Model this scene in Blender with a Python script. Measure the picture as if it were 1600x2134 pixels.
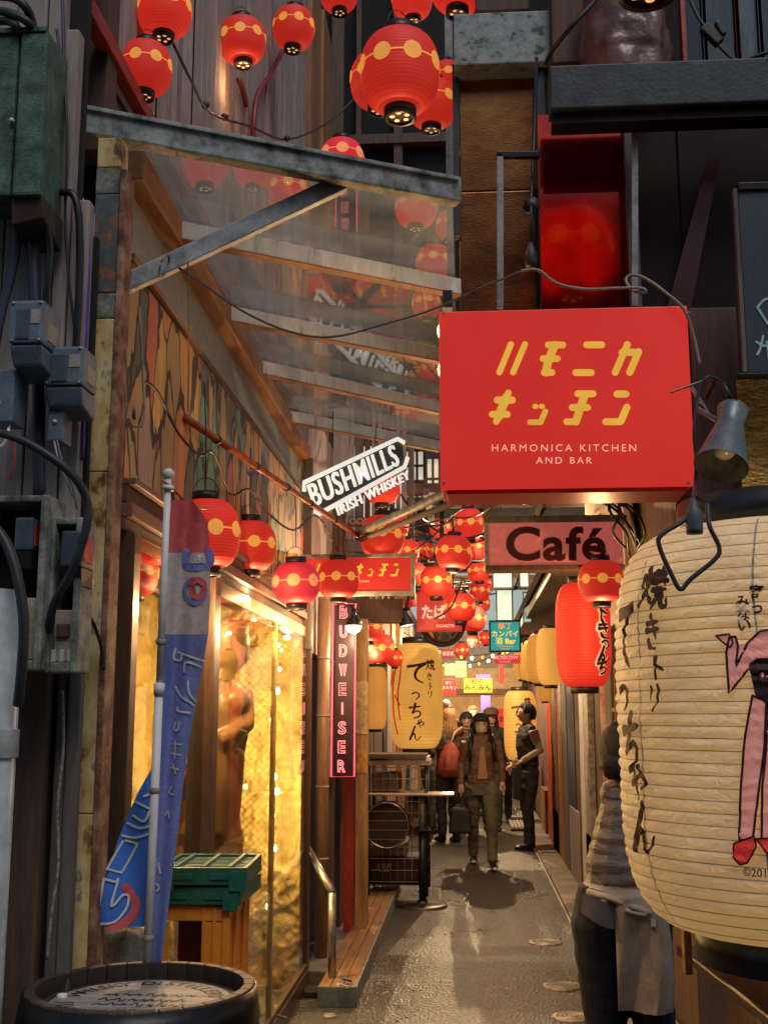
import bpy, bmesh, math, random
from mathutils import Vector, Matrix, noise as mnoise
from mathutils.bvhtree import BVHTree
random.seed(7)
for o in list(bpy.data.objects): bpy.data.objects.remove(o)
scene = bpy.context.scene
COL = scene.collection
PI = math.pi
# ---------------------------------------------------------------- camera
F = 2400.0                       # focal length in pixels of the 1600 px wide photograph
CAM = Vector((0, 0, 1.6))
PITCH = math.atan(423 / F)
YAW = math.atan(177 / F * math.cos(PITCH))
ROT = Matrix.Rotation(YAW, 3, 'Z') @ Matrix.Rotation(PI / 2 + PITCH, 3, 'X')
cd = bpy.data.cameras.new('camera'); cam = bpy.data.objects.new('camera', cd); COL.objects.link(cam)
cam.location = CAM; cam.rotation_euler = ROT.to_euler()
cd.sensor_fit = 'HORIZONTAL'; cd.sensor_width = 36; cd.lens = 36 * F / 1600
cd.clip_start = 0.05; cd.clip_end = 500
scene.camera = cam
# ---------------------------------------------------------------- sky, sun, exposure
SUN_EL, SUN_AZ = math.radians(56), math.radians(158)     # soft light from the street behind the camera
w = bpy.data.worlds.new('World'); scene.world = w; w.use_nodes = True
nt = w.node_tree; bg = nt.nodes['Background']
sky = nt.nodes.new('ShaderNodeTexSky'); sky.sky_type = 'NISHITA'; sky.sun_disc = False
sky.sun_elevation = SUN_EL; sky.sun_rotation = SUN_AZ; sky.air_density = 1.3; sky.dust_density = 1.5; sky.ozone_density = 1.0
nt.links.new(sky.outputs[0], bg.inputs[0]); bg.inputs[1].default_value = 0.05
sd = bpy.data.lights.new('sun', 'SUN'); sd.energy = 0.5; sd.angle = math.radians(25); sd.color = (1, .97, .93)
sun = bpy.data.objects.new('sun', sd); COL.objects.link(sun)
sun_dir = Vector((math.sin(SUN_AZ) * math.cos(SUN_EL), math.cos(SUN_AZ) * math.cos(SUN_EL), math.sin(SUN_EL)))
sun.rotation_euler = sun_dir.to_track_quat('Z', 'Y').to_euler(); sun.location = (0, -5, 8)
vs = scene.view_settings; vs.view_transform = 'Standard'; vs.look = 'None'; vs.exposure = 0.75; vs.gamma = 1.0
vs.use_curve_mapping = False
scene.cycles.use_denoising = True
scene.cycles.max_bounces = 7; scene.cycles.diffuse_bounces = 3; scene.cycles.glossy_bounces = 3
scene.cycles.transparent_max_bounces = 16; scene.cycles.transmission_bounces = 4
scene.cycles.sample_clamp_indirect = 4.0; scene.cycles.caustics_reflective = False; scene.cycles.caustics_refractive = False
EM = 2 ** -0.75      # lit surfaces are given at exposure 0
LP = 8.0            # lamp power factor
# ---------------------------------------------------------------- pixel -> place
def ray(px, py): return ROT @ Vector((px - 800, 1067 - py, -F))
def P(px, py, d):
    r = ray(px, py); return CAM + r * (d / r.y)
def PX(px, py, x):
    r = ray(px, py); return CAM + r * (x / r.x)
def PZ(px, py, z):
    r = ray(px, py); return CAM + r * ((z - CAM.z) / r.z)
V = Vector
# ---------------------------------------------------------------- mesh collector
class MB:
    def __init__(s): s.v = []; s.f = []; s.sm = []; s.mi = []; s.cur = 0
    def add(s, vs, fs, smooth=False):
        b = len(s.v); s.v += [tuple(p) for p in vs]
        for f in fs: s.f.append(tuple(b + i for i in f)); s.sm.append(smooth); s.mi.append(s.cur)
        return s
    def hexa(s, q):      # 8 corners: bottom 4 ccw, top 4 ccw
        return s.add(q, [(3, 2, 1, 0), (4, 5, 6, 7), (0, 1, 5, 4), (1, 2, 6, 5), (2, 3, 7, 6), (3, 0, 4, 7)])
    def box(s, a, b):
        x0, y0, z0 = (min(a[i], b[i]) for i in range(3)); x1, y1, z1 = (max(a[i], b[i]) for i in range(3))
        return s.hexa([(x0, y0, z0), (x1, y0, z0), (x1, y1, z0), (x0, y1, z0), (x0, y0, z1), (x1, y0, z1), (x1, y1, z1), (x0, y1, z1)])
    def bar(s, a, b, w, h, up=(0, 0, 1)):   # rectangular bar from a to b
        a, b = V(a), V(b); t = (b - a).normalized(); sd = t.cross(V(up)).normalized() * (w / 2); u = sd.cross(t).normalized() * (h / 2)
        return s.hexa([a - sd - u, a + sd - u, b + sd - u, b - sd - u, a - sd + u, a + sd + u, b + sd + u, b - sd + u])
    def tube(s, pts, r, n=8, caps=True, flat=1.0):
        pts = [V(p) for p in pts]; N = len(pts)
        rs = r if isinstance(r, (list, tuple)) else [r] * N
        vs, fs = [], []; prev = None
        for i, p in enumerate(pts):
            t = (pts[min(i + 1, N - 1)] - pts[max(i - 1, 0)])
            t = t.normalized() if t.length > 1e-9 else V((0, 0, 1))
            if prev is None:
                a = V((1, 0, 0)) if abs(t.x) < .8 else V((0, 1, 0))
                a = (a - t * a.dot(t)).normalized()
            else:
                a = prev - t * prev.dot(t); a = a.normalized() if a.length > 1e-6 else prev
            prev = a; b = t.cross(a)
            rr = rs[i]; ra, rb = rr if isinstance(rr, (list, tuple)) else (rr, rr * flat)
            for k in range(n):
                an = 2 * PI * k / n; vs.append(p + a * math.cos(an) * ra + b * math.sin(an) * rb)
        for i in range(N - 1):
            for k in range(n):
                k2 = (k + 1) % n; fs.append((i * n + k, i * n + k2, (i + 1) * n + k2, (i + 1) * n + k))
        if caps: fs.append(tuple(range(n - 1, -1, -1))); fs.append(tuple((N - 1) * n + k for k in range(n)))
        return s.add(vs, fs, n > 5)
    def lathe(s, prof, n=24, c=(0, 0, 0), caps=(False, False), smooth=True, axis=None, a0=0, a1=2 * PI):
        c = V(c); vs, fs = [], []; full = abs(a1 - a0 - 2 * PI) < 1e-6; m = n if full else n + 1
        for r, z in prof:
            for k in range(m):
                an = a0 + (a1 - a0) * k / n; p = V((r * math.cos(an), r * math.sin(an), z))
                vs.append(p)
        if axis is not None:
            q = V((0, 0, 1)).rotation_difference(V(axis)); vs = [q @ p for p in vs]
        vs = [p + c for p in vs]
        for i in range(len(prof) - 1):
            for k in range(n):
                k2 = (k + 1) % m if full else k + 1
                fs.append((i * m + k, i * m + k2, (i + 1) * m + k2, (i + 1) * m + k))
        if caps[0]: fs.append(tuple(range(m - 1, -1, -1)))
        if caps[1]: fs.append(tuple((len(prof) - 1) * m + k for k in range(m)))
        return s.add(vs, fs, smooth)
    def ball(s, c, r, n=12, m=8, sc=(1, 1, 1)):
        c = V(c); vs, fs = [], []
        for i in range(m + 1):
            th = PI * i / m
            for k in range(n):
                an = 2 * PI * k / n
                vs.append(c + V((r * sc[0] * math.sin(th) * math.cos(an), r * sc[1] * math.sin(th) * math.sin(an), r * sc[2] * math.cos(th))))
        for i in range(m):
            for k in range(n):
                k2 = (k + 1) % n; fs.append((i * n + k, (i + 1) * n + k, (i + 1) * n + k2, i * n + k2))
        return s.add(vs, fs, True)
    def grid(s, fn, nu, nv, smooth=True):
        vs = [fn(i / nu, j / nv) for j in range(nv + 1) for i in range(nu + 1)]; m = nu + 1
        return s.add(vs, [(j * m + i, j * m + i + 1, (j + 1) * m + i + 1, (j + 1) * m + i) for j in range(nv) for i in range(nu)], smooth)
    def geo2d(s, vs2, fs, fn, ext=0.0):     # flat 2-D geometry through fn(u, v, lift); ext > 0 gives it thickness
        if not ext: return s.add([fn(u, v, 0) for u, v in vs2], fs)
        n = len(vs2); top = [fn(u, v, ext) for u, v in vs2]; bot = [fn(u, v, 0) for u, v in vs2]
        cnt = {}
        for f in fs:
            for i in range(len(f)):
                e = (f[i], f[(i + 1) % len(f)]); cnt[e] = 1
        side = [(a, b, b + n, a + n) for (a, b) in cnt if (b, a) not in cnt]
        return s.add(top + bot, list(fs) + [tuple(i + n for i in reversed(f)) for f in fs] + [(b, a, d, c) for (a, b, c, d) in side])
    def mesh(s, name, bevel=0, seg=2):
        me = bpy.data.meshes.new(name); me.from_pydata(s.v, [], s.f)
        me.polygons.foreach_set('use_smooth', s.sm)
        if any(s.mi): me.polygons.foreach_set('material_index', s.mi)
        bm = bmesh.new(); bm.from_mesh(me)
        bmesh.ops.recalc_face_normals(bm, faces=bm.faces)
        if bevel:
            es = [e for e in bm.edges if len(e.link_faces) == 2 and e.calc_face_angle(0) > .5]
            bmesh.ops.bevel(bm, geom=es, offset=bevel, segments=seg, profile=.6, affect='EDGES', clamp_overlap=True)
        bm.to_mesh(me); bm.free(); me.update()
        return me
    def build(s, name, m, parent=None, bevel=0, seg=2):
        me = s.mesh(name, bevel, seg)
        for x in (m if isinstance(m, (list, tuple)) else [m]): me.materials.append(x)
        return link(name, me, parent)
ORG = {}
def link(name, data, parent=None):
    o = bpy.data.objects.new(name, data); COL.objects.link(o)
    if parent is not None:
        o.parent = parent; o.location = -ORG.get(parent.name, V((0, 0, 0)))
    return o
def tag(o, label=None, cat=None, group=None, kind=None):
    if label: o['label'] = label
    if cat: o['category'] = cat
    if group: o['group'] = group
    if kind: o['kind'] = kind
    return o
def thing(name, label, cat, loc=(0, 0, 0), group=None, local=False):   # children are given in world space unless local
    o = bpy.data.objects.new(name, None); COL.objects.link(o); o.location = loc; o.empty_display_size = .1
    ORG[o.name] = V((0, 0, 0)) if local else V(loc)
    return tag(o, label, cat, group)
def copy_tree(o, parent=None):
    c = o.copy(); COL.objects.link(c)
    if parent is not None: c.parent = parent
    for ch in o.children: copy_tree(ch, c)
    return c
def struct(name, mb, m, **k):
    return tag(mb.build(name, m, **k), kind='structure')
# ---------------------------------------------------------------- materials
def _nodes(name):
    m = bpy.data.materials.new(name); m.use_nodes = True; t = m.node_tree
    return m, t, t.nodes['Principled BSDF']
def _n(t, typ, **kw):
    n = t.nodes.new(typ)
    for k, v in kw.items(): setattr(n, k, v)
    return n
def c4(c): return (c[0], c[1], c[2], 1)
def M(name, col, rough=.6, metal=0., var=.35, scale=6., stretch=(1, 1, 1), bump=.15, bscale=None, ramp=None, emit=0, ecol=None,
      spec=.5, coat=0, detail=5, bdist=.004, rvar=.0):
    """noise-mottled surface; ramp = [(pos, colour), ...] overrides col/var"""
    m, t, b = _nodes(name); L = t.links.new
    tc = _n(t, 'ShaderNodeTexCoord'); mp = _n(t, 'ShaderNodeMapping'); mp.inputs['Scale'].default_value = stretch
    L(tc.outputs['Object'], mp.inputs[0])
    nz = _n(t, 'ShaderNodeTexNoise'); nz.inputs['Scale'].default_value = scale; nz.inputs['Detail'].default_value = detail
    nz.inputs['Roughness'].default_value = .65; L(mp.outputs[0], nz.inputs['Vector'])
    cr = _n(t, 'ShaderNodeValToRGB')
    r = ramp or [(.3, tuple(x * (1 - var) for x in col)), (.7, tuple(min(1, x * (1 + var * .5)) for x in col))]
    e = cr.color_ramp.elements
    while len(e) < len(r): e.new(.5)
    for k, (p, c) in enumerate(r): e[k].position = p; e[k].color = c4(c)
    L(nz.outputs['Fac'], cr.inputs[0])
    n2 = _n(t, 'ShaderNodeTexNoise'); n2.inputs['Scale'].default_value = bscale or scale * 9; n2.inputs['Detail'].default_value = 4
    L(mp.outputs[0], n2.inputs['Vector'])
    mx = _n(t, 'ShaderNodeMix', data_type='RGBA', blend_type='OVERLAY'); mx.inputs[0].default_value = .45
    L(cr.outputs[0], mx.inputs[6]); L(n2.outputs['Fac'], mx.inputs[7])
    L(mx.outputs[2], b.inputs['Base Color'])
    b.inputs['Roughness'].default_value = rough; b.inputs['Metallic'].default_value = metal
    b.inputs['Specular IOR Level'].default_value = spec; b.inputs['Coat Weight'].default_value = coat
    if rvar:
        mr = _n(t, 'ShaderNodeMapRange'); mr.inputs[3].default_value = max(.03, rough - rvar); mr.inputs[4].default_value = min(1, rough + rvar)
        L(nz.outputs['Fac'], mr.inputs[0]); L(mr.outputs[0], b.inputs['Roughness'])
    if bump:
        bp = _n(t, 'ShaderNodeBump'); bp.inputs['Strength'].default_value = bump; bp.inputs['Distance'].default_value = bdist
        L(n2.outputs['Fac'], bp.inputs['Height']); L(bp.outputs[0], b.inputs['Normal'])
    if emit:
        b.inputs['Emission Color'].default_value = c4(ecol or col); b.inputs['Emission Strength'].default_value = emit * EM
    return m
def GLOW(name, col, emit, base=None, rough=.7, var=.12, scale=9, each=0.0):
    """a lit, light-giving surface (paper of a lit lantern, face of a lit sign, bulb)"""
    m, t, b = _nodes(name); L = t.links.new
    tc = _n(t, 'ShaderNodeTexCoord'); nz = _n(t, 'ShaderNodeTexNoise'); nz.inputs['Scale'].default_value = scale; L(tc.outputs['Object'], nz.inputs['Vector'])
    cr = _n(t, 'ShaderNodeValToRGB'); e = cr.color_ramp.elements
    e[0].position = .3; e[1].position = .7; e[0].color = c4([x * (1 - var) for x in col]); e[1].color = c4(col)
    L(nz.outputs['Fac'], cr.inputs[0]); L(cr.outputs[0], b.inputs['Emission Color'])
    b.inputs['Base Color'].default_value = c4(base or col); b.inputs['Roughness'].default_value = rough
    if each:       # every lantern burns a little brighter or dimmer than the next
        oi = _n(t, 'ShaderNodeObjectInfo'); mr = _n(t, 'ShaderNodeMapRange'); mr.inputs[3].default_value = emit * EM * (1 - each); mr.inputs[4].default_value = emit * EM * (1 + each * .4)
        L(oi.outputs['Random'], mr.inputs[0]); L(mr.outputs[0], b.inputs['Emission Strength'])
    b.inputs['Emission Strength'].default_value = emit * EM
    return m
def GLASS(name, tint=(1, 1, 1), ior=1.5, dirt=0.0, dirtcol=(.35, .33, .28), rough=0.0, dscale=3.0, stretch=(1, 1, 1), refl=1.0):
    m, t, b = _nodes(name); L = t.links.new; t.nodes.remove(b)
    out = t.nodes['Material Output']
    tr = _n(t, 'ShaderNodeBsdfTransparent'); tr.inputs[0].default_value = c4(tint)
    gl = _n(t, 'ShaderNodeBsdfGlossy'); gl.inputs['Roughness'].default_value = rough
    fr = _n(t, 'ShaderNodeFresnel'); ge = _n(t, 'ShaderNodeNewGeometry'); mi = _n(t, 'ShaderNodeMath', operation='MULTIPLY_ADD')
    mi.inputs[1].default_value = 1 / ior - ior; mi.inputs[2].default_value = ior      # same index seen from either side of the pane
    L(ge.outputs['Backfacing'], mi.inputs[0]); L(mi.outputs[0], fr.inputs[0])
    mf = _n(t, 'ShaderNodeMath', operation='MULTIPLY'); mf.inputs[1].default_value = refl; L(fr.outputs[0], mf.inputs[0])
    mx = _n(t, 'ShaderNodeMixShader'); L(mf.outputs[0], mx.inputs[0]); L(tr.outputs[0], mx.inputs[1]); L(gl.outputs[0], mx.inputs[2])
    last = mx
    if dirt:
        tc = _n(t, 'ShaderNodeTexCoord'); mp = _n(t, 'ShaderNodeMapping'); mp.inputs['Scale'].default_value = stretch
        L(tc.outputs['Object'], mp.inputs[0])
        nz = _n(t, 'ShaderNodeTexNoise'); nz.inputs['Scale'].default_value = dscale; nz.inputs['Detail'].default_value = 8
        nz.inputs['Distortion'].default_value = 1.2; L(mp.outputs[0], nz.inputs['Vector'])
        mr = _n(t, 'ShaderNodeMapRange'); mr.inputs[1].default_value = .35; mr.inputs[2].default_value = .75
        mr.inputs[3].default_value = dirt * .25; mr.inputs[4].default_value = dirt
        L(nz.outputs['Fac'], mr.inputs[0])
        df = _n(t, 'ShaderNodeBsdfDiffuse'); df.inputs[0].default_value = c4(dirtcol)
        tl = _n(t, 'ShaderNodeBsdfTranslucent'); tl.inputs[0].default_value = c4(dirtcol)
        ad = _n(t, 'ShaderNodeMixShader'); ad.inputs[0].default_value = .5; L(df.outputs[0], ad.inputs[1]); L(tl.outputs[0], ad.inputs[2])
        m2 = _n(t, 'ShaderNodeMixShader'); L(mr.outputs[0], m2.inputs[0]); L(mx.outputs[0], m2.inputs[1]); L(ad.outputs[0], m2.inputs[2])
        last = m2
    L(last.outputs[0], out.inputs[0])
    return m
# ---------------------------------------------------------------- lettering
TMP = bpy.data.scenes.new('tmp_scene')
_tc = {}
def text_geo(s, size=1, bold=0, shear=0, space=1, align='CENTER', res=3, xs=1.0):
    key = (s, size, bold, shear, space, align, res, xs)
    if key in _tc: return _tc[key]
    cu = bpy.data.curves.new('t', 'FONT'); cu.body = s; cu.size = size; cu.offset = bold; cu.shear = shear
    cu.space_character = space; cu.align_x = align; cu.align_y = 'CENTER'; cu.resolution_u = res
    o = bpy.data.objects.new('t', cu); TMP.collection.objects.link(o)
    vl = TMP.view_layers[0]; vl.update(); ev = o.evaluated_get(vl.depsgraph); me = ev.to_mesh()
    r = ([(v.co.x * xs, v.co.y) for v in me.vertices], [tuple(p.vertices) for p in me.polygons])
    ev.to_mesh_clear(); bpy.data.objects.remove(o); bpy.data.curves.remove(cu)
    _tc[key] = r
    return r
def evaluated(me, mods):
    """apply modifiers [(type, {props})] to a mesh outside the scene"""
    o = bpy.data.objects.new('t', me); TMP.collection.objects.link(o)
    for typ, pr in mods:
        md = o.modifiers.new('m', typ)
        for k, v in pr.items(): setattr(md, k, v)
    vl = TMP.view_layers[0]; vl.update(); ev = o.evaluated_get(vl.depsgraph)
    r = bpy.data.meshes.new_from_object(ev); bpy.data.objects.remove(o)
    return r
def catmull(pts, k=6):
    if len(pts) < 3: 
        a, b = pts[0], pts[-1]; return [tuple(a[j] + (b[j] - a[j]) * i / k for j in range(len(a))) for i in range(k + 1)]
    out = []; q = [pts[0]] + list(pts) + [pts[-1]]
    for i in range(1, len(q) - 2):
        p0, p1, p2, p3 = q[i - 1], q[i], q[i + 1], q[i + 2]
        for s in range(k):
            t = s / k
            out.append(tuple(.5 * (2 * p1[j] + (p2[j] - p0[j]) * t + (2 * p0[j] - 5 * p1[j] + 4 * p2[j] - p3[j]) * t * t + (3 * p1[j] - p0[j] - 3 * p2[j] + p3[j]) * t ** 3) for j in range(len(p1))))
    out.append(tuple(pts[-1])); return out
def ribbon(pts, w, taper=None, cap=True):
    """2-D stroke -> (verts, faces); taper(s) scales the width along it"""
    vs, fs = [], []; n = len(pts)
    for i, p in enumerate(pts):
        a = pts[max(i - 1, 0)]; b = pts[min(i + 1, n - 1)]; dx, dy = b[0] - a[0], b[1] - a[1]; l = math.hypot(dx, dy) or 1
        ww = w / 2 * (taper(i / (n - 1)) if taper else 1); nx, ny = -dy / l * ww, dx / l * ww
        vs += [(p[0] - nx, p[1] - ny), (p[0] + nx, p[1] + ny)]
    for i in range(n - 1): fs.append((2 * i, 2 * i + 2, 2 * i + 3, 2 * i + 1))
    if cap:
        for end, sgn in ((0, -1), (n - 1, 1)):
            a = pts[max(end - 1, 0)]; b = pts[min(end + 1, n - 1)]; an = math.atan2(b[1] - a[1], b[0] - a[0])
            ww = w / 2 * (taper(end / (n - 1)) if taper else 1); base = len(vs); p = pts[end]
            m = 6
            for k in range(m + 1):
                t = an + (-PI / 2 + PI * k / m) + (PI if sgn < 0 else 0)
                vs.append((p[0] + math.cos(t) * ww, p[1] + math.sin(t) * ww))
            fs.append(tuple(base + k for k in range(m + 1)))
    return vs, fs
BR = {'て': [[(.08, .78), (.5, .84), (.88, .92), (.56, .72), (.4, .45), (.46, .2), (.74, .04)]],
 'っ': [[(.22, .62), (.52, .74), (.78, .6), (.76, .35), (.5, .12)]],
 'ち': [[(.12, .72), (.8, .8)], [(.48, .98), (.4, .6), (.28, .34), (.6, .5), (.82, .36), (.72, .13), (.4, .02)]],
 'ゃ': [[(.2, .48), (.6, .66), (.82, .5), (.62, .34)], [(.5, .85), (.56, .72)], [(.28, .78), (.5, .08)]],
 'ん': [[(.52, .96), (.34, .55), (.12, .06), (.34, .45), (.5, .4), (.54, .14), (.7, .06), (.92, .32)]],
 '焼': [[(.14, .75), (.1, .52)], [(.44, .8), (.38, .6)], [(.28, .95), (.27, .5), (.06, .08)], [(.28, .4), (.44, .15)],
        [(.55, .85), (.95, .88)], [(.74, .99), (.74, .65)], [(.5, .65), (.98, .68)], [(.62, .78), (.6, .55)], [(.86, .8), (.88, .58)],
        [(.52, .46), (.95, .48)], [(.66, .46), (.62, .25), (.46, .04)], [(.8, .46), (.8, .12), (.97, .1), (.98, .24)]],
 'き': [[(.2, .75), (.76, .82)], [(.18, .55), (.82, .62)], [(.4, .96), (.66, .36)], [(.28, .28), (.4, .1), (.76, .05)]],
 'ト': [[(.4, .96), (.4, .04)], [(.4, .62), (.78, .42)]],
 'リ': [[(.28, .86), (.28, .42)], [(.72, .92), (.72, .42), (.44, .04)]]}
def brush(ch, w=.11, k=7):
    """a brush-written sign -> list of 2-D stroke geometries"""
    rnd = random.Random(hash(ch) % 999 if False else ord(ch)); out = []
    for st in BR[ch]:
        pts = catmull(st, k); ph = rnd.random()
        out.append(ribbon(pts, w, lambda s, ph=ph: 1.15 - .55 * s + .18 * math.sin(7 * s + ph * 6)))
    return out
def frame_fn(o, ux, uy, lift=.002):
    o, ux, uy = V(o), V(ux), V(uy); n = ux.cross(uy).normalized()
    return lambda u, v, h: o + ux * u + uy * v + n * (lift + h)
def cable_pts(a, b, sag, n=14):
    a, b = V(a), V(b); return [a.lerp(b, i / n) - V((0, 0, sag * 4 * (i / n) * (1 - i / n))) for i in range(n + 1)]
def cable(name, label, pts, r, m, cat='cable', group=None, k=5, n=7):
    mb = MB(); mb.tube([V(p) for p in catmull([tuple(p) for p in pts], k)], r, n)
    return tag(mb.build(name, m), label, cat, group)
def lamp(name, loc, power, col=(1, .6, .25), size=.03, parent=None, spot=None, to=None, blend=.6):
    ld = bpy.data.lights.new(name, 'SPOT' if spot else 'POINT'); ld.energy = power * LP; ld.color = col; ld.shadow_soft_size = size
    if spot: ld.spot_size = spot; ld.spot_blend = blend
    o = bpy.data.objects.new(name, ld); COL.objects.link(o)
    if parent is not None:
        o.parent = parent; o.location = V(loc) - ORG.get(parent.name, V((0, 0, 0)))
    else: o.location = loc
    if to is not None: o.rotation_euler = (V(loc) - V(to)).to_track_quat('Z', 'Y').to_euler()
    return o
# ================================================================ shared materials
def pb(mb, px0, py0, px1, py1, d, depth):     # box whose front face fills a pixel rectangle at distance d
    pm, qm = (px0 + px1) / 2, (py0 + py1) / 2
    return mb.box((P(px0, qm, d).x, d, P(pm, py1, d).z), (P(px1, qm, d).x, d + depth, P(pm, py0, d).z))
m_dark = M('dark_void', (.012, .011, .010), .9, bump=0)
m_black = M('black_plastic', (.016, .016, .017), .42, var=.3, bump=.1)
m_blackm = M('black_metal', (.02, .019, .018), .35, metal=.6, var=.4)
m_rubber = M('rubber_cable', (.028, .03, .035), .5, var=.4, scale=20, bump=.1)
m_rubber2 = M('grey_cable', (.35, .31, .26), .6, var=.3, scale=20)
m_wire = M('wire', (.10, .09, .08), .5, metal=.5)
m_rope = M('rope', (.33, .29, .22), .9, scale=60)
m_brownw = M('brown_board', (.115, .062, .04), .7, var=.5, scale=5, stretch=(6, 6, .6), bump=.3)
m_greyw = M('grey_board', (.14, .12, .105), .8, var=.4, scale=5, stretch=(5, 5, .5), bump=.3)
m_ply = M('plywood', (.34, .155, .06), .5, var=.45, scale=2.5, stretch=(5, 5, .6), bump=.15, ramp=[(.25, (.17, .07, .028)), (.5, (.33, .15, .06)), (.75, (.45, .23, .1))])
m_siding = M('weathered_siding', (.3, .24, .2), .7, var=.4, scale=3, stretch=(4, 4, .5), bump=.2, ramp=[(.28, (.16, .12, .11)), (.5, (.33, .27, .25)), (.75, (.46, .4, .37))])
m_siding2 = M('pale_siding', (.36, .3, .27), .75, var=.3, scale=4, stretch=(5, 5, .4), bump=.2)
m_rust = M('rusty_yellow_paint', (.4, .24, .08), .7, scale=15, bump=.5, bscale=38, detail=9, rvar=.15,
           ramp=[(.31, (.05, .03, .02)), (.38, (.28, .12, .03)), (.44, (.6, .4, .14)), (.6, (.74, .58, .28)), (.68, (.2, .21, .17)), (.75, (.65, .6, .4))], stretch=(1, 1, .55))
m_rustblue = M('rusty_blue_paint', (.1, .12, .14), .7, scale=11, bump=.5, bscale=40, detail=9,
           ramp=[(.32, (.03, .02, .015)), (.42, (.32, .12, .03)), (.5, (.07, .095, .11)), (.62, (.14, .17, .17)), (.72, (.35, .3, .16))])
m_beam = M('lichen_steel', (.25, .27, .25), .65, scale=13, bump=.4, bscale=55, detail=9, ramp=[(.34, (.04, .045, .042)), (.44, (.17, .19, .18)), (.55, (.29, .32, .305)), (.72, (.42, .44, .41))], metal=.15)
m_galv = M('galvanised_steel', (.33, .36, .37), .5, scale=16, metal=.3, bump=.2, detail=8, ramp=[(.3, (.13, .14, .14)), (.5, (.26, .28, .285)), (.75, (.4, .43, .43))])
m_purlin = M('streaked_white_paint', (.4, .42, .4), .6, scale=8, stretch=(3, 3, .6), bump=.3, detail=8, ramp=[(.3, (.3, .31, .3)), (.42, (.6, .63, .61)), (.7, (.8, .83, .8))])
m_orangew = M('orange_stained_timber', (.36, .16, .05), .55, var=.5, scale=4, stretch=(4, .5, 4), bump=.25, ramp=[(.28, (.13, .055, .022)), (.5, (.33, .14, .045)), (.75, (.48, .26, .11))])
m_redpaint = M('red_paint', (.42, .045, .025), .45, var=.4, scale=6, bump=.2)
m_meter = M('blue_grey_plastic', (.14, .19, .24), .42, var=.25, scale=10, bump=.1, rvar=.1)
m_metermid = M('dark_blue_plastic', (.07, .1, .14), .4, var=.25)
m_green = M('mossy_green_box', (.07, .13, .09), .75, scale=18, bump=.5, detail=9, ramp=[(.3, (.02, .035, .025)), (.45, (.05, .1, .07)), (.6, (.09, .17, .12)), (.75, (.2, .28, .2))])
m_conc = M('mossy_grey_frame', (.3, .32, .27), .8, scale=15, bump=.5, detail=9, ramp=[(.32, (.045, .05, .035)), (.45, (.16, .17, .13)), (.58, (.29, .31, .26)), (.75, (.4, .42, .36))])
m_beigeplas = M('aged_beige_plastic', (.4, .34, .27), .6, var=.3, scale=18)
m_white = M('white_paint', (.72, .72, .70), .45, var=.15, scale=8)
m_glassclear = GLASS('shop_glass', (.95, .97, .94), 1.52, dirt=.03, refl=.8)
m_roofglass = GLASS('dirty_roof_glass', (.93, .94, .92), 1.6, dirt=.34, dirtcol=(.54, .63, .62), dscale=2.2, stretch=(1, 1, 1))
m_bulb = GLOW('warm_bulb', (1, .72, .32), 14, (.9, .8, .6), var=.05)
# ================================================================ ground
def asphalt():
    m, t, b = _nodes('wet_asphalt'); L = t.links.new
    tc = _n(t, 'ShaderNodeTexCoord')
    vo = _n(t, 'ShaderNodeTexVoronoi'); vo.inputs['Scale'].default_value = 64; L(tc.outputs['Object'], vo.inputs['Vector'])
    nz = _n(t, 'ShaderNodeTexNoise'); nz.inputs['Scale'].default_value = 1.6; nz.inputs['Detail'].default_value = 7; L(tc.outputs['Object'], nz.inputs['Vector'])
    n2 = _n(t, 'ShaderNodeTexNoise'); n2.inputs['Scale'].default_value = 62; n2.inputs['Detail'].default_value = 4; L(tc.outputs['Object'], n2.inputs['Vector'])
    cr = _n(t, 'ShaderNodeValToRGB'); e = cr.color_ramp.elements; e[0].position = .25; e[0].color = (.015, .015, .0155, 1); e[1].position = .72; e[1].color = (.115, .112, .108, 1)
    L(n2.outputs['Fac'], cr.inputs[0])
    cv = _n(t, 'ShaderNodeMix', data_type='RGBA', blend_type='MULTIPLY'); cv.inputs[0].default_value = .65
    L(cr.outputs[0], cv.inputs[6]); L(vo.outputs['Color'], cv.inputs[7])
    c2 = _n(t, 'ShaderNodeMix', data_type='RGBA', blend_type='OVERLAY'); c2.inputs[0].default_value = .8
    L(cv.outputs[2], c2.inputs[6]); L(nz.outputs['Fac'], c2.inputs[7]); L(c2.outputs[2], b.inputs['Base Color'])
    mr = _n(t, 'ShaderNodeMapRange'); mr.inputs[1].default_value = .35; mr.inputs[2].default_value = .65; mr.inputs[3].default_value = .24; mr.inputs[4].default_value = .5
    sx = _n(t, 'ShaderNodeSeparateColor'); L(vo.outputs['Color'], sx.inputs[0]); ra = _n(t, 'ShaderNodeMath', operation='MULTIPLY_ADD'); ra.inputs[1].default_value = .35; L(sx.outputs[1], ra.inputs[0]); L(nz.outputs['Fac'], ra.inputs[2])
    L(ra.outputs[0], mr.inputs[0]); mr.inputs[2].default_value = .95; L(mr.outputs[0], b.inputs['Roughness']); b.inputs['Specular IOR Level'].default_value = .7
    bp = _n(t, 'ShaderNodeBump'); bp.inputs['Strength'].default_value = .85; bp.inputs['Distance'].default_value = .010
    L(vo.outputs['Distance'], bp.inputs['Height']); L(bp.outputs[0], b.inputs['Normal'])
    return m
m_asph = asphalt()
m_facade = M('street_facade', (.09, .08, .07), .8, var=.4, scale=1.2)
m_cem = M('stained_cement', (.24, .21, .17), .6, var=.5, scale=3, bump=.3)
m_iron = M('worn_cast_iron', (.34, .31, .27), .45, metal=.55, var=.5, scale=20, bump=.3)
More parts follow.
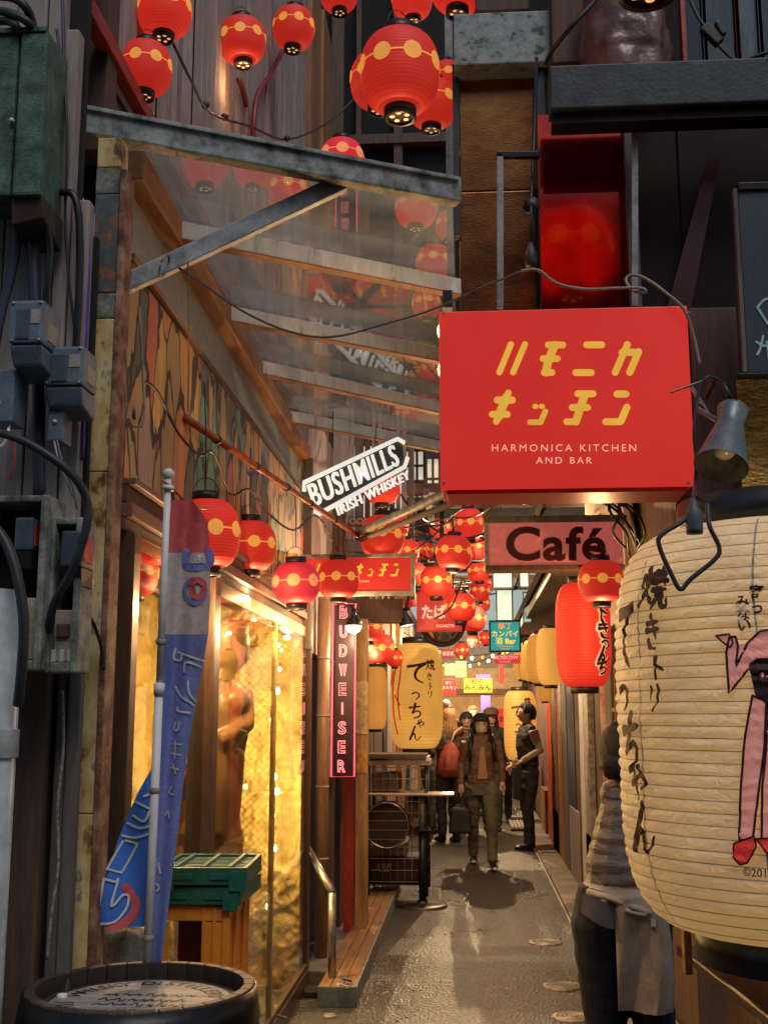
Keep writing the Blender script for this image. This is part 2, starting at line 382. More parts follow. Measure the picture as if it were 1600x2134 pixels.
struct('ground', MB().grid(lambda u, v: V((-40 + 80 * u, -30 + 110 * v, 0)), 2, 2), m_asph)
mb = MB(); mb.box((.78, 3.0, -.05), (1.06, 27, .035)); struct('drain_kerb', mb, m_cem, bevel=.008)
mb = MB(); mb.box((.765, 4.6, -.05), (.777, 27, .006)); struct('kerb_joint', mb, m_white)
mb = MB(); mb.box((-1.02, 7.3, -.05), (-.78, 26, .07)); struct('shop_step', mb, m_cem, bevel=.008)
t = thing('street_house', 'house across the street behind the camera, seen only in reflections', 'building', (0, -9, 0))
MB().box((-14, -11, 0), (16, -9, 9.8)).build('wall', m_facade, t)
for k in range(9):
    for z in (2.2, 4.8): MB().box((-12 + k * 3, -8.995, z), (-10.6 + k * 3, -8.96, z + 1.5)).build('window', m_dark, t)
def cover(px, py, rx, name, label):
    c = PZ(px, py, .006); r = rx / F * c.y
    t = thing(name, label, 'drain cover', (c.x, c.y, 0), 'small round drain covers in the asphalt')
    MB().lathe([(r, .0), (r, .008), (r * .93, .0095)], 28, (c.x, c.y, 0), caps=(0, 1)).build('lid', m_iron, t)
    mb = MB()
    for q in (.8, .6, .4, .2): mb.lathe([(r * q - .006, .0095), (r * q - .003, .013), (r * q + .003, .013), (r * q + .006, .0095)], 26, (c.x, c.y, 0))
    mb.box((c.x - r * .85, c.y - .004, .0095), (c.x + r * .85, c.y + .004, .014))
    mb.build('raised_ring', m_iron, t)
cover(1136, 1964, 33, 'drain_cover', 'small drain cover farthest up the alley of the three by the kerb')
cover(1172, 2055, 39, 'drain_cover', 'round drain cover in the middle of the three beside the aproned person')
cover(1192, 2120, 38, 'drain_cover', 'round drain cover nearest the camera beside the aproned person')
cover(687, 2118, 15, 'drain_cover', 'tiny round drain cap beside the handrail foot')

# ================================================================ wall with the electric meters (left foreground)
WY = 2.88
t = thing('meter_wall', 'boarded wall of dark and pale upright boards behind the electric meters', 'wall', (-1.6, WY, 0))
MB().box((-3.2, WY + .051, 0), (-1.06, WY + .075, 6.5)).build('backing', m_dark, t)
MB().box((-1.058, WY + .051, 0), (-1.005, WY + .075, 2.9)).build('backing', m_dark, t)
rows = [(-420, -160, m_siding2), (-155, -62, m_greyw), (-58, 2, m_siding2), (4, 66, m_siding2), (70, 104, m_siding2), (108, 138, m_siding2), (142, 178, m_siding2)]
for a, b, mm in rows:
    zt_ = 6.4 if b < 120 else P(b, 415 if b > 140 else 60, WY).z
    x0, x1 = P(a, 600, WY).x, P(b, 600, WY).x
    MB().box((x0, WY, 1.78), (x1, WY + .05, zt_)).build('upper_board', mm, t, bevel=.006)
for a, b, mm, dy in [(-420, -120, m_brownw, 0), (-116, -2, m_greyw, .01), (0, 86, m_brownw, 0), (98, 122, m_greyw, .03), (124, 152, m_greyw, .02)]:
    x0, x1 = P(a, 1700, WY).x, P(b, 1700, WY).x
    MB().box((x0, WY + dy, 0), (x1, WY + .05, 1.74)).build('lower_board', mm, t, bevel=.006)

def conduit(pts, r, m, name, label, d=None):
    return cable(name, label, [P(*p) for p in pts], r, m, 'cable', 'cables on the meter wall')
# green junction box at the top
t = thing('junction_box', 'mossy green metal junction box high on the meter wall', 'junction box', P(40, 420, 2.75))
mb = MB(); pb(mb, -90, 68, 30, 408, 2.70, .15); mb.build('door_panel', m_green, t, bevel=.008)
mb = MB(); pb(mb, 34, 66, 92, 405, 2.695, .155); mb.build('door_panel', m_green, t, bevel=.008)
mb = MB(); pb(mb, -95, 56, 95, 67, 2.69, .17); mb.build('rain_lip', m_green, t, bevel=.004)
mb = MB(); a, b = P(20, 408, 2.70), P(88, 408, 2.70)
mb.hexa([(a.x, 2.72, a.z - .07), (b.x, 2.72, b.z - .05), (b.x, 2.85, b.z - .09), (a.x, 2.85, a.z - .1), (a.x, 2.71, a.z), (b.x, 2.71, a.z), (b.x, 2.86, a.z), (a.x, 2.86, a.z)])
mb.build('cable_hood', M('dark_rust', (.06, .03, .02), .8, var=.6, scale=14), t, bevel=.005)
MB().lathe([(.006, 0), (.006, .008), (.003, .01)], 10, P(26, 252, 2.698), caps=(0, 1), axis=(0, -1, 0)).build('latch', m_white, t)
# moulded meters
def meter(name, label, px0, py0, px1, py1, d, dep, neck=None, win=None):
    t = thing(name, label, 'electric meter', P((px0 + px1) / 2, py1, d), 'electric meters on the meter wall')
    z0, z1 = P(px0, py1, d).z, P(px0, py0, d).z; x0, x1 = P(px0, (py0 + py1) / 2, d).x, P(px1, (py0 + py1) / 2, d).x
    h = z1 - z0
    mb = MB(); mb.hexa([(x0 + .004, d + .02, z0), (x1 - .004, d + .02, z0), (x1, d + dep, z0 - .02), (x0, d + dep, z0 - .02), (x0, d, z0 + h * .3), (x1, d, z0 + h * .3), (x1, d + dep, z0 + h * .3), (x0, d + dep, z0 + h * .3)])
    mb.build('lower_case', m_meter, t, bevel=.007)
    mb = MB(); mb.box((x0 - .002, d - .004, z0 + h * .3 + .003), (x1 + .002, d + dep, z1)); up = mb.build('upper_case', m_meter, t, bevel=.009)
    wx0, wx1 = x0 + (x1 - x0) * .2, x0 + (x1 - x0) * .62
    MB().box((wx0, d - .0065, z0 + h * .38), (wx1, d - .003, z0 + h * .85)).build('dial_window', m_metermid, up, bevel=.002)
    MB().box((x1 - .004, d + dep * .25, z0 + h * .42), (x1 + .0045, d + dep * .8, z0 + h * .72)).build('rating_plate', m_beigeplas, up)
    MB().box((x0 + (x1 - x0) * .66, d - .0058, z0 + h * .62), (x0 + (x1 - x0) * .94, d - .0035, z0 + h * .84)).build('paper_label', m_beigeplas, up)
    for qx in (.08, .92):
        for qz in (.36, .95): MB().lathe([(.0042, 0), (.004, .0025), (0, .003)], 10, (x0 + (x1 - x0) * qx, d - .0035, z0 + h * qz), axis=(0, -1, 0)).build('screw', m_galv, up)
    if neck:
        a, b, c = neck; q0, q1 = P(a, py1, d).x, P(b, py1, d).x
        mb = MB(); mb.box((q0, d + .035, P(a, c, d).z), (q1, d + dep, z0 - .002)); n = mb.build('terminal_cover', m_meter, t, bevel=.005)
        MB().lathe([(.005, 0), (.005, .004)], 10, ((q0 + q1) / 2, d + .035, P(a, c, d).z + .05), caps=(0, 1), axis=(0, -1, 0)).build('screw', m_white, n)
    return t
meter('electric_meter', 'blue-grey electric meter just below the green junction box, highest of the four', 20, 626, 88, 758, 2.66, .12, neck=(-40, 20, 872))
meter('electric_meter', 'blue-grey electric meter beside the rusty yellow post, below the highest one', 92, 722, 172, 842, 2.74, .11, neck=(90, 122, 912))
def meter_frame(name, label, px0, py0, px1, py1, d, dep, mx0, my0, mx1, my1, plate):
    t = thing(name, label, 'meter box', P((px0 + px1) / 2, py1, d), 'grey meter frames')
    x0, x1 = P(px0, 1200, d).x, P(px1, 1200, d).x; z0, z1 = P(px0, py1, d).z, P(px0, py0, d).z; w = .018
    for nm, a, b in [('side_rail', (x0, d, z0), (x0 + w, d + dep, z1)), ('side_rail', (x1 - w, d, z0), (x1, d + dep, z1)),
                     ('top_rail', (x0 + w, d + .002, z1 - w), (x1 - w, d + dep, z1 - .001)), ('bottom_rail', (x0 + w, d + .002, z0 + .001), (x1 - w, d + dep, z0 + w * 1.4))]:
        MB().box(a, b).build(nm, m_conc, t, bevel=.005)
    MB().box((x0 + w, d + dep - .012, z0 + w), (x1 - w, d + dep - .002, z1 - w)).build('back_panel', m_dark, t)
    zp = P(px0, plate, d).z
    pl = MB().box((x0 + w + .002, d + .02, z0 + w * 1.5), (x1 - w - .002, d + .04, zp)).build('terminal_plate', m_beigeplas, t, bevel=.003)
    cx = (x0 + x1) / 2; cz = zp - .05
    mb = MB(); mb.box((cx - .016, d + .012, cz - .016), (cx + .016, d + .0195, cz + .016)); mb.build('rocker_switch', m_brownw, pl, bevel=.002)
    mb = MB()
    for q in (-.02, 0, .02): mb.box((cx + q - .005, d + .014, cz - .075), (cx + q + .005, d + .0195, cz - .045))
    mb.build('fuse_clip', m_white, pl)
    m0, m1 = P(mx0, 1200, d).x, P(mx1, 1200, d).x; q0, q1 = P(mx0, my1, d).z, P(mx0, my0, d).z
    h = q1 - q0
    mb = MB(); mb.box((m0, d - .015, q0 + h * .35), (m1, d + dep - .014, q1)); c = mb.build('meter_case', m_metermid, t, bevel=.006)
    MB().hexa([(m0 + .005, d + .01, q0), (m1 - .005, d + .01, q0), (m1 - .002, d + dep - .014, q0), (m0 + .002, d + dep - .014, q0), (m0 + .001, d - .013, q0 + h * .345), (m1 - .001, d - .013, q0 + h * .345), (m1 - .001, d + dep - .014, q0 + h * .345), (m0 + .001, d + dep - .014, q0 + h * .345)]).build('lower_case', m_black, t, bevel=.003)
    MB().box((m1 - .002, d + .0, q0 + h * .45), (m1 + .002, d + dep * .6, q1 - .012)).build('side_reflection', M('painted_red_reflection', (.85, .06, .04), .15, var=.5, scale=30), c)  # red patch painted as the reflection of a red lantern
    return t
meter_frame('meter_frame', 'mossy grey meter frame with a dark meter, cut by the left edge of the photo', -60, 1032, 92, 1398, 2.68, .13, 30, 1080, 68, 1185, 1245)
meter_frame('meter_frame', 'mossy grey meter frame with a meter showing a painted red reflection against the rusty yellow post', 96, 1078, 168, 1402, 2.72, .10, 128, 1108, 172, 1222, 1270)
# drain pipe, cables
t = thing('drain_pipe', 'pale grey drain pipe at the lower left edge beneath the meters', 'pipe', (P(0, 1500, 2.62).x, 2.62, 0))
MB().tube([(P(-34, 1600, 2.62).x, 2.62, 0), (P(-34, 1600, 2.62).x, 2.62, P(0, 1232, 2.62).z)], .07, 24).build('pipe', M('pale_grey_pvc', (.42, .47, .46), .6, var=.2, scale=4), t)
MB().tube([(P(-34, 1600, 2.62).x, 2.62, P(0, 1580, 2.62).z), (P(-34, 1600, 2.62).x, 2.62, P(0, 1520, 2.62).z)], .075, 24).build('coupling', M('pale_grey_pvc_collar', (.4, .45, .44), .6, var=.2, scale=4), t, bevel=.002)
conduit([(-30, 895, 2.6), (40, 915, 2.58), (110, 955, 2.58), (160, 1000, 2.6), (182, 1050, 2.62), (178, 1110, 2.62), (150, 1190, 2.63), (112, 1262, 2.66), (100, 1330, 2.75)], .0105, m_rubber, 'power_cable', 'thick black cable looping down over the lower meter frames')
conduit([(-30, 1080, 2.56), (12, 1130, 2.55), (38, 1210, 2.54), (50, 1300, 2.54), (46, 1390, 2.55), (38, 1470, 2.58)], .0125, m_rubber, 'power_cable', 'thickest black cable at the left edge over the drain pipe')
conduit([(-20, 20, 2.7), (25, 28, 2.68), (70, 60, 2.7), (92, 140, 2.86)], .012, m_rubber, 'power_cable', 'black cable arching over the green junction box, outermost')
conduit([(-20, -10, 2.7), (30, -4, 2.68), (62, 30, 2.7), (78, 110, 2.87)], .012, m_rubber, 'power_cable', 'black cable arching over the green junction box, second one in')
conduit([(-20, 45, 2.7), (18, 44, 2.69), (40, 66, 2.7), (52, 130, 2.87)], .011, m_rubber, 'power_cable', 'black cable bent tight over the green junction box, innermost')
conduit([(30, 410, 2.8), (36, 500, 2.8), (22, 580, 2.8), (6, 640, 2.8), (-10, 720, 2.8)], .013, M('blue_black_cable', (.04, .05, .085), .5), 'power_cable', 'blue-black cable slanting left below the green junction box')
conduit([(66, 420, 2.8), (70, 520, 2.8), (74, 640, 2.8), (80, 800, 2.82), (82, 1040, 2.84)], .016, M('navy_conduit', (.03, .035, .06), .5), 'conduit_pipe', 'straight navy conduit running down from the green junction box')
conduit([(60, 452, 2.77), (92, 462, 2.76), (105, 520, 2.78), (98, 600, 2.79), (88, 690, 2.82)], .0095, m_black, 'power_cable', 'black cable bowed out below the green junction box')
conduit([(96, 448, 2.75), (64, 458, 2.75), (40, 452, 2.76)], .008, M('grey_hook', (.3, .28, .26), .5), 'cable_clamp', 'short grey bent pipe under the green junction box')
conduit([(128, 400, 2.83), (152, 405, 2.82), (164, 450, 2.82), (166, 560, 2.83), (160, 700, 2.84), (150, 800, 2.86)], .0105, m_black, 'power_cable', 'black cable hooked over beside the rusty yellow post')
conduit([(118, 60, 2.85), (136, 200, 2.83), (140, 330, 2.83), (136, 470, 2.84), (150, 640, 2.85), (168, 760, 2.86)], .004, m_rubber, 'thin_cable', 'thin cable running down from the top beside the green box')
conduit([(130, -10, 2.84), (133, 120, 2.83), (132, 240, 2.84), (120, 420, 2.86)], .005, M('violet_cable', (.07, .04, .1), .5), 'thin_cable', 'thin violet cable at the upper left beside the red strip')
conduit([(186, 440, 2.9), (183, 600, 2.9), (178, 740, 2.9), (172, 960, 2.9)], .005, M('purple_cable', (.12, .05, .45), .4), 'thin_cable', 'bright purple cable running along the rusty yellow post')
conduit([(150, 1240, 2.75), (190, 1290, 2.9), (212, 1350, 2.95), (216, 1396, 2.95)], .005, m_black, 'power_cable', 'short black cable end hanging on the rusty yellow post')
conduit([(20, 880, 2.72), (16, 905, 2.7), (8, 925, 2.7), (-6, 935, 2.7)], .004, m_white, 'thin_cable', 'short white wire under the highest meter')
conduit([(28, 900, 2.73), (30, 960, 2.73), (20, 1000, 2.74)], .003, M('red_wire', (.4, .05, .06), .5), 'thin_cable', 'thin red wire hanging at the left edge below the highest meter')
conduit([(112, 915, 2.78), (122, 960, 2.77), (138, 1000, 2.78), (152, 1035, 2.8)], .003, m_rubber2, 'thin_cable', 'thin pale wire below the meter beside the yellow post')
conduit([(118, 912, 2.78), (130, 965, 2.77), (150, 1010, 2.78), (160, 1060, 2.8)], .003, M('blue_wire', (.1, .16, .25), .5), 'thin_cable', 'thin blue wire below the meter beside the yellow post')
conduit([(130, 1440, 2.86), (132, 1560, 2.85), (120, 1680, 2.85), (122, 1800, 2.85), (108, 1900, 2.85), (98, 2000, 2.85)], .004, M('twisted_wire', (.3, .27, .23), .7, scale=80, var=.8), 'thin_cable', 'twisted pale wire hanging down in front of the lower boards')

# ================================================================ rusty post and glazed canopy
RZ = 3.32
POSTX = (P(138, 1700, 2.98).x, P(208, 1700, 2.98).x)
t = thing('canopy', 'steel framed glass canopy on a rusty yellow post over the alley', 'canopy', (POSTX[0], 2.98, 0))
x0, x1 = POSTX; zt = P(225, 285, 2.98).z
segs = [(0, .62, m_rust), (.62, 1.35, m_rust), (1.35, P(0, 985, 2.98).z, m_rust), (P(0, 985, 2.98).z, P(0, 668, 2.98).z, m_rust), (P(0, 668, 2.98).z, P(0, 615, 2.98).z, m_conc), (P(0, 615, 2.98).z, P(0, 410, 2.98).z, m_rustblue), (P(0, 410, 2.98).z, P(0, 355, 2.98).z, m_conc), (P(0, 355, 2.98).z, zt, m_rust)]
for a, b, mm in segs:
    MB().box((x0 + .002 * random.random(), 2.98, a), (x1 - .018, 3.05, b - .0015)).build('post_section', mm, t, bevel=.004)
MB().box((x1 - .016, 2.975, 0), (x1, 3.06, zt - .1)).build('post_flange', M('flaking_post_edge', (.3, .17, .1), .7, scale=16, ramp=[(.35, (.05, .03, .025)), (.5, (.25, .1, .05)), (.7, (.42, .3, .2))]), t, bevel=.003)
a = PZ(128, 245, RZ - .02); b = PZ(955, 400, RZ - .02)
MB().bar(a, b, .05, .088).build('front_beam', m_beam, t, bevel=.006)
MB().bar(a + V((0, -.03, .03)), b + V((0, -.03, .03)), .02, .014).build('beam_lip', m_beam, t, bevel=.003)
def on_beam(px, py, off=0): return PZ(px, py, RZ - .02)
b0 = P(250, 598, 3.24); b1 = on_beam(715, 372) + V((0, -.012, -.02))
MB().bar(b0, b1, .04, .055).build('diagonal_brace', m_galv, t, bevel=.004)
pu = [((225, 452), (955, 600)), ((300, 620), (920, 742)), ((380, 730), (915, 850)), ((600, 868), (915, 930))]
ends = [(a, b)]
for k, (q0, q1) in enumerate(pu):
    e0, e1 = PZ(*q0, RZ - .02), PZ(*q1, RZ - .02)
    ends.append((e0, e1))
    MB().bar(e0, e1, .045, .065).build('purlin', m_purlin, t, bevel=.004)
    MB().bar(e0 - V((0, 0, .035)), e1 - V((0, 0, .035)), .046, .004).build('warm_underside', m_orangew, t)  # orange strip painted as warm lantern light on the underside
def ext(e):  # run every line out from the wall to the same two edges
    (a, b) = e; d = (b - a); s0 = (-1.08 - a.x) / d.x; s1 = (-.035 - a.x) / d.x
    return a + d * s0, a + d * s1
el = [ext(e) for e in ends]
for k in range(len(el) - 1):
    (a0, a1), (c0, c1) = el[k], el[k + 1]; z0 = RZ + .028; g = V((0, .006, 0))
    q = [V((p.x, p.y, z0)) for p in (a0 + g, a1 + g, c1 - g, c0 - g)]
    MB().hexa(q + [p + V((0, 0, .005)) for p in q]).build('roof_pane', m_roofglass, t)
# timber wall plate running back along the shop
p0 = PX(258, 312, -1.03); p1 = PX(600, 884, -1.03)
MB().bar((p0.x, 3.3, p0.z), (p1.x, 7.2, p1.z - .02), .07, .10).build('wall_plate', m_orangew, t, bevel=.006)
MB().bar((-1.0, 7.12, 2.0), (-1.0, 7.12, p1.z - .06), .06, .06, up=(0, 1, 0)).build('rear_post', m_greyw, t, bevel=.005)
MB().bar((-1.02, 3.3, P(260, 560, 3.4).z), (-1.02, 4.2, P(300, 640, 3.7).z), .02, .02).build('rail', m_orangew, t)
mb = MB()
for q in ((255, 2), (330, 1)):
    c = P(q[0] + 12, 590 - (q[0] - 255) * .48, 3.24); mb.tube([c + V((.012 * math.sin(a) , -.03 * math.cos(a), .034 * math.sin(a))) for a in [2 * PI * i / 16 for i in range(17)]], .0035, 6)
mb.build('rope_lashing', m_rope, t)
cable('rope_line', 'pale line drooping from the brace to the red sign box', [P(330, 535, 3.26), P(400, 575, 3.3), P(500, 645, 3.4), P(600, 690, 3.5), P(690, 702, 3.6), P(800, 676, 3.7), P(900, 645, 3.8), P(1000, 600, 3.85), P(1085, 565, 3.9)], .004, M('weathered_line', (.09, .08, .07), .7), 'cable')
cable('hanging_line', 'thin pale cord hanging from the diagonal brace to the red pipe', [P(392, 545, 3.27), P(393, 700, 3.5), P(392, 860, 3.95)], .0022, m_rope, 'cord')
tag(MB().tube([P(175, 823, 3.15), P(215, 825, 3.16), P(250, 828, 3.22), P(268, 845, 3.3)], .0025, 6).build('binding_wire', m_wire), 'thin wire bound round the rusty yellow post', 'wire')

# ================================================================ left building: shop front below, siding above
XW = -1.0
t = LB = thing('shop_building', 'shop along the left of the alley with painted board, glass front and weathered upper siding', 'shop', (-1.1, 5, 0))
# upper storey
def sheet(y0, y1, z0, z1, x, n=10, amp=.008, turn=0):
    def fn(u, v): return V((x + amp * math.sin(u * n * 2 * PI), y0 + (y1 - y0) * u, z0 + (z1 - z0) * v))
    return MB().grid(fn, n * 6, 1)
yy = 3.32
for k, w_ in enumerate([.55, .5, .62, .48, .55, .6, .5, .62, .55, .4]):
    z1 = 7.2
    sheet(yy, yy + w_, 3.66, z1, -1.13 + .006 * (k % 3), 7 if k < 6 else 4, .010 if k < 6 else .005).build('siding_sheet', m_siding if k % 2 else m_siding2, t)
    if k > 3: MB().box((-1.14, yy - .012, 3.66), (-1.105, yy + .018, z1)).build('batten', m_siding, t, bevel=.003)
    yy += w_
MB().box((-1.5, 3.3, 3.62), (-1.15, 8.7, 7.2)).build('wall_core', m_dark, t)
MB().box((-1.13, 8.15, 3.4), (-1.06, 8.66, P(660, 88, 8.6).z)).build('plywood_panel', m_ply, t, bevel=.004)
MB().box((-1.16, 7.62, 3.4), (-1.08, 8.12, P(660, 60, 8.6).z)).build('plywood_panel', m_ply, t, bevel=.004)
MB().box((-1.13, 3.3, 3.34), (-1.10, 8.6, 3.60)).build('dark_fascia', m_brownw, t, bevel=.004)
for z in (3.42, 3.48, 3.54): MB().box((-1.10, 3.3, z), (-1.085, 7, z + .018)).build('groove_batten', m_brownw, t)
MB().box((-1.12, 2.96, 3.625), (-1.075, 7.6, 3.68)).build('red_fascia', m_redpaint, t, bevel=.004)
MB().box((-1.2, 3.2, 3.3), (-1.09, 3.3, 7.0)).build("corner_board", m_brownw, t, bevel=.004)
MB().box((-1.14, 7.25, 2.0), (-1.02, 8.62, 3.62)).build('end_wall', m_siding, t)
# painted board above the windows
def mural():
    m, tr, b = _nodes('painted_mural'); L = tr.links.new
    tc = _n(tr, 'ShaderNodeTexCoord'); mp = _n(tr, 'ShaderNodeMapping'); mp.inputs['Scale'].default_value = (1, 1.0, .42); L(tc.outputs['Object'], mp.inputs[0])
    nz = _n(tr, 'ShaderNodeTexNoise'); nz.inputs['Scale'].default_value = 5; nz.inputs['Detail'].default_value = 3; L(mp.outputs[0], nz.inputs['Vector'])
    ad = _n(tr, 'ShaderNodeVectorMath', operation='MULTIPLY_ADD'); ad.inputs[1].default_value = (.22, .22, .22)
    L(nz.outputs['Color'], ad.inputs[0]); L(mp.outputs[0], ad.inputs[2])
    vo = _n(tr, 'ShaderNodeTexVoronoi'); vo.inputs['Scale'].default_value = 6.5; L(ad.outputs[0], vo.inputs['Vector'])
    ve = _n(tr, 'ShaderNodeTexVoronoi', feature='DISTANCE_TO_EDGE'); ve.inputs['Scale'].default_value = 6.5; L(ad.outputs[0], ve.inputs['Vector'])
    sp = _n(tr, 'ShaderNodeSeparateColor'); L(vo.outputs['Color'], sp.inputs[0])
    cr = _n(tr, 'ShaderNodeValToRGB'); cr.color_ramp.interpolation = 'CONSTANT'; e = cr.color_ramp.elements
    pal = [(.0, (.75, .32, .08)), (.14, (.5, .34, .12)), (.27, (.12, .38, .22)), (.38, (.78, .5, .13)), (.5, (.66, .18, .1)), (.62, (.16, .13, .09)), (.72, (.55, .36, .24)), (.82, (.10, .12, .10)), (.9, (.76, .38, .09))]
    while len(e) < len(pal): e.new(.5)
    for k, (p, c) in enumerate(pal): e[k].position = p; e[k].color = c4(c)
    L(sp.outputs[0], cr.inputs[0])
    n3 = _n(tr, 'ShaderNodeTexNoise'); n3.inputs['Scale'].default_value = 9; n3.inputs['Detail'].default_value = 8
    m3 = _n(tr, 'ShaderNodeMapping'); m3.inputs['Scale'].default_value = (1, 3, .5); L(tc.outputs['Object'], m3.inputs[0]); L(m3.outputs[0], n3.inputs['Vector'])
    r3 = _n(tr, 'ShaderNodeValToRGB'); r3.color_ramp.elements[0].position = .42; r3.color_ramp.elements[1].position = .62; L(n3.outputs['Fac'], r3.inputs[0])
    mx = _n(tr, 'ShaderNodeMix', data_type='RGBA'); mx.inputs[7].default_value = (.22, .17, .12, 1); L(cr.outputs[0], mx.inputs[6])
    ml = _n(tr, 'ShaderNodeMath', operation='MULTIPLY'); ml.inputs[1].default_value = .4; L(r3.outputs[0], ml.inputs[0]); L(ml.outputs[0], mx.inputs[0])
    lt = _n(tr, 'ShaderNodeMath', operation='LESS_THAN'); lt.inputs[1].default_value = .045; L(ve.outputs[0], lt.inputs[0])
    m2 = _n(tr, 'ShaderNodeMix', data_type='RGBA'); m2.inputs[7].default_value = (.03, .022, .015, 1); L(lt.outputs[0], m2.inputs[0]); L(mx.outputs[2], m2.inputs[6])
    L(m2.outputs[2], b.inputs['Base Color']); b.inputs['Roughness'].default_value = .55
    bp = _n(tr, 'ShaderNodeBump'); bp.inputs['Strength'].default_value = .3; bp.inputs['Distance'].default_value = .004; L(n3.outputs['Fac'], bp.inputs['Height']); L(bp.outputs[0], b.inputs['Normal'])
    return m
m_mural = mural()
zc = [2.31, 2.34]
ys = [3.31, 4.25, 5.2, 6.15, 7.1]
for k in range(4): MB().box((-1.06, ys[k] + .002, 2.30), (-1.025 + .002 * (k % 2), ys[k + 1] - .002, 2.97)).build('mural_panel', m_mural, t, bevel=.002)
MB().box((-1.07, 3.3, 2.972), (-1.015, 7.12, 2.995)).build('mural_trim', m_brownw, t)
MB().box((-1.1, 3.3, 2.996), (-1.06, 7.2, 3.34)).build('clerestory_wall', M('pale_blue_panel', (.3, .36, .38), .6, var=.2), t)
# header mouldings
m_head = M('red_brown_header', (.2, .1, .07), .5, var=.4, scale=5, stretch=(3, .5, 3), bump=.2)
for k, (a, b, x) in enumerate([(2.278, 2.298, .02), (2.225, 2.276, -.005), (2.18, 2.223, .012), (2.14, 2.178, -.008)]):
    MB().box((-1.09, 3.3, a), (XW + x, 7.28, b)).build('header_moulding', m_head if k % 2 == 0 else m_brownw, t, bevel=.004)
MB().box((-1.08, 4.5, 2.075), (XW + .0, 7.28, 2.138)).build('ochre_header', M('ochre_header', (.42, .3, .13), .5, var=.3, scale=4), t, bevel=.004)
m_mull = M('brown_aluminium', (.13, .085, .055), .35, metal=.4, var=.25, scale=5, stretch=(3, 3, .4))
MB().box((-1.06, 3.33, 0), (-.985, 3.40, 2.138)).build('mullion', m_mull, t, bevel=.005)
MB().box((-1.06, 4.36, 0), (-.965, 4.46, 2.138)).build('mullion', m_mull, t, bevel=.005)
MB().box((-1.02, 5.964, .131), (-.99, 5.976, 2.07)).build('glazing_bar', M('brass_bar', (.45, .36, .14), .35, metal=.6), t, bevel=.003)
MB().box((-1.014, 7.22, 0), (-.982, 7.27, 2.138)).build('mullion', m_mull, t, bevel=.005)
MB().box((-1.07, 3.3, 0), (-.975, 7.22, .10)).build('sill', m_mull, t, bevel=.005)
MB().box((-1.04, 3.3, .101), (-.985, 7.22, .13)).build('sill_trim', m_brownw, t, bevel=.003)
for a, b in ((3.402, 4.358), (4.462, 5.962), (5.978, 7.218)):
    MB().box((-1.0055, a, .131), (-.9995, b, 2.138 if a < 4.4 else 2.074)).build('shop_pane', m_glassclear, t)
# interior: rough gold plaster, lit by small bulbs
m_gold = M('rough_gold_plaster', (.5, .33, .1), .55, var=.5, scale=7, bump=.8, bscale=60, bdist=.01, ramp=[(.3, (.3, .19, .055)), (.5, (.46, .32, .1)), (.72, (.56, .41, .15))], detail=8)
def plaster(o, ux, uy, amp, sc=3.0, seed=0):
    o, ux, uy = V(o), V(ux), V(uy); n = ux.cross(uy).normalized()
    def fn(u, v):
        p = o + ux * u + uy * v; q = p * sc + V((seed, seed, seed))
        d_ = mnoise.noise(q) * .5 + .5; c = abs(mnoise.noise(q * 2.1)) ; f = mnoise.noise(q * 7)
        return p + n * amp * (d_ - 1.1 * c + .22 * f)
    return fn
MB().grid(plaster((-2.1, 7.05, .02), (1.09, 0, 0), (0, 0, 2.5), .04, 8.0), 100, 190).build('plaster_wall', m_gold, t)
MB().grid(plaster((-1.95, 3.3, .02), (0, 3.8, 0), (0, 0, 2.5), .12, 3.0, 5), 120, 100).build('plaster_wall', m_gold, t)
MB().box((-2.3, 3.25, 2.32), (-1.07, 7.2, 2.42)).build('shop_ceiling', m_brownw, t)
MB().box((-2.1, 3.3, 0), (-1.08, 7.2, .02)).build('shop_floor', m_cem, t)
MB().box((-2.2, 3.26, 0), (-1.07, 3.32, 2.31)).build('inner_partition', m_brownw, t)
MB().box((-1.4, 3.95, 0.02), (-1.32, 4.03, 2.31)).build('timber_post', M('yellow_timber', (.45, .3, .12), .5, var=.3, scale=4, stretch=(4, 4, .5)), t, bevel=.004)
MB().box((-1.95, 4.9, .02), (-1.5, 5.3, .9)).build('cupboard', m_greyw, t, bevel=.01)
# wire mesh in front of the plaster
mb = MB(); W_, H_ = .62, 1.7
for s in (-1, 1):
    k = -H_
    while k < W_:
        xa, za = (k, 0) if k >= 0 else (0, -k); l = min(W_ - xa, H_ - za)
        if l > .02:
            A, B = (xa, za), (xa + l, za + l)
            if s < 0: A, B = (W_ - A[0], A[1]), (W_ - B[0], B[1])
            mb.tube([(-1.72 + A[0], 6.4, .3 + A[1]), (-1.72 + B[0], 6.4, .3 + B[1])], .0016, 4, caps=False)
        k += .043
o = mb.build('wire_mesh', M('mesh_wire', (.2, .16, .09), .5, metal=.4), t)
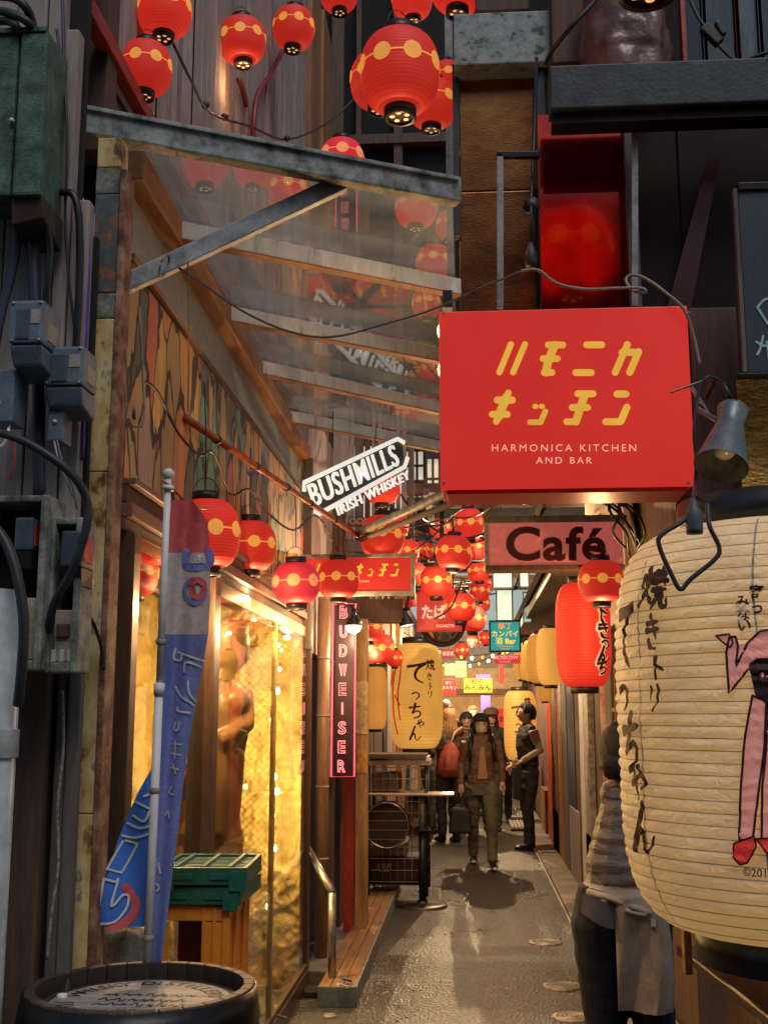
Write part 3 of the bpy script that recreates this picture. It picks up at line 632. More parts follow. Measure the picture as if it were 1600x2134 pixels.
# string of small bulbs on the plaster
ORD = ['first', 'second', 'third', 'fourth', 'fifth', 'sixth', 'seventh', 'eighth', 'ninth', 'tenth', 'eleventh', 'twelfth', 'thirteenth']
for k, (px, py) in enumerate(sorted([(585, 1300), (580, 1345), (583, 1395), (578, 1440), (574, 1620), (577, 1650), (570, 1700), (574, 1770), (520, 1510), (512, 1640), (470, 1560), (560, 1890), (565, 1500)], key=lambda q: q[1])):
    c = P(px, py, 6.86)
    r = thing('fairy_light', 'small warm bulb on the gold plaster, %s from the top' % ORD[k], 'fairy light', c, 'string of small bulbs inside the shop window')
    MB().ball(c, .011 if k % 3 else .017, 10, 7, (1, 1, 1.3)).build('bulb', m_bulb, r)
    MB().tube([c + V((0, 0, .018)), c + V((0, .004, .04))], .006, 8).build('socket', m_black, r)
    if k in (0, 3, 5, 7, 9, 11): lamp('bulb_light', c - V((0, .03, 0)), 1.0, (1, .66, .24), .02, r)
o = thing('shop_fill_lamp', 'added warm fill lamp inside the gold-lit shop window', 'lamp', (-1.25, 4.75, 2.27))  # ceiling lamp added to light the carved figure from the front
MB().lathe([(.02, .03), (.09, .02), (.1, -.01)], 20, (-1.25, 4.75, 2.285), caps=(1, 0)).build('shade', m_black, o)
MB().lathe([(.085, 0), (.05, -.03), (.0, -.04)], 20, (-1.25, 4.75, 2.275)).build('bulb', m_bulb, o)
lamp('lamp_light', (-1.25, 4.75, 2.2), 5, (1, .68, .28), .02, o)
# ================================================================ right building (dark upper front over the big lantern)
t = RB = thing('bar_building', 'dark red-panelled bar front above the big paper lantern at the right', 'building', (1.2, 4.6, 0))
m_fascia = M('dark_blue_steel', (.05, .06, .075), .5, metal=.3, var=.4, scale=12, bump=.35, bscale=70, ramp=[(.3, (.012, .015, .018)), (.5, (.025, .033, .04)), (.72, (.05, .062, .07)), (.8, (.2, .22, .22))], detail=9)
m_redgloss = M('glossy_red_panel', (.55, .03, .018), .12, metal=.95, var=.4, scale=4, bump=.06, bscale=14, coat=.5)
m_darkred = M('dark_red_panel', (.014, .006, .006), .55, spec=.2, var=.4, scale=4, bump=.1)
m_copper = M('copper_clad_ply', (.36, .13, .045), .24, metal=.8, var=.5, scale=3, stretch=(1, 1, 2.2), bump=.2, bscale=60, ramp=[(.28, (.07, .025, .01)), (.5, (.2, .075, .024)), (.75, (.36, .16, .045))])
m_lead = M('lichen_lead', (.3, .36, .35), .6, metal=.25, scale=20, bump=.3, detail=9, ramp=[(.36, (.05, .06, .06)), (.44, (.2, .24, .235)), (.6, (.28, .33, .32)), (.8, (.36, .42, .4))])
mb = MB(); mb.box((P(1145, 170, 3.9).x, 3.9, P(1370, 218, 3.9).z), (2.6, 4.0, P(1370, 127, 3.9).z)); mb.build('fascia_beam', m_fascia, t, bevel=.006)
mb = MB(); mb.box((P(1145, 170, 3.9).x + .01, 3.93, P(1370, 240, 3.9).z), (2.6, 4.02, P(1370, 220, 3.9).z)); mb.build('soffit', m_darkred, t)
def panel(nm, px0, py0, px1, py1, d, dep, mm, bev=.004): 
    mb = MB(); pb(mb, px0, py0, px1, py1, d, dep); return mb.build(nm, mm, t, bevel=bev)
panel('red_panel', 1128, 235, 1318, 900, 4.22, .03, m_redgloss, 0)
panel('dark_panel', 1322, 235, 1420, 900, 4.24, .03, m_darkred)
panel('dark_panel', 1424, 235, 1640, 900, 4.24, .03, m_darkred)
panel('panel_batten', 1306, 235, 1330, 640, 4.17, .04, M('grey_batten', (.1, .1, .1), .5, var=.3))
mb = MB(); q = [P(1390, 640, 4.18), P(1440, 640, 4.18), P(1500, 330, 4.18), P(1475, 330, 4.18)]
mb.hexa(q + [p + V((0, .03, 0)) for p in q]); mb.build('slanted_reflection', M('maroon_reflection', (.06, .01, .01), .35, var=.3), t)  # solid maroon strip stands in for a slanted red reflection
panel('jamb_board', 1444, 640, 1545, 1060, 4.1, .05, M('purple_brown_board', (.12, .06, .06), .6, var=.4, scale=5, stretch=(5, 5, .5)))
MB().box((1.06, 4.78, 2.3), (2.6, 5.4, 7)).build('wall_core', m_dark, t)
MB().box((.28, 4.8, 3.05), (1.2, 5.6, 7)).build('wall_core', m_dark, t)
panel('hammered_plate', 1540, 785, 1720, 1030, 4.0, .02, M('hammered_brass', (.5, .3, .08), .25, metal=.8, var=.5, scale=9, stretch=(1, 1, 2.5), bump=1.0, bscale=22, bdist=.02), 0)
# upstairs windows over the beam
mw = M('window_frame_paint', (.3, .33, .35), .5, var=.3)
for k, (a, b) in enumerate([(1424, 1462), (1468, 1530), (1536, 1578), (1584, 1640)]):
    w_ = panel('window', a, -160, b, 128, 4.28, .02, M('window_glass_%d' % k, [(.02, .03, .035), (.06, .09, .1), (.12, .17, .18), (.05, .08, .09)][k], .08, var=.6, scale=5, stretch=(3, 3, .5), bump=.15), 0)
    for s in (a - 3, b + 3):
        mb = MB(); pb(mb, s - 5, -160, s + 5, 128, 4.26, .05); mb.build('frame', mw if k % 2 else m_redpaint, w_, bevel=.003)
panel('window_wall', 1148, -160, 1215, 128, 4.32, .04, m_brownw)
# copper clad duct with lead cap
t = thing('duct_casing', 'copper-brown casing with a lichened grey metal cap above the red sign box', 'duct', P(1040, 640, 4.5))
panel2 = lambda nm, a, b, c, e, d, dep, mm, bev=.004: (lambda mb: mb.build(nm, mm, t, bevel=bev))(pb(MB(), a, b, c, e, d, dep))
panel2('lower_cladding', 957, 398, 1118, 700, 4.5, .6, m_copper)
panel2('upper_cladding', 957, 130, 1118, 396, 4.5, .6, m_copper)
panel2('metal_cap', 945, 24, 1146, 131, 4.38, .8, m_lead, .006)
panel2('edge_strip', 944, 132, 957, 490, 4.47, .04, m_black, 0)
panel2('corner_post', 1121, 128, 1142, 700, 4.42, .05, m_black, .003)
panel2('upper_stub', 990, -160, 1100, 20, 4.7, .5, m_brownw)
# plastic wrapped bundle on the beam
t0 = P(1318, 127, 4.05)
def bundle(u, v):
    a = 2 * PI * u; n = mnoise.noise(V((math.cos(a) * 2, math.sin(a) * 2, v * 3.0))); n2 = mnoise.noise(V((math.cos(a) * 6, math.sin(a) * 6, v * 5)))
    prof = [.96, 1.0, .97, .9, .82, .74][min(5, int(v * 5))] * (1 - v * .12)
    r = .185 * prof * (1 + .12 * n + .06 * n2)
    return V((t0.x + r * math.cos(a) * .98, t0.y + .15 + r * .75 * math.sin(a), t0.z + .003 + v * .5))
mb = MB(); mb.grid(bundle, 64, 34); tag(mb.build('wrapped_bundle', M('brown_plastic_sheet', (.16, .07, .05), .28, var=.5, scale=4, bump=.4, bscale=14, bdist=.02)), 'brown plastic-wrapped bundle standing on the dark steel beam', 'bundle')
cable('power_cable', 'black cable climbing from behind the copper casing to the upper right', [P(1138, 130, 4.3), P(1150, 105, 4.1), P(1190, 55, 4.0), P(1240, 0, 4.0), P(1270, -40, 4.0)], .009, m_rubber)
cable('power_cable', 'black cable crossing the upstairs window with a plug connector', [P(1430, -20, 4.15), P(1452, 30, 4.12), P(1478, 68, 4.1), P(1508, 105, 4.08), P(1540, 128, 4.05), P(1570, 118, 4.02), P(1640, 95, 4.0)], .007, m_rubber)
t = thing('plug_connector', 'black cable plug connector in front of the upstairs window', 'connector', P(1483, 75, 4.09))
c = P(1483, 72, 4.09); MB().bar(c + V((-.03, 0, .035)), c + V((.03, 0, -.035)), .04, .035, up=(0, 1, 0)).build('plug_body', m_black, t, bevel=.005)
MB().bar(c + V((.018, -.01, .045)), c + V((.042, -.01, -.01)), .02, .03, up=(0, 1, 0)).build('clip', m_black, t, bevel=.004)
# chalkboard
t = thing('chalkboard', 'dark blackboard with blue chalk strokes at the upper right edge', 'blackboard', P(1600, 782, 3.8))
pb(MB(), 1548, 392, 1760, 774, 3.8, .015).build('board', M('slate_board', (.025, .042, .06), .6, var=.5, scale=3, stretch=(3, 3, .5)), t)
for a in ((1538, 376, 1770, 391), (1538, 775, 1770, 784)): pb(MB(), *a, 3.79, .03).build('frame_rail', m_blackm, t, bevel=.002)
pb(MB(), 1538, 391, 1547, 775, 3.79, .03).build('frame_rail', m_greyw, t, bevel=.002)
mb = MB(); n = 0
for st in ([(1578, 640), (1598, 622), (1640, 630)], [(1578, 640), (1592, 662), (1610, 690)], [(1576, 712), (1590, 720), (1600, 718)], [(1590, 700), (1584, 725), (1578, 738)], [(1598, 712), (1602, 744)]):
    mb.geo2d(*ribbon(catmull(st, 6), 5), lambda u, v, h, n=n: P(u, v, 3.797 - .0003 * n)); n += 1
mb.build('chalk_lettering', M('blue_chalk', (.35, .6, .7), .9, var=.3, scale=60), t)

# ================================================================ round paper lanterns
m_paper = GLOW('lit_red_paper', (.56, .023, .012), 1.0, (.3, .015, .01), .6, .16, 9, each=.28)
m_paperp = GLOW('lit_pink_red_paper', (.54, .02, .036), 1.0, (.3, .015, .03), .6, .1, 7)
m_paperd = GLOW('dim_red_paper', (.46, .018, .012), .8, (.45, .03, .02), .6, .15, 7)
m_dot = GLOW('lit_yellow_print', (.66, .25, .04), 1.0, (.4, .2, .05), .6, .2, 14)
m_hoop = GLOW('red_bamboo_hoop', (.36, .012, .008), 1.0, (.2, .01, .008))
m_ring = M('black_lacquer_ring', (.018, .017, .018), .38, var=.4, scale=20)
m_vent = GLOW('lit_vent', (1, .55, .25), .75, var=.1)
LR = .12
def lprof(s, R=LR, H=.245, e=2.5, rc=.40):
    """radius of the shade at height fraction s in [0, 1]"""
    u = abs(2 * s - 1)
    return R * (rc + (1 - rc) * (1 - u ** e) ** (1 / 1.9))
def make_lantern(R, H, paper, e=2.5, rc=.40, ribs=22, dots=8, dr=.235, dot_m=m_dot):
    t = thing('paper_lantern', 'x', 'lantern', (0, 0, 0), 'round red paper lanterns with yellow dots', local=True)
    def surf(a, z, lift=0):
        s = min(1, max(0, z / H + .5)); r = lprof(s, R, H, e, rc)
        edge = max(0, abs(2 * s - 1) - .55) / .45
        r *= 1 + .012 * math.cos(16 * a) * edge
        r += R * .011 * abs(math.sin(PI * ribs * s)) + lift
        return V((r * math.cos(a), r * math.sin(a), z))
    nv = ribs * 3
    mb = MB(); mb.grid(lambda u, v: surf(2 * PI * u, (v - .5) * H), 48, nv); mb.build('paper_shade', paper, t)
    mb = MB()
    for k in range(1, ribs):
        z = (k / ribs - .5) * H; w = .0009
        mb.grid(lambda u, v: surf(2 * PI * u, z + (v - .5) * 2 * w, .0006 + .0006 * (1 - abs(2 * v - 1))), 40, 2)
    mb.build('hoop_ribs', m_hoop, t)
    mb = MB()
    for k in range(dots):
        a0 = 2 * PI * (k + .5) / dots - PI / 2; r0 = R * dr
        pts = [(0, 0)]; fs = []; rings = 3; seg = 16
        for q in range(1, rings + 1):
            for j in range(seg): an = 2 * PI * j / seg; pts.append((math.cos(an) * r0 * q / rings, math.sin(an) * r0 * q / rings))
        for j in range(seg): fs.append((0, 1 + j, 1 + (j + 1) % seg))
        for q in range(rings - 1):
            for j in range(seg): j2 = (j + 1) % seg; fs.append((1 + q * seg + j, 1 + (q + 1) * seg + j, 1 + (q + 1) * seg + j2, 1 + q * seg + j2))
        mb.geo2d(pts, fs, lambda u, v, h: surf(a0 + u / R, v + R * .06, .0022))
        ga = 2 * PI / dots; seg2 = [(r0 * .9 + (ga * R - 1.8 * r0) * i / 5, 0) for i in range(6)]
        mb.geo2d(*ribbon(seg2, R * .05, cap=False), lambda u, v, h: surf(a0 + u / R, v + R * .06, .0024))
    mb.build('dot_band', dot_m, t)
    r1 = R * rc
    MB().lathe([(r1 * .8, -H / 2 - .032 * R / .12), (r1 * 1.02, -H / 2 - .032 * R / .12), (r1 * 1.04, -H / 2 + .006), (r1 * .92, -H / 2 + .008), (r1 * .85, -H / 2 - .02)], 28).build('bottom_ring', m_ring, t)
    vb = MB().lathe([(r1 * .82, -H / 2 - .024), (0, -H / 2 - .024)], 20).build('bottom_board', m_ring, t)
    mb = MB()
    for k in range(5): a = 2 * PI * k / 5; mb.lathe([(r1 * .17, 0), (0, 0)], 10, (r1 * .5 * math.cos(a), r1 * .5 * math.sin(a), -H / 2 - .0255))
    mb.build('vent_hole', m_vent, vb)
    MB().lathe([(r1 * .9, H / 2 - .006), (r1 * 1.06, H / 2 - .006), (r1 * 1.04, H / 2 + .03 * R / .12), (r1 * .9, H / 2 + .03 * R / .12), (r1 * .88, H / 2)], 28).build('top_ring', m_ring, t)
    mb = MB(); mb.tube([(r1 * math.cos(a), 0, H / 2 + .02 + r1 * 1.3 * math.sin(a)) for a in [PI * i / 12 for i in range(13)]], .0018, 5); mb.build('bail_wire', m_wire, t)
    return t
PROTO = {}
PROTO['r'] = make_lantern(.12, .235, m_paper)
PROTO['p'] = make_lantern(.12, .205, m_paperp, e=1.75, rc=.42, ribs=24, dr=.27, dots=7, dot_m=GLOW('lit_pink_print', (.66, .2, .08), 1, (.6, .25, .1), var=.2))
PROTO['d'] = make_lantern(.12, .235, m_paperd)
used = set()
def hang(kind, px, py, wpx, d, label, spin=0, tilt=0, cord=None):
    """lantern whose shade is centred on a pixel and wpx pixels wide at distance d"""
    o = PROTO[kind] if kind not in used else copy_tree(PROTO[kind]); used.add(kind)
    s = wpx * d / F / .24; q_ = 1 + .05 * math.sin(px * 1.7); o.scale = (s, s, s * q_)
    r = ray(px, py); o.location = P(px, py, d); o.rotation_euler = (0, tilt, spin); o['label'] = label
    if cord is not None:
        c_ = cord / s; mb = MB(); mb.tube([(0, 0, .185), (.004, 0, .185 + c_ / 2), (0, 0, .185 + c_)], .0026, 6)
        mb.build('hanging_cord', m_black, o)
    return o
R_ = random.Random(3)
up = [('r', 343, 22, 124, 3.62, 'red dotted lantern cut by the top edge, above the leftmost one'),
      ('r', 303, 142, 120, 3.55, 'red dotted lantern lowest and leftmost above the canopy beam'),
      ('r', 505, 84, 106, 4.9, 'red dotted lantern above the two red conduits on the siding'),
      ('r', 612, 58, 95, 6.0, 'red dotted lantern in front of the orange plywood at the top'),
      ('r', 706, -16, 86, 6.6, 'red dotted lantern cut by the top edge before the dark void'),
      ('r', 833, 150, 178, 4.0, 'largest red dotted lantern, hanging beside the grey metal cap'),
      ('d', 790, 168, 130, 4.9, 'red dotted lantern almost hidden behind the largest one'),
      ('r', 858, -4, 92, 6.0, 'red dotted lantern cut by the top edge behind the largest one'),
      ('r', 955, -36, 128, 4.9, 'red dotted lantern cut by the top edge over the grey metal cap'),
      ('r', 900, 216, 108, 5.0, 'red dotted lantern half hidden beside the copper casing'),
      ('r', 930, 165, 80, 5.9, 'small red dotted lantern mostly hidden behind the copper casing edge'),
      ('p', 712, 330, 100, 5.9, 'red lantern rising behind the middle of the canopy beam'),
      ('r', 425, 340, 104, 4.3, 'red lantern seen through the canopy glass beside the rusty post'),
      ('r', 527, 352, 84, 5.1, 'red lantern seen through the canopy glass, second from the post'),
      ('r', 600, 398, 92, 6.2, 'red lantern seen through the canopy glass behind the brace'),
      ('r', 868, 432, 92, 7.4, 'red lantern seen through the canopy glass nearest the copper casing top'),
      ('d', 936, 470, 60, 8.4, 'small red lantern through the canopy glass beside the copper casing'),
      ('d', 905, 548, 80, 7.6, 'red lantern through the glass behind the second purlin'),
      ('r', 888, 632, 62, 8.2, 'small red lantern through the glass just left of the red sign box')]
for k, px, py, w_, d_, lb in up:
    o = hang(k, px, py, w_, d_, lb, R_.uniform(0, .78), R_.uniform(-.07, .07))
    if px in (505, 833): lamp('lantern_light', (0, 0, -.25), .14, (1, .5, .22), .004, o)
low = [('r', 430, 1113, 142, 4.05, 'largest low red lantern, hanging beside the white banner pole', .36),
       ('r', 520, 1138, 112, 5.2, 'low red lantern half behind the largest one, over a warm bulb', .30),
       ('p', 617, 1216, 102, 5.6, 'pinkish flattened red lantern hanging above the glass shop front', .30),
       ('r', 705, 1207, 86, 6.7, 'red lantern in front of the framed red sign', .22),
       ('r', 796, 1012, 76, 7.8, 'red lantern behind the slanted white whiskey lettering', None),
       ('r', 797, 1118, 92, 7.0, 'red lantern just above the framed red sign', None),
       ('r', 846, 1150, 54, 8.6, 'small red lantern at the upper right corner of the framed red sign', None),
       ('r', 822, 1098, 60, 8.8, 'red lantern tucked behind the one above the framed red sign', None),
       ('r', 977, 1092, 62, 9.2, 'red lantern touching the left end of the cafe sign top', None),
       ('r', 945, 1152, 74, 7.9, 'red lantern hanging clear between the framed sign and the cafe sign', None),
       ('r', 990, 1142, 52, 11.0, 'red lantern half hidden by the lower left corner of the cafe sign', None),
       ('r', 908, 1212, 66, 8.3, 'red lantern overlapping the top of the tobacco sign', None),
       ('r', 960, 1266, 62, 8.4, 'red lantern overlapping the right end of the tobacco sign', None),
       ('r', 997, 1190, 46, 11.5, 'small red lantern directly below the cafe sign corner', None),
       ('r', 999, 1232, 42, 12.5, 'small red lantern lowest under the cafe sign corner', None),
       ('d', 985, 1290, 54, 10.5, 'dim red lantern behind the tobacco sign corner', None),
       ('r', 1004, 1258, 34, 14.5, 'tiny far red lantern left of the white lit window', None),
       ('r', 768, 1308, 62, 10.2, 'red lantern beside the white globe lamp', None),
       ('r', 790, 1352, 64, 10.4, 'red lantern just left of the yellow lettered lantern', None),
       ('d', 845, 1246, 44, 9.6, 'dim red lantern under the framed red sign', None),
       ('r', 822, 1372, 34, 11.0, 'small red lantern squeezed behind the yellow lettered one', None),
       ('r', 884, 1148, 40, 12.0, 'small red lantern behind the one hanging clear of the signs', None),
       ('r', 918, 1100, 46, 11.0, 'small red lantern above the one hanging clear of the signs', None),
       ('r', 1012, 1216, 30, 15.5, 'tiny red lantern beside the widest bright window', None),
       ('d', 866, 1196, 44, 10.5, 'red lantern wedged between the framed sign and the tobacco sign', None),
       ('r', 1012, 1330, 28, 17.0, 'tiny red lantern at the left edge of the teal sign', None),
       ('r', 962, 1356, 30, 16.0, 'tiny red lantern under the convex mirror', None),
       ('r', 745, 1276, 44, 10.8, 'small red lantern peeping out beside the globe lamp cap', None),
       ('r', 985, 1336, 24, 19.0, 'tiniest red lantern between the mirror and the teal sign', None),
       ('r', 1106, 1268, 26, 17.5, 'tiny red lantern under the sloping soffit at the right', None),
       ('r', 1252, 1212, 92, 5.9, 'red dotted lantern below the cafe sign, in front of the long red one', None),
       ('r', 285, 1195, 92, 3.95, 'red lantern inside the shop behind the first pane', None)]
GLO = {(430, 1113): 1.3, (520, 1138): .9, (617, 1216): .8, (705, 1207): 1.0, (797, 1118): 1.0, (945, 1152): 1.2, (768, 1308): 1.0, (1252, 1212): .7}
for k, px, py, w_, d_, lb, cd_ in low:
    o = hang(k, px, py, w_, d_, lb, R_.uniform(0, .78), R_.uniform(-.07, .07), cd_)
    if (px, py) in GLO: lamp('lantern_light', (0, 0, -.25), GLO[(px, py)] * 1.3, (1, .55, .24), .004, o)      # spills from the open bottom
# a lantern over the street, above the frame: it is what the glossy red panel mirrors
o = hang('r', 1215, 470, 150, 6.45, 'red lantern above the frame, seen only mirrored in the red panel'); o.location = (.53, 3.0, 3.86)
for o_ in [o]: o_.scale = (1.7, 1.7, 1.7)
# ================================================================ long and barrel-shaped paper lanterns
def long_lantern(name, label, cx, y, zb, zt, R, paper, ribs, rc=.5, e=5.5, ring=True, group=None, pleat=.012, rm=None, nseg=64, cat='lantern', creases=0):
    H = zt - zb; c = V((cx, y, (zb + zt) / 2)); t = thing(name, label, cat, (cx, y, zb), group)
    def surf(a, z, lift=0):      # z from -H/2 .. H/2
        s = min(1, max(0, z / H + .5)); u = abs(2 * s - 1); r = R * (rc + (1 - rc) * (1 - u ** e) ** (1 / 2.0))
        ph = (s * ribs) % 1
        r += R * pleat * (math.sin(PI * ph) ** .7) * (1.0)
        if creases:
            r += R * creases * mnoise.noise(V((a * 7, s * ribs * .9, 1.5))) * math.sin(PI * ph) + R * creases * .7 * mnoise.noise(V((a * 2.5, s * 5, 4)))
        r += lift
        return c + V((r * math.cos(a), r * math.sin(a), z))
    mb = MB(); mb.grid(lambda u, v: surf(2 * PI * u, (v - .5) * H), nseg, ribs * (6 if creases else 4)); mb.build('paper_shade', paper, t)
    if ring:
        r1 = R * rc; q = (.085 if creases else .11) * R / .47
        MB().lathe([(r1 * .9, -H / 2 - q), (r1 * 1.0, -H / 2 - q), (r1 * 1.02, -H / 2 + .01), (r1 * .9, -H / 2 + .01)], 36, c).build('bottom_ring', rm or m_ring, t)
        MB().lathe([(r1 * .91, -H / 2 - q * .6), (0, -H / 2 - q * .6)], 24, c).build('bottom_board', rm or m_ring, t)
        MB().lathe([(r1 * .9, H / 2 - .01), (r1 * 1.02, H / 2 - .01), (r1 * 1.0, H / 2 + q), (r1 * .9, H / 2 + q)], 36, c).build('top_ring', rm or m_ring, t)
    return t, surf, H
m_ink = M('brush_ink', (.05, .012, .012), .6, var=.4, scale=12)
def write_on(surf, R, glyphs, a0, zs, size, w, parent, name='brush_lettering', m=None, lift=.004, xs=1.0, slant=0):
    mb = MB(); n = 0
    for ch, zc in zip(glyphs, zs):
        for vs, fs in brush(ch, w):
            n += 1
            mb.geo2d([((u - .5) * xs, v - .5) for u, v in vs], fs, lambda u, v, h, n=n: surf(a0 + (u + slant * v) * size / R, zc + v * size, lift + .0004 * n))
    return mb.build(name, m or m_ink, parent)
def text_on(surf, R, s, a0, zc, size, parent, m, bold=.0, lift=.003, name='lettering', xs=1):
    vs, fs = text_geo(s, 1, bold, xs=xs); mb = MB()
    mb.geo2d(vs, fs, lambda u, v, h: surf(a0 + u * size / R, zc + v * size, lift)); return mb.build(name, m, parent)
# the big cream lantern
def paper_mat(name, col, trans=.45, ecol=None, es=0):
    m, t_, b = _nodes(name); L = t_.links.new; t_.nodes.remove(b); out = t_.nodes['Material Output']
    tc = _n(t_, 'ShaderNodeTexCoord'); nz = _n(t_, 'ShaderNodeTexNoise'); nz.inputs['Scale'].default_value = 5; nz.inputs['Detail'].default_value = 7; L(tc.outputs['Object'], nz.inputs['Vector'])
    cr = _n(t_, 'ShaderNodeValToRGB'); e = cr.color_ramp.elements; e[0].position = .3; e[1].position = .7; e[0].color = c4([x * .78 for x in col]); e[1].color = c4(col); L(nz.outputs['Fac'], cr.inputs[0])
    n2 = _n(t_, 'ShaderNodeTexNoise'); n2.inputs['Scale'].default_value = 26; n2.inputs['Detail'].default_value = 4; n2.inputs['Distortion'].default_value = 1.5
    mp = _n(t_, 'ShaderNodeMapping'); mp.inputs['Scale'].default_value = (1, 1, 1.6); L(tc.outputs['Object'], mp.inputs[0]); L(mp.outputs[0], n2.inputs['Vector'])
    bp = _n(t_, 'ShaderNodeBump'); bp.inputs['Strength'].default_value = .8; bp.inputs['Distance'].default_value = .014; L(n2.outputs['Fac'], bp.inputs['Height'])
    pr = _n(t_, 'ShaderNodeBsdfPrincipled'); pr.inputs['Roughness'].default_value = .42; L(cr.outputs[0], pr.inputs['Base Color']); L(bp.outputs[0], pr.inputs['Normal'])
    tl = _n(t_, 'ShaderNodeBsdfTranslucent'); L(cr.outputs[0], tl.inputs[0])
    mx = _n(t_, 'ShaderNodeMixShader'); mx.inputs[0].default_value = trans; L(pr.outputs[0], mx.inputs[1]); L(tl.outputs[0], mx.inputs[2]); L(mx.outputs[0], out.inputs[0])
    return m
m_cream = paper_mat('cream_lantern_paper', (.86, .79, .63), .32)
D = 3.25; cx = P(1648, 1500, D).x; zt = P(1600, 1108, D).z; zb = P(1600, 1938, D).z
t, surf, H = BIG = long_lantern('giant_lantern', 'huge cream paper lantern with brush writing at the right edge', cx, D, zb, zt, .458, m_cream, 36, rc=.60, e=5.0, pleat=.009, nseg=120, creases=.016)
R = .458
mb = MB()
for k in range(1, 36):
    z_ = (k / 36 - .5) * H; mb.tube([surf(2 * PI * i / 90, z_, .0012) for i in range(91)], .0011, 4, caps=False)
tag(mb.build('bamboo_hoops', M('bamboo_hoop', (.46, .36, .22), .6), t), kind='stuff')
for az in (-1.98, -1.2, -2.75): MB().grid(lambda u, v: surf(az + (u - .5) * .012 + .006 * math.sin(v * 21), (v - .5) * H * .97, .0018), 2, 160).build('paper_seam', M('greyed_paper_seam', (.38, .36, .3), .6), t)
lamp('lantern_bulb', (cx, D, zb + .28), .30, (1, .62, .26), .05, t)
lamp('lantern_bulb', (cx, D, zt - .22), .42, (1, .62, .26), .05, t)
def hit(px, py):
    """(azimuth, height) where the line of sight meets the shade"""
    r = ray(px, py); ox, oy = -cx, -D; A = r.x ** 2 + r.y ** 2; B = 2 * (ox * r.x + oy * r.y); C_ = ox * ox + oy * oy - (R * 1.005) ** 2
    dd = max(0, B * B - 4 * A * C_); k = (-B - math.sqrt(dd)) / (2 * A); p = CAM + r * k
    return math.atan2(p.y - D, p.x - cx), p.z - (zb + zt) / 2
def ang(px, py=1500): return hit(px, py)[0]
def zz(py, px=1500): return hit(px, py)[1]
# main name down the left edge, small line beside it
def brush_px(ch, x0, y0, x1, y1, w):
    mb = MB(); n = 0
    for vs, fs in brush(ch, w):
        n += 1; mb.geo2d([(x0 + (x1 - x0) * u, y1 + (y0 - y1) * v) for u, v in vs], fs, lambda u, v, h, n=n: surf(*hit(u, v), .009 + .0004 * n))
    mb.build('brush_lettering', m_ink, t)
for a in [('て', 1296, 1252, 1324, 1392, .2), ('っ', 1296, 1412, 1320, 1488, .2), ('ち', 1302, 1490, 1342, 1608, .17), ('ゃ', 1316, 1588, 1362, 1672, .16), ('ん', 1318, 1672, 1372, 1782, .17)]: brush_px(*a)
for a in [('焼', 1330, 1180, 1392, 1272, .15), ('き', 1344, 1282, 1382, 1356, .17), ('ト', 1352, 1368, 1398, 1418, .15), ('リ', 1352, 1424, 1386, 1484, .15)]: brush_px(*a)
for ch, px, py in [('寄', 1576, 1236), ('っ', 1576, 1268), ('み', 1545, 1256), ('な', 1548, 1282), ('い', 1550, 1304)]: text_on(surf, R, ch, ang(px, py), zz(py, px), .036, t, m_ink, .025)
text_on(surf, R, '©2014 K', ang(1590, 1822), zz(1822, 1590), .026, t, m_ink, .01)
# printed figure: plain pink silhouette with outlines and red shoes
m_pink = GLOW('glowing_pink_print', (.6, .2, .16), .42, (.8, .36, .3), .6, .25, 60); m_redink = GLOW('glowing_red_print', (.6, .03, .02), .35, (.62, .04, .03), .5)  # print emits a little, standing in for lamplight through the paper
def print_poly(pts, m, name, lift, out=None):
    bm = bmesh.new(); vs = [bm.verts.new((p[0], p[1], 0)) for p in pts]; f = bm.faces.new(vs)
    bmesh.ops.triangulate(bm, faces=[f]); 
    for _ in range(3): bmesh.ops.subdivide_edges(bm, edges=[e for e in bm.edges if e.calc_length() > 14], cuts=1, use_grid_fill=False); bmesh.ops.triangulate(bm, faces=[g for g in bm.faces if len(g.verts) > 3])
    bm.verts.index_update(); v2 = [(v.co.x, v.co.y) for v in bm.verts]; fs = [tuple(v.index for v in g.verts) for g in bm.faces]; bm.free()
    mb = MB(); mb.geo2d(v2, fs, lambda u, v, h: surf(*hit(u, v), lift)); mb.build(name, m, t)
    if out:
        mb = MB(); loop = list(pts) + [pts[0]]; dense = []
        for i in range(len(loop) - 1):
            for k in range(6): dense.append((loop[i][0] + (loop[i + 1][0] - loop[i][0]) * k / 6, loop[i][1] + (loop[i + 1][1] - loop[i][1]) * k / 6))
        mb.geo2d(*ribbon(dense + [pts[0]], out), lambda u, v, h: surf(*hit(u, v), lift + .0015)); mb.build(name + '_outline', m_ink, t)
arm = [(1522, 1330), (1534, 1327), (1540, 1345), (1536, 1390), (1560, 1340), (1585, 1316), (1640, 1308), (1690, 1320), (1690, 1420), (1600, 1420), (1562, 1395), (1523, 1445), (1516, 1360)]
print_poly(arm, m_pink, 'printed_figure', .010, 5)
print_poly([(1562, 1384), (1580, 1372), (1690, 1372), (1690, 1470), (1600, 1470), (1575, 1448)], m_ink, 'printed_shorts', .0125)
leg1 = [(1570, 1450), (1598, 1462), (1594, 1560), (1584, 1640), (1570, 1750), (1543, 1750), (1546, 1650), (1554, 1540)]
leg2 = [(1602, 1470), (1650, 1470), (1648, 1600), (1640, 1740), (1588, 1750), (1590, 1640), (1598, 1560)]
print_poly(leg1, m_pink, 'printed_leg', .010, 5); print_poly(leg2, m_pink, 'printed_leg', .010, 5)
print_poly([(1533, 1758), (1574, 1742), (1578, 1765), (1560, 1798), (1545, 1802), (1532, 1785)], m_redink, 'printed_shoe', .0135, 4)
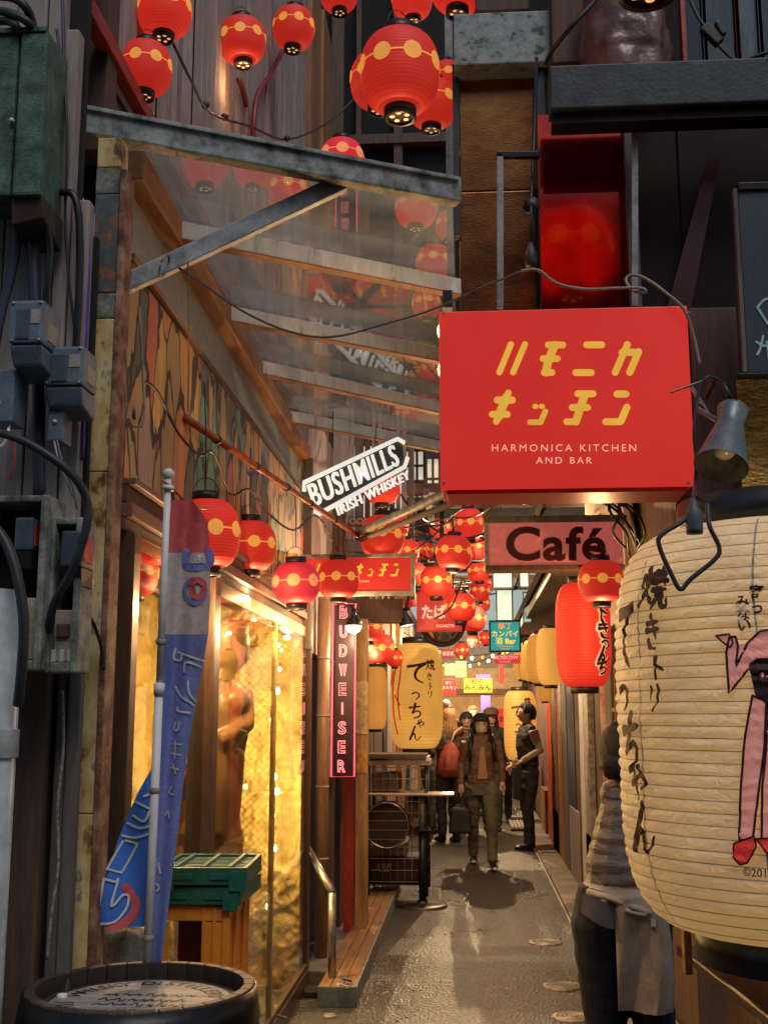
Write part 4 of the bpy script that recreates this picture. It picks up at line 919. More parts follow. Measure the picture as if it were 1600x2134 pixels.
print_poly([(1578, 1748), (1640, 1745), (1650, 1800), (1625, 1802), (1598, 1775)], m_redink, 'printed_shoe', .0135, 4)
print_poly([(1496, 1326), (1522, 1322), (1530, 1340), (1524, 1350), (1505, 1336)], m_pink, 'printed_hand', .0105, 4)
# ---- lit long lanterns down the alley
m_yel = GLOW('lit_yellow_paper', (.62, .285, .05), 1.0, (.28, .17, .05), .6, .16, 5)
m_yeld = GLOW('dim_yellow_paper', (.5, .2, .03), .9, (.28, .17, .05), .6, .2, 5)
m_redlong = GLOW('lit_long_red_paper', (.58, .022, .012), 1.0, (.3, .02, .01), .6, .08, 5)
def lit_long(name, label, px0, px1, py0, py1, d, paper, ribs, group=None, **k):
    x0, x1 = P(px0, (py0 + py1) / 2, d).x, P(px1, (py0 + py1) / 2, d).x; pm = (px0 + px1) / 2
    R = (x1 - x0) / 2; t, sf, H = long_lantern(name, label, (x0 + x1) / 2, d, P(pm, py1, d).z, P(pm, py0, d).z, R, paper, ribs, group=group, nseg=44, **k)
    a = lambda px: -PI / 2 + math.asin(max(-.99, min(.99, (P(px, 1400, d).x - (x0 + x1) / 2) / R)))
    z = lambda py: P(pm, py, d).z - (P(pm, py0, d).z + P(pm, py1, d).z) / 2
    return t, sf, R, a, z
t, sf, R, a, z = lit_long('yellow_lantern', 'lit yellow lantern with black brush writing above the stacked tables', 814, 922, 1342, 1560, 11.4, m_yel, 30, rc=.55, e=4.5, pleat=.02)
for ch, px, py, s in [('て', 872, 1404, .21), ('っ', 868, 1450, .11), ('ち', 868, 1482, .14), ('ゃ', 878, 1508, .10), ('ん', 866, 1528, .14)]: write_on(sf, R, ch, a(px), [z(py)], s, .13, t, lift=.005)
for ch, px, py, s in [('焼', 897, 1388, .105), ('き', 896, 1412, .07), ('ト', 897, 1432, .07), ('リ', 896, 1448, .07)]: write_on(sf, R, ch, a(px), [z(py)], s, .13, t, lift=.005)
mb = MB()
for st in ([(832, 1372), (826, 1400), (822, 1440), (824, 1490), (830, 1530)], [(840, 1375), (836, 1420), (832, 1450), (836, 1500)], [(822, 1400), (818, 1430)], [(826, 1450), (836, 1470)]):
    mb.geo2d(*ribbon(catmull(st, 6), 3), lambda u, v, h: sf(a(u), z(v), .004))
mb.build('printed_figure', m_redink, t)
t, sf, R, a, z = lit_long('yellow_lantern', 'farther yellow lantern with brush writing behind the person in the waistcoat', 1050, 1118, 1440, 1585, 15.6, m_yel, 22, rc=.55, e=4.5, pleat=.02)
for ch, px, py, s in [('て', 1077, 1484, .2), ('っ', 1076, 1512, .10), ('ち', 1078, 1530, .13), ('ゃ', 1080, 1548, .09), ('ん', 1080, 1564, .12)]: write_on(sf, R, ch, a(px), [z(py)], s, .13, t, lift=.006)
write_on(sf, R, '焼', a(1096), [z(1462)], .1, .13, t, lift=.006)
lit_long('yellow_lantern', 'yellow lantern cut off behind the ochre timber post on the left', 758, 806, 1390, 1520, 9.2, m_yeld, 20, rc=.55, e=4.5, pleat=.02)
row = [(1118, 1175, 1310, 1428, 7.6), (1098, 1152, 1322, 1424, 8.8), (1088, 1134, 1335, 1420, 10.0), (1079, 1120, 1345, 1418, 11.2), (1070, 1108, 1354, 1416, 12.4)]
for k, (a_, b_, c_, d_, e_) in enumerate(row):
    lit_long('yellow_lantern', ['yellow lantern first of the row behind the long red lantern', 'yellow lantern second in the row behind the long red lantern', 'yellow lantern third in the row behind the long red lantern', 'yellow lantern fourth in the row behind the long red lantern', 'yellow lantern last and farthest in the row under the eave'][k], a_, b_, c_, d_, e_, m_yeld if k % 2 else m_yel, 16, group='yellow lanterns in a row on the right wall', rc=.5, e=3.2, pleat=.025)
lit_long('yellow_lantern', 'yellow lantern hanging below the row beside the shop doors', 1120, 1150, 1415, 1462, 12.5, m_yeld, 16, rc=.5, e=3.6, pleat=.02)
t, sf, R, a, z = lit_long('long_red_lantern', 'long lit red lantern with outlined black writing beside the giant lantern', 1158, 1272, 1216, 1432, 6.5, m_redlong, 34, rc=.5, e=3.6, pleat=.02)
m_wht = M('white_print', (.75, .62, .5), .6, emit=.25, ecol=(.9, .45, .25))
for k, (mm, w_, lf) in enumerate([(m_wht, .36, .004), (M('black_print', (.012, .008, .008), .5), .17, .0075)]):
    for ch, px, py, s in [('ト', 1252, 1280, .10), ('き', 1254, 1316, .10), ('っ', 1256, 1345, .08), ('ん', 1252, 1366, .09), ('ち', 1250, 1392, .08)]:
        write_on(sf, R, ch, a(px), [z(py)], s, w_, t, m=mm, lift=lf, xs=1.0)
# light falling out of the open bottoms of the lit lanterns
bl = P(1212, 1262, 6.5); lamp('lantern_bulb', bl, 1.2, (1, .5, .2), .03, t)
# ================================================================ signs
def pxf(d): return lambda u, v, h: P(u, v, d - h)
m_sign = GLOW('lit_red_sign_face', (.53, .022, .016), 1.0, (.2, .012, .01), .4, .2, 1.6)
m_signside = M('red_sign_side', (.4, .025, .02), .35, var=.25, scale=5, bump=.1)
m_yellow = GLOW('lit_yellow_letters', (.66, .36, .035), 1.0, (.4, .25, .05), var=.25, scale=7)
m_cream2 = GLOW('lit_cream_letters', (.85, .42, .3), .9, (.7, .5, .4), var=.05)
# --- big red box sign
d = 3.92
t = thing('box_sign', 'large lit red box sign with slanted yellow katakana and small capitals', 'sign', P(1178, 1040, d))
x0, x1 = P(916, 840, d).x, P(1441, 840, d).x; z0, z1 = P(1178, 1016, d).z, P(1178, 643, d).z
MB().box((x0, d, z0), (x1, d + .02, z1)).build('sign_face', m_sign, t, bevel=.003)
MB().box((x0 + .004, d + .021, z0 + .004), (x1 - .004, d + .26, z1 - .004)).build('sign_case', m_signside, t, bevel=.006)
MB().box((x0 + .02, d + .03, z0 - .012), (x1 - .02, d + .25, z0 + .003)).build('base_tray', m_signside, t, bevel=.004)
s2 = lambda pts: [(960 + x * .275, 690 + y * .275) for x, y in pts]
KA = [([(380, 98), (292, 312)], 46), ([(486, 98), (396, 312)], 46),
      ([(662, 104), (772, 104)], 52), ([(622, 208), (732, 208)], 50), ([(632, 312), (690, 312)], 52), ([(712, 104), (662, 230), (645, 312)], 62),
      ([(952, 103), (1068, 103)], 52), ([(870, 313), (988, 313)], 52),
      ([(1262, 100), (1170, 312)], 52), ([(1222, 160), (1346, 160)], 54), ([(1346, 155), (1280, 312)], 54),
      ([(360, 468), (268, 684)], 50), ([(276, 522), (390, 522)], 54), ([(238, 630), (352, 630)], 52), ([(345, 500), (285, 650)], 66),
      ([(562, 570), (568, 570)], 40), ([(610, 570), (617, 570)], 40), ([(640, 608), (604, 690)], 42), ([(524, 690), (600, 690)], 42),
      ([(886, 474), (1002, 474)], 52), ([(844, 578), (960, 578)], 52), ([(936, 490), (872, 684)], 60), ([(802, 686), (866, 686)], 50),
      ([(1184, 476), (1250, 476)], 54), ([(1258, 576), (1212, 684)], 54), ([(1098, 686), (1206, 686)], 52)]
for i, j in ((0, 2), (2, 6), (6, 8), (8, 11), (11, 15), (15, 19), (19, 23), (23, 26)):
    mb = MB()
    for n in range(i, j): mb.geo2d(*ribbon(catmull(s2(KA[n][0]), 4), KA[n][1] * .275), pxf(d - .0045 - .00012 * n))
    mb.build('yellow_character', m_yellow, t)
mb = MB()
for s, py, hh, sp in (('HARMONICA KITCHEN', 934, 21, 1.36), ('AND BAR', 960, 20, 1.36)):
    vs, fs = text_geo(s, 1, -.005, 0, sp); mb.geo2d([(1175 + u * hh * 1.08, py - v * hh) for u, v in vs], fs, pxf(d - .0045))
tag(mb.build('small_lettering', m_cream2, t), kind='stuff')
for qx in (924, 1434):
    for qy in (652, 1006): MB().lathe([(.006, 0), (.0055, .003), (0, .0035)], 12, P(qx, qy, d - .001), axis=(0, -1, 0)).build('screw', m_galv, t)
# hanger irons
for nm, a, b in [('hanger_bar', (1042, 322), (1042, 642)), ('hanger_bar', (1322, 250), (1322, 640))]:
    MB().bar(P(*a, d + .12), P(*b, d + .12), .024, .024, up=(0, 1, 0)).build(nm, m_galv, t, bevel=.003)
MB().bar(P(1034, 323, d + .12), P(1124, 323, d + .12), .024, .024).build('hanger_bar', m_blackm, t, bevel=.003)
# floodlights along its left edge
for k, (px, py) in enumerate([(910, 690), (911, 771), (921, 828), (923, 885)]):
    c = P(px, py, d + .08); on = k < 2
    r = thing('edge_floodlight', ['lit floodlight at the upper left edge of the red box sign', 'lit floodlight second down the left edge of the red box sign', 'dark floodlight third down the left edge of the red box sign', 'lowest dark floodlight on the left edge of the red box sign'][k], 'floodlight', c, 'floodlights on the red box sign')
    MB().lathe([(.012, .05), (.02, .045), (.026, .0), (.024, -.002)], 18, c + V((.01, 0, 0)), axis=(.9, .35, .1), caps=(1, 0)).build('housing', m_black, r)
    MB().lathe([(.024, 0), (.015, -.004), (0, -.006)], 18, c + V((.01, 0, 0)), axis=(.9, .35, .1)).build('lens', GLOW('flood_lens_%d' % k, (1, .6, .2), 3 if on else .02, (.3, .25, .2)), r)
    if on: lamp('flood_light', c - V((.04, .02, 0)), .12, (1, .62, .25), .02, r)
pb(MB(), 922, 604, 942, 640, d + .05, .05).build('x', m_black); bpy.context.view_layer.update()
o = bpy.data.objects['x']; o.name = 'cable_box'; tag(o, 'small black cable box over the upper left corner of the red box sign', 'junction box')
cable('power_cable', 'pale cable looping over the top of the red box sign', [P(1085, 565, 3.9), P(1120, 562, 3.9), P(1160, 590, 3.9), P(1220, 602, 3.9), P(1290, 600, 3.9), P(1335, 600, 3.9), P(1345, 608, 3.9), P(1320, 606, 3.92), P(1304, 585, 3.95), P(1315, 573, 3.95), P(1345, 580, 3.93), P(1390, 612, 3.9), P(1425, 645, 3.9), P(1445, 700, 3.92), P(1458, 760, 3.92)], .0055, m_rubber2)
t = thing('hanging_socket', 'black lamp socket hanging on a cable before the copper casing', 'socket', P(1105, 540, 4.0))
MB().tube([P(1118, 120, 4.3), P(1112, 300, 4.15), P(1106, 420, 4.05), P(1108, 520, 4.0)], .007, 8).build('cable', m_black, t)
c = P(1106, 532, 4.0); MB().lathe([(.02, -.04), (.024, -.03), (.022, .01), (.012, .035), (.008, .05)], 16, c, caps=(1, 1)).build('socket_shell', m_rubber, t)
c = P(1107, 428, 4.06); MB().ball(c, .034, 16, 10, (1, .7, 1)).build('cable_reel', m_black, t)

# --- slanted white whiskey lettering (cut-out sign turned across the alley)
A = P(628, 1012, 6.15); B = P(832, 916, 6.8); ux = (B - A); Lw = ux.length; ux.normalize()
uy = V((0, 0, 1)); uy = (uy - ux * uy.dot(ux)).normalized()
t = thing('whiskey_sign', 'slanted white cut-out whiskey sign hanging under the glass canopy', 'sign', A)
m_lit = GLOW('lit_white_letters', (.8, .8, .72), .85, (.8, .8, .75), .5, .05)
m_edge = M('dark_letter_edge', (.05, .05, .05), .5)
fn = frame_fn(A, ux, uy, 0.0)
def place(mb, s, u0, v0, h, width, bold, e, face):
    vs, fs = text_geo(s, 1, bold, 0, 1.1); xs_ = [u for u, _ in vs]; w0 = max(xs_) - min(xs_); k = width / w0; m0 = (max(xs_) + min(xs_)) / 2
    mb.geo2d([(u0 + (u - m0) * k, v0 + v * h / .73) for u, v in vs], fs, lambda u, v, hh: fn(u, v, face + hh), e)
mb = MB(); place(mb, 'BUSHMILLS', Lw * .48, -.082, .135, Lw * .88, .006, .012, .0); mb.build('name_lettering', m_lit, t)
mb = MB(); mb.geo2d([(0, -.03), (.02, .0), (Lw - .02, .0), (Lw + .02, -.035), (Lw, -.13), (Lw * .96, -.165), (.06, -.185), (.02, -.15)], [tuple(range(8))], lambda u, v, h: fn(u, v, h - .02), .012); mb.build('dark_panel', m_edge, t)
mb = MB(); place(mb, 'IRISH WHISKEY', Lw * .6, -.222, .056, Lw * .76, .008, .012, .0); mb.build('small_lettering', m_lit, t)
mb = MB(); place(mb, 'IRISH WHISKEY', Lw * .6 + .003, -.225, .062, Lw * .775, .02, .010, -.012); mb.build('small_backing', m_edge, t)
mb = MB()
for pts in ([(0, -.035), (.02, .01), (Lw - .02, .01), (Lw + .03, -.03)], [(.03, -.155), (.06, -.185), (Lw * .96, -.165), (Lw + .02, -.12)]):
    mb.geo2d(*ribbon(pts, .024, cap=False), fn, .012)
mb.build('frame_line', m_lit, t)
mb = MB()
for q in (.3, .75): mb.tube([fn(Lw * q, .02, -.01), V((fn(Lw * q, 0, 0).x, fn(Lw * q, 0, 0).y, RZ - .01))], .003, 6)
mb.build('hanger_wire', m_wire, t)
# --- pipes carrying the low lanterns
t = thing('lantern_pipe', 'rust-red steel pipe slanting from the shop wall, carrying the low lanterns', 'pipe', P(388, 872, 4.0))
pa, pm_, pe = P(388, 872, 4.0), P(745, 1116, 6.62), P(962, 1036, 5.2)
MB().tube([pa, pm_], .0145, 14).build('pipe', M('rust_red_pipe', (.4, .11, .04), .45, var=.5, scale=14, metal=.2), t)
mb = MB()
for q in (.12, .3, .47, .62, .8): 
    c = pa.lerp(pm_, q); ax = (pm_ - pa).normalized(); mb.lathe([(.0146, -.012), (.019, -.01), (.019, .01), (.0146, .012)], 14, c, axis=ax)
mb.build('pipe_clip', m_black, t)
cable('draped_cable', 'black cord draped along the rust-red lantern pipe', [P(268, 858, 3.4), P(272, 812, 3.45), P(300, 795, 3.5), P(330, 820, 3.6), P(370, 900, 3.8), P(415, 948, 4.0), P(445, 945, 4.1), P(480, 1030, 4.8), P(520, 1020, 5.0), P(560, 1070, 5.4), P(612, 1105, 5.6), P(660, 1075, 6.0), P(705, 1150, 6.6)], .005, m_black)
t = thing('rubber_socket', 'black rubber lamp socket dangling before the painted board', 'socket', P(268, 870, 3.4))
c = P(270, 850, 3.4); MB().lathe([(.022, -.035), (.02, -.012), (.015, 0), (.012, .03), (.006, .045)], 16, c, caps=(1, 1)).build('socket_shell', m_rubber, t)
MB().tube([c + V((0, 0, -.03)), P(275, 888, 3.4), P(295, 890, 3.4), P(302, 860, 3.4), P(298, 780, 3.4), P(290, 640, 3.4)], .0045, 7).build('white_lead', m_rubber2, t)
t = thing('gutter_pipe', 'grey galvanised gutter running from the lantern pipe to the red sign box', 'gutter', pm_)
MB().tube([pm_ + V((.01, 0, .02)), pe + V((0, 0, .05))], .022, 12).build('gutter_tube', m_galv, t)
MB().tube([pm_ + V((.02, .02, -.02)), pe + V((.02, .02, -.0))], .016, 10).build('lower_tube', m_greyw, t)
# --- second red sign with a grey frame
d = 6.9
t = thing('framed_sign', 'smaller framed red sign with yellow katakana behind the low lanterns', 'sign', P(745, 1240, d))
pb(MB(), 634, 1162, 856, 1232, d, .03).build('sign_face', m_sign, t)
for a in ((626, 1154, 864, 1162), (626, 1232, 864, 1241)): pb(MB(), *a, d - .012, .06).build('frame_rail', m_galv, t, bevel=.003)
for a in ((626, 1162, 634, 1232), (856, 1162, 864, 1232)): pb(MB(), *a, d - .012, .06).build('frame_rail', m_galv, t, bevel=.003)
mb = MB(); sm = lambda x, y, ox, oy: (ox + (x - 235) * .155, oy + (y - 470) * .12)
for n, (pts, w_) in enumerate(KA):
    first = pts[0][1] < 400; q = [((658 if first else 742) + (x - (292 if first else 235)) * .085, 1176 + (y - (98 if first else 468)) * .105) for x, y in pts]
    if first and q[0][0] > 730: continue
    mb.geo2d(*ribbon(catmull(q, 4), w_ * .08), pxf(d - .003 - .0002 * n))
mb.build('yellow_lettering', m_yellow, t)
mb = MB(); vs, fs = text_geo('HARMONICA KITCHEN', 1, 0, 0, 1.3); mb.geo2d([(728 + u * 6.5, 1212 - v * 6.5) for u, v in vs], fs, pxf(d - .003)); mb.build('small_lettering', m_cream2, t)
# --- neon box sign, upright
d = 8.0
t = thing('neon_sign', 'upright dark sign with red neon letters beside the bamboo pole', 'sign', P(716, 1620, d))
pb(MB(), 697, 1262, 738, 1616, d, .10).build('sign_case', M('neon_backing', (.035, .006, .02), .3, var=.3), t, bevel=.003)
m_neon = GLOW('red_neon', (1, .08, .13), 2.2, (.8, .1, .1), var=.03)
m_neonc = GLOW('pink_neon', (1, .24, .26), 1.7, (.8, .2, .2), var=.03)
mb = MB(); f = pxf(d); loop = [(694, 1258), (741, 1258), (738, 1619), (690, 1619), (694, 1258)]
mb.tube([f(u, v, .012) for u, v in loop], .0052, 8); mb.build('neon_border', m_neon, t)
mb = MB()
def outline_tubes(ch, px, py, wpx, hpx, r):
    vs, fs = text_geo(ch, 1, .02); cnt = {}
    for q in fs:
        for i in range(len(q)): cnt[(q[i], q[(i + 1) % len(q)])] = 1
    edges = [(a, b) for (a, b) in cnt if (b, a) not in cnt]; nx = dict(edges)
    xs_ = [u for u, _ in vs]; ys_ = [v for _, v in vs]; mx, my = (max(xs_) + min(xs_)) / 2, (max(ys_) + min(ys_)) / 2; kw = wpx / max(.3, max(xs_) - min(xs_)); kh = hpx / (max(ys_) - min(ys_))
    seen = set()
    for s in list(nx):
        if s in seen: continue
        lp = []; c = s
        while c not in seen and c in nx: seen.add(c); lp.append(c); c = nx[c]
        if len(lp) > 2: mb.tube([f(px + (vs[i][0] - mx) * kw, py - (vs[i][1] - my) * kh, .012) for i in lp + [lp[0]]], r, 5)
for k, ch in enumerate('BUDWEISER'):
    mb = MB(); outline_tubes(ch, 716 - k * .55, 1276 + k * 40.2, 15 if ch != 'I' else 5, 25, .0034); mb.build('neon_letter', m_neonc, t)
pb(MB(), 686, 1250, 692, 1622, d - .002, .06).build('mount_rail', m_galv, t)
# --- cafe sign
d = 6.1
t = thing('cafe_sign', 'faded pink cafe sign with dark letters under the red box sign', 'sign', P(1150, 1190, d))
pb(MB(), 1016, 1086, 1298, 1178, d, .12).build('sign_face', M('faded_pink_sign', (.42, .13, .12), .5, var=.35, scale=5, bump=.1, emit=.42, ecol=(.6, .13, .11)), t, bevel=.012)
pb(MB(), 1008, 1074, 1306, 1088, d - .01, .14).build('top_moulding', m_greyw, t, bevel=.005)
pb(MB(), 1012, 1177, 1302, 1188, d - .01, .14).build('bottom_moulding', m_brownw, t, bevel=.005)
pb(MB(), 1010, 1088, 1017, 1177, d - .008, .13).build('end_cap', m_galv, t, bevel=.003)
mb = MB(); vs, fs = text_geo('Café', 1, .03, 0, 1.08, res=5); xs_ = [u for u, _ in vs]; k = 208 / (max(xs_) - min(xs_)); mb.geo2d([(1157 + u * k, 1137 - v * k * .90) for u, v in vs], fs, pxf(d - .004)); mb.build('lettering', M('dark_maroon_letters', (.05, .012, .018), .4, var=.3), t)
# --- tobacco sign with convex mirror
d = 9.3
t = thing('tobacco_sign', 'red tobacco sign with pale hiragana above a round mirror', 'sign', P(915, 1318, d))
pb(MB(), 868, 1225, 962, 1316, d, .08).build('sign_face', m_sign, t, bevel=.01)
mb = MB(); vs, fs = text_geo('たばこ', 1, .03); mb.geo2d([(916 + u * 26, 1278 - v * 32) for u, v in vs], fs, pxf(d - .004))
vs, fs = text_geo('CIGARETTE', 1, .02); mb.geo2d([(928 + u * 7.4, 1305 - v * 8.5) for u, v in vs], fs, pxf(d - .004)); mb.build('lettering', m_cream2, t)
d = 9.6; t = thing('convex_mirror', 'round convex mirror with black rim under the tobacco sign', 'mirror', P(925, 1345, d)); c = P(922, 1300, d); r = 48 / F * d
MB().lathe([(r * .84, 0), (r * .84, .03), (r, .04), (r, -.02), (r * .84, -.01)], 40, c, axis=(0, -1, -.1)).build('rim', m_black, t)
MB().lathe([(r * .85, 0), (r * .6, .03), (r * .3, .045), (0, .05)], 36, c, axis=(0, -1, -.1)).build('mirror_glass', M('mirror_glass', (.7, .7, .66), .06, metal=1, bump=0, var=.05), t)
MB().tube([c + V((0, .05, 0)), c + V((0, .05, 1.1))], .02, 10).build('bracket_pole', m_black, t)
# --- teal bar sign and the small ones further in
def flat_sign(name, label, px0, py0, px1, py1, d, face, lines, edge=None, dep=.05):
    t = thing(name, label, 'sign', P((px0 + px1) / 2, py1, d)); pb(MB(), px0, py0, px1, py1, d, dep).build('sign_face', face, t, bevel=.006)
    if edge:
        for a in ((px0 - 3, py0 - 3, px1 + 3, py0), (px0 - 3, py1, px1 + 3, py1 + 3), (px0 - 3, py0, px0, py1), (px1, py0, px1 + 3, py1)): pb(MB(), *a, d - .01, dep + .02).build('frame_rail', edge, t)
    for s, px, py, h, mm, bo in lines:
        vs, fs = text_geo(s, 1, bo); mb = MB(); mb.geo2d([(px + u * h, py - v * h) for u, v in vs], fs, pxf(d - .005)); mb.build('lettering', mm, t)
    return t
m_yl = GLOW('yellow_sign_print', (.85, .6, .06), 1.0, var=.1); m_or = GLOW('orange_sign_print', (.8, .28, .05), 1.0, var=.1)
flat_sign('bar_sign', 'teal bar sign with yellow characters hanging over the alley', 1022, 1296, 1082, 1356, 9.4, GLOW('lit_teal_face', (.012, .24, .23), 1.0, (.02, .3, .3), var=.1),
          [('横丁', 1052, 1306, 15, m_or, .01), ('カンパイ', 1052, 1322, 14.5, m_yl, .012), ('酒', 1040, 1337, 15, m_yl, .01), ('Bar', 1063, 1337, 16, m_yl, .02), ('Yokocho Kanpai', 1052, 1347, 5, m_or, .0), ('Sake Bar', 1052, 1352, 5, m_or, .0)], m_blackm)
flat_sign('vodka_bar_sign', 'small pink-red sign directly below the teal bar sign', 1030, 1365, 1084, 1383, 9.5, GLOW('lit_pinkred_face', (.55, .03, .05), 1.0, var=.1), [('MOSKOW', 1054, 1371, 11, m_cream2, .01), ('Standing Bar', 1052, 1379, 5, m_cream2, 0)])
flat_sign('dumpling_sign', 'lit yellow sign with black characters deep in the alley', 966, 1414, 1026, 1444, 17, GLOW('lit_yellow_face', (.72, .62, .08), 1.15, var=.1), [('餃子', 994, 1421, 12, m_ink, .0), ('みんみん', 995, 1434, 14, m_ink, .008)])
flat_sign('small_red_sign', 'small red sign with white characters behind the yellow lantern', 921, 1416, 950, 1450, 15, GLOW('lit_red_face', (.6, .03, .03), 1.1, var=.1), [('横丁', 935, 1424, 7, m_cream2, .01), ('ホルモン', 936, 1434, 8, m_cream2, .01)])
flat_sign('pale_board', 'pale notice board with faint characters above the red one', 926, 1382, 948, 1408, 15.5, GLOW('pale_board_face', (.5, .42, .2), .8, var=.2), [('かん', 938, 1396, 8, m_ink, 0)])
flat_sign('cream_board', 'cream lit board beside the pale notice board', 949, 1378, 972, 1412, 16, GLOW('cream_board_face', (.62, .55, .25), .9, var=.2), [('Grill', 960, 1396, 9, m_ink, 0)])
flat_sign('violet_sign', 'violet neon sign over the crowd far down the alley', 992, 1406, 1022, 1414, 20, GLOW('violet_face', (.35, .12, .85), 1.6, var=.1), [])
flat_sign('violet_sign', 'violet-edged beer sign hanging over the crowd', 1002, 1450, 1022, 1494, 19, GLOW('blue_violet_face', (.12, .1, .6), 1.4, var=.6, scale=14), [])
flat_sign('red_banner', 'narrow red hanging banner beside the far yellow lantern', 1036, 1476, 1052, 1560, 18, GLOW('red_banner_face', (.55, .04, .03), .9, var=.3), [('ま', 1044, 1500, 14, m_ink, .01), ('つ', 1044, 1525, 14, m_ink, .01)])
flat_sign('red_banner', 'narrow red strip sign rising beside the small pink-red sign', 1040, 1384, 1050, 1424, 16, GLOW('red_strip_face', (.6, .04, .03), .9, var=.3), [])
flat_sign('arrow_sign', 'small red and white chevron sign left of the teal sign', 921, 1352, 946, 1372, 12, GLOW('chevron_face', (.5, .06, .05), .5, (.5, .1, .1), var=.5), [('«««', 933, 1361, 16, m_cream2, .03)])
flat_sign('food_board', 'dark wooden board with pale capitals under the whiskey sign', 704, 1078, 800, 1096, 8.9, m_brownw, [('FOOD L', 752, 1087, 18, M('pale_letters', (.35, .28, .2), .6), .02)])
# ================================================================ mid-alley buildings
# upper timber front across the left, with lit gaps
t = thing('timber_upper_front', 'upright timber boards with bright gaps behind the whiskey sign', 'wall', (-1, 9.05, 2.6))
k = 0; px = 596
wd = [46, 40, 12, 34, 10, 22, 14, 12, 13, 12, 14, 12, 13, 16]
for w_ in wd:
    x0, x1 = P(px, 1000, 9.0).x, P(px + w_ - (3.5 if k > 4 else 1), 1000, 9.0).x
    MB().box((x0, 9.0 + .012 * (k % 3), P(700, 1250, 9).z), (x1, 9.05, P(700, 850, 9).z)).build('board', [m_siding, m_greyw, m_brownw, m_siding2][k % 4], t, bevel=.004); px += w_; k += 1
MB().box((-1.5, 8.96, P(700, 1152, 9).z), (P(840, 1150, 9).x, 9.04, P(700, 1128, 9).z)).build('cross_rail', m_greyw, t, bevel=.004)
MB().box((-1.5, 8.96, P(700, 1300, 9).z), (P(840, 1150, 9).x, 9.06, P(700, 1250, 9).z)).build('cross_rail', m_brownw, t, bevel=.004)
o = thing('glowing_pane', 'added glowing panel standing in for daylight in the gaps of the timber boards', 'window', P(770, 1240, 9.3))
pb(MB(), 690, 930, 836, 1125, 9.14, .02).build('pane', GLOW('daylight_behind_boards', (.75, .62, .55), .9, var=.3), o)  # added glowing panel, stands in for daylight behind the boards
# dark upper block that closes the top of the view
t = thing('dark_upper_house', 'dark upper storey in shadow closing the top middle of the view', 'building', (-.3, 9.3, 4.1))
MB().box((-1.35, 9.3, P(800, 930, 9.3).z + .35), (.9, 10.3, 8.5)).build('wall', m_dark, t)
for a, b, q in ((690, 716, 40), (742, 752, 60), (820, 838, 0)):
    MB().box((P(a, 200, 9.2).x, 9.2, 4.4), (P(b, 200, 9.2).x, 9.28, 8.3)).build('timber_stud', m_brownw, t, bevel=.004)
MB().box((-1.3, 9.18, P(800, 300, 9.2).z), (.8, 9.28, P(800, 280, 9.2).z)).build('cross_beam', m_brownw, t, bevel=.004)
MB().box((P(928, 200, 6.5).x, 6.5, 3.4), (P(944, 200, 6.5).x, 6.55, 6.5)).build('steel_stud', m_galv, t)
# left wall further in
t = thing('left_row', 'row of timber bar fronts along the left of the far alley', 'building', (-.9, 15, 0))
MB().box((-2.2, 8.75, 0), (-.96, 26, 3.35)).build('wall', m_brownw, t)
y = 9.0
for k in range(12):
    w_ = .55 + .5 * R_.random(); mm = [m_ply, m_brownw, m_greyw, m_siding, m_orangew][k % 5]
    MB().box((-.959, y, .07), (-.94 + .03 * (k % 2), y + w_ - .02, 2.5 + .3 * (k % 3))).build('front_board', mm, t, bevel=.004); y += w_ + .45
t = thing('ochre_post', 'weathered ochre timber post with paper notices beside the neon sign', 'post', P(752, 1810, 8.5))
m_ochre = M('weathered_ochre_timber', (.42, .25, .09), .6, var=.55, scale=5, stretch=(3, 3, .6), bump=.3)
x0, x1 = P(741, 1600, 8.5).x, P(764, 1600, 8.5).x
MB().box((x0, 8.5, .07), (x1, 8.66, 2.3)).build('timber', m_ochre, t, bevel=.006)
MB().box((x0 + .004, 8.494, P(750, 1612, 8.5).z), (x1 + .006, 8.499, P(750, 1562, 8.5).z)).build('paper_notice', M('orange_notice', (.6, .3, .06), .7, var=.6, scale=24), t)
MB().box((x0 + .002, 8.493, P(750, 1530, 8.5).z), (x1 + .01, 8.498, P(750, 1420, 8.5).z)).build('paper_notice', M('yellowed_notice', (.55, .42, .2), .7, var=.6, scale=16), t)
x0, x1 = P(716, 1700, 8.6).x, P(738, 1700, 8.6).x
tag(MB().box((x0, 8.6, .07), (x1, 8.7, 2.2)).build('red_brown_post', m_redpaint, bevel=.005), 'dark red timber post between the neon sign and the ochre post', 'post')
t = thing('bamboo_pole', 'upright dry bamboo pole with pale joints beside the neon sign', 'pole', P(672, 1990, 7.7))
bx = P(672, 1600, 7.7).x; r = 13 / F * 7.7
MB().tube([(bx, 7.7, 0), (bx, 7.7, 2.38)], r, 16).build('culm', M('dry_bamboo', (.36, .22, .11), .5, var=.45, scale=6, stretch=(4, 4, .5)), t)
for py in (1372, 1492, 1640, 1790): 
    z = P(672, py, 7.7).z; MB().lathe([(r, -.008), (r * 1.12, -.003), (r * 1.12, .003), (r, .008)], 16, (bx, 7.7, z)).build('culm_joint', m_beigeplas, t)
MB().box((-1.06, 8.2, 0), (-.95, 8.3, 2.4)).build('x', m_greyw, bevel=.005)
o = bpy.data.objects['x']; o.name = 'grey_post'; tag(o, 'grey timber post in the shadow behind the bamboo pole', 'post')
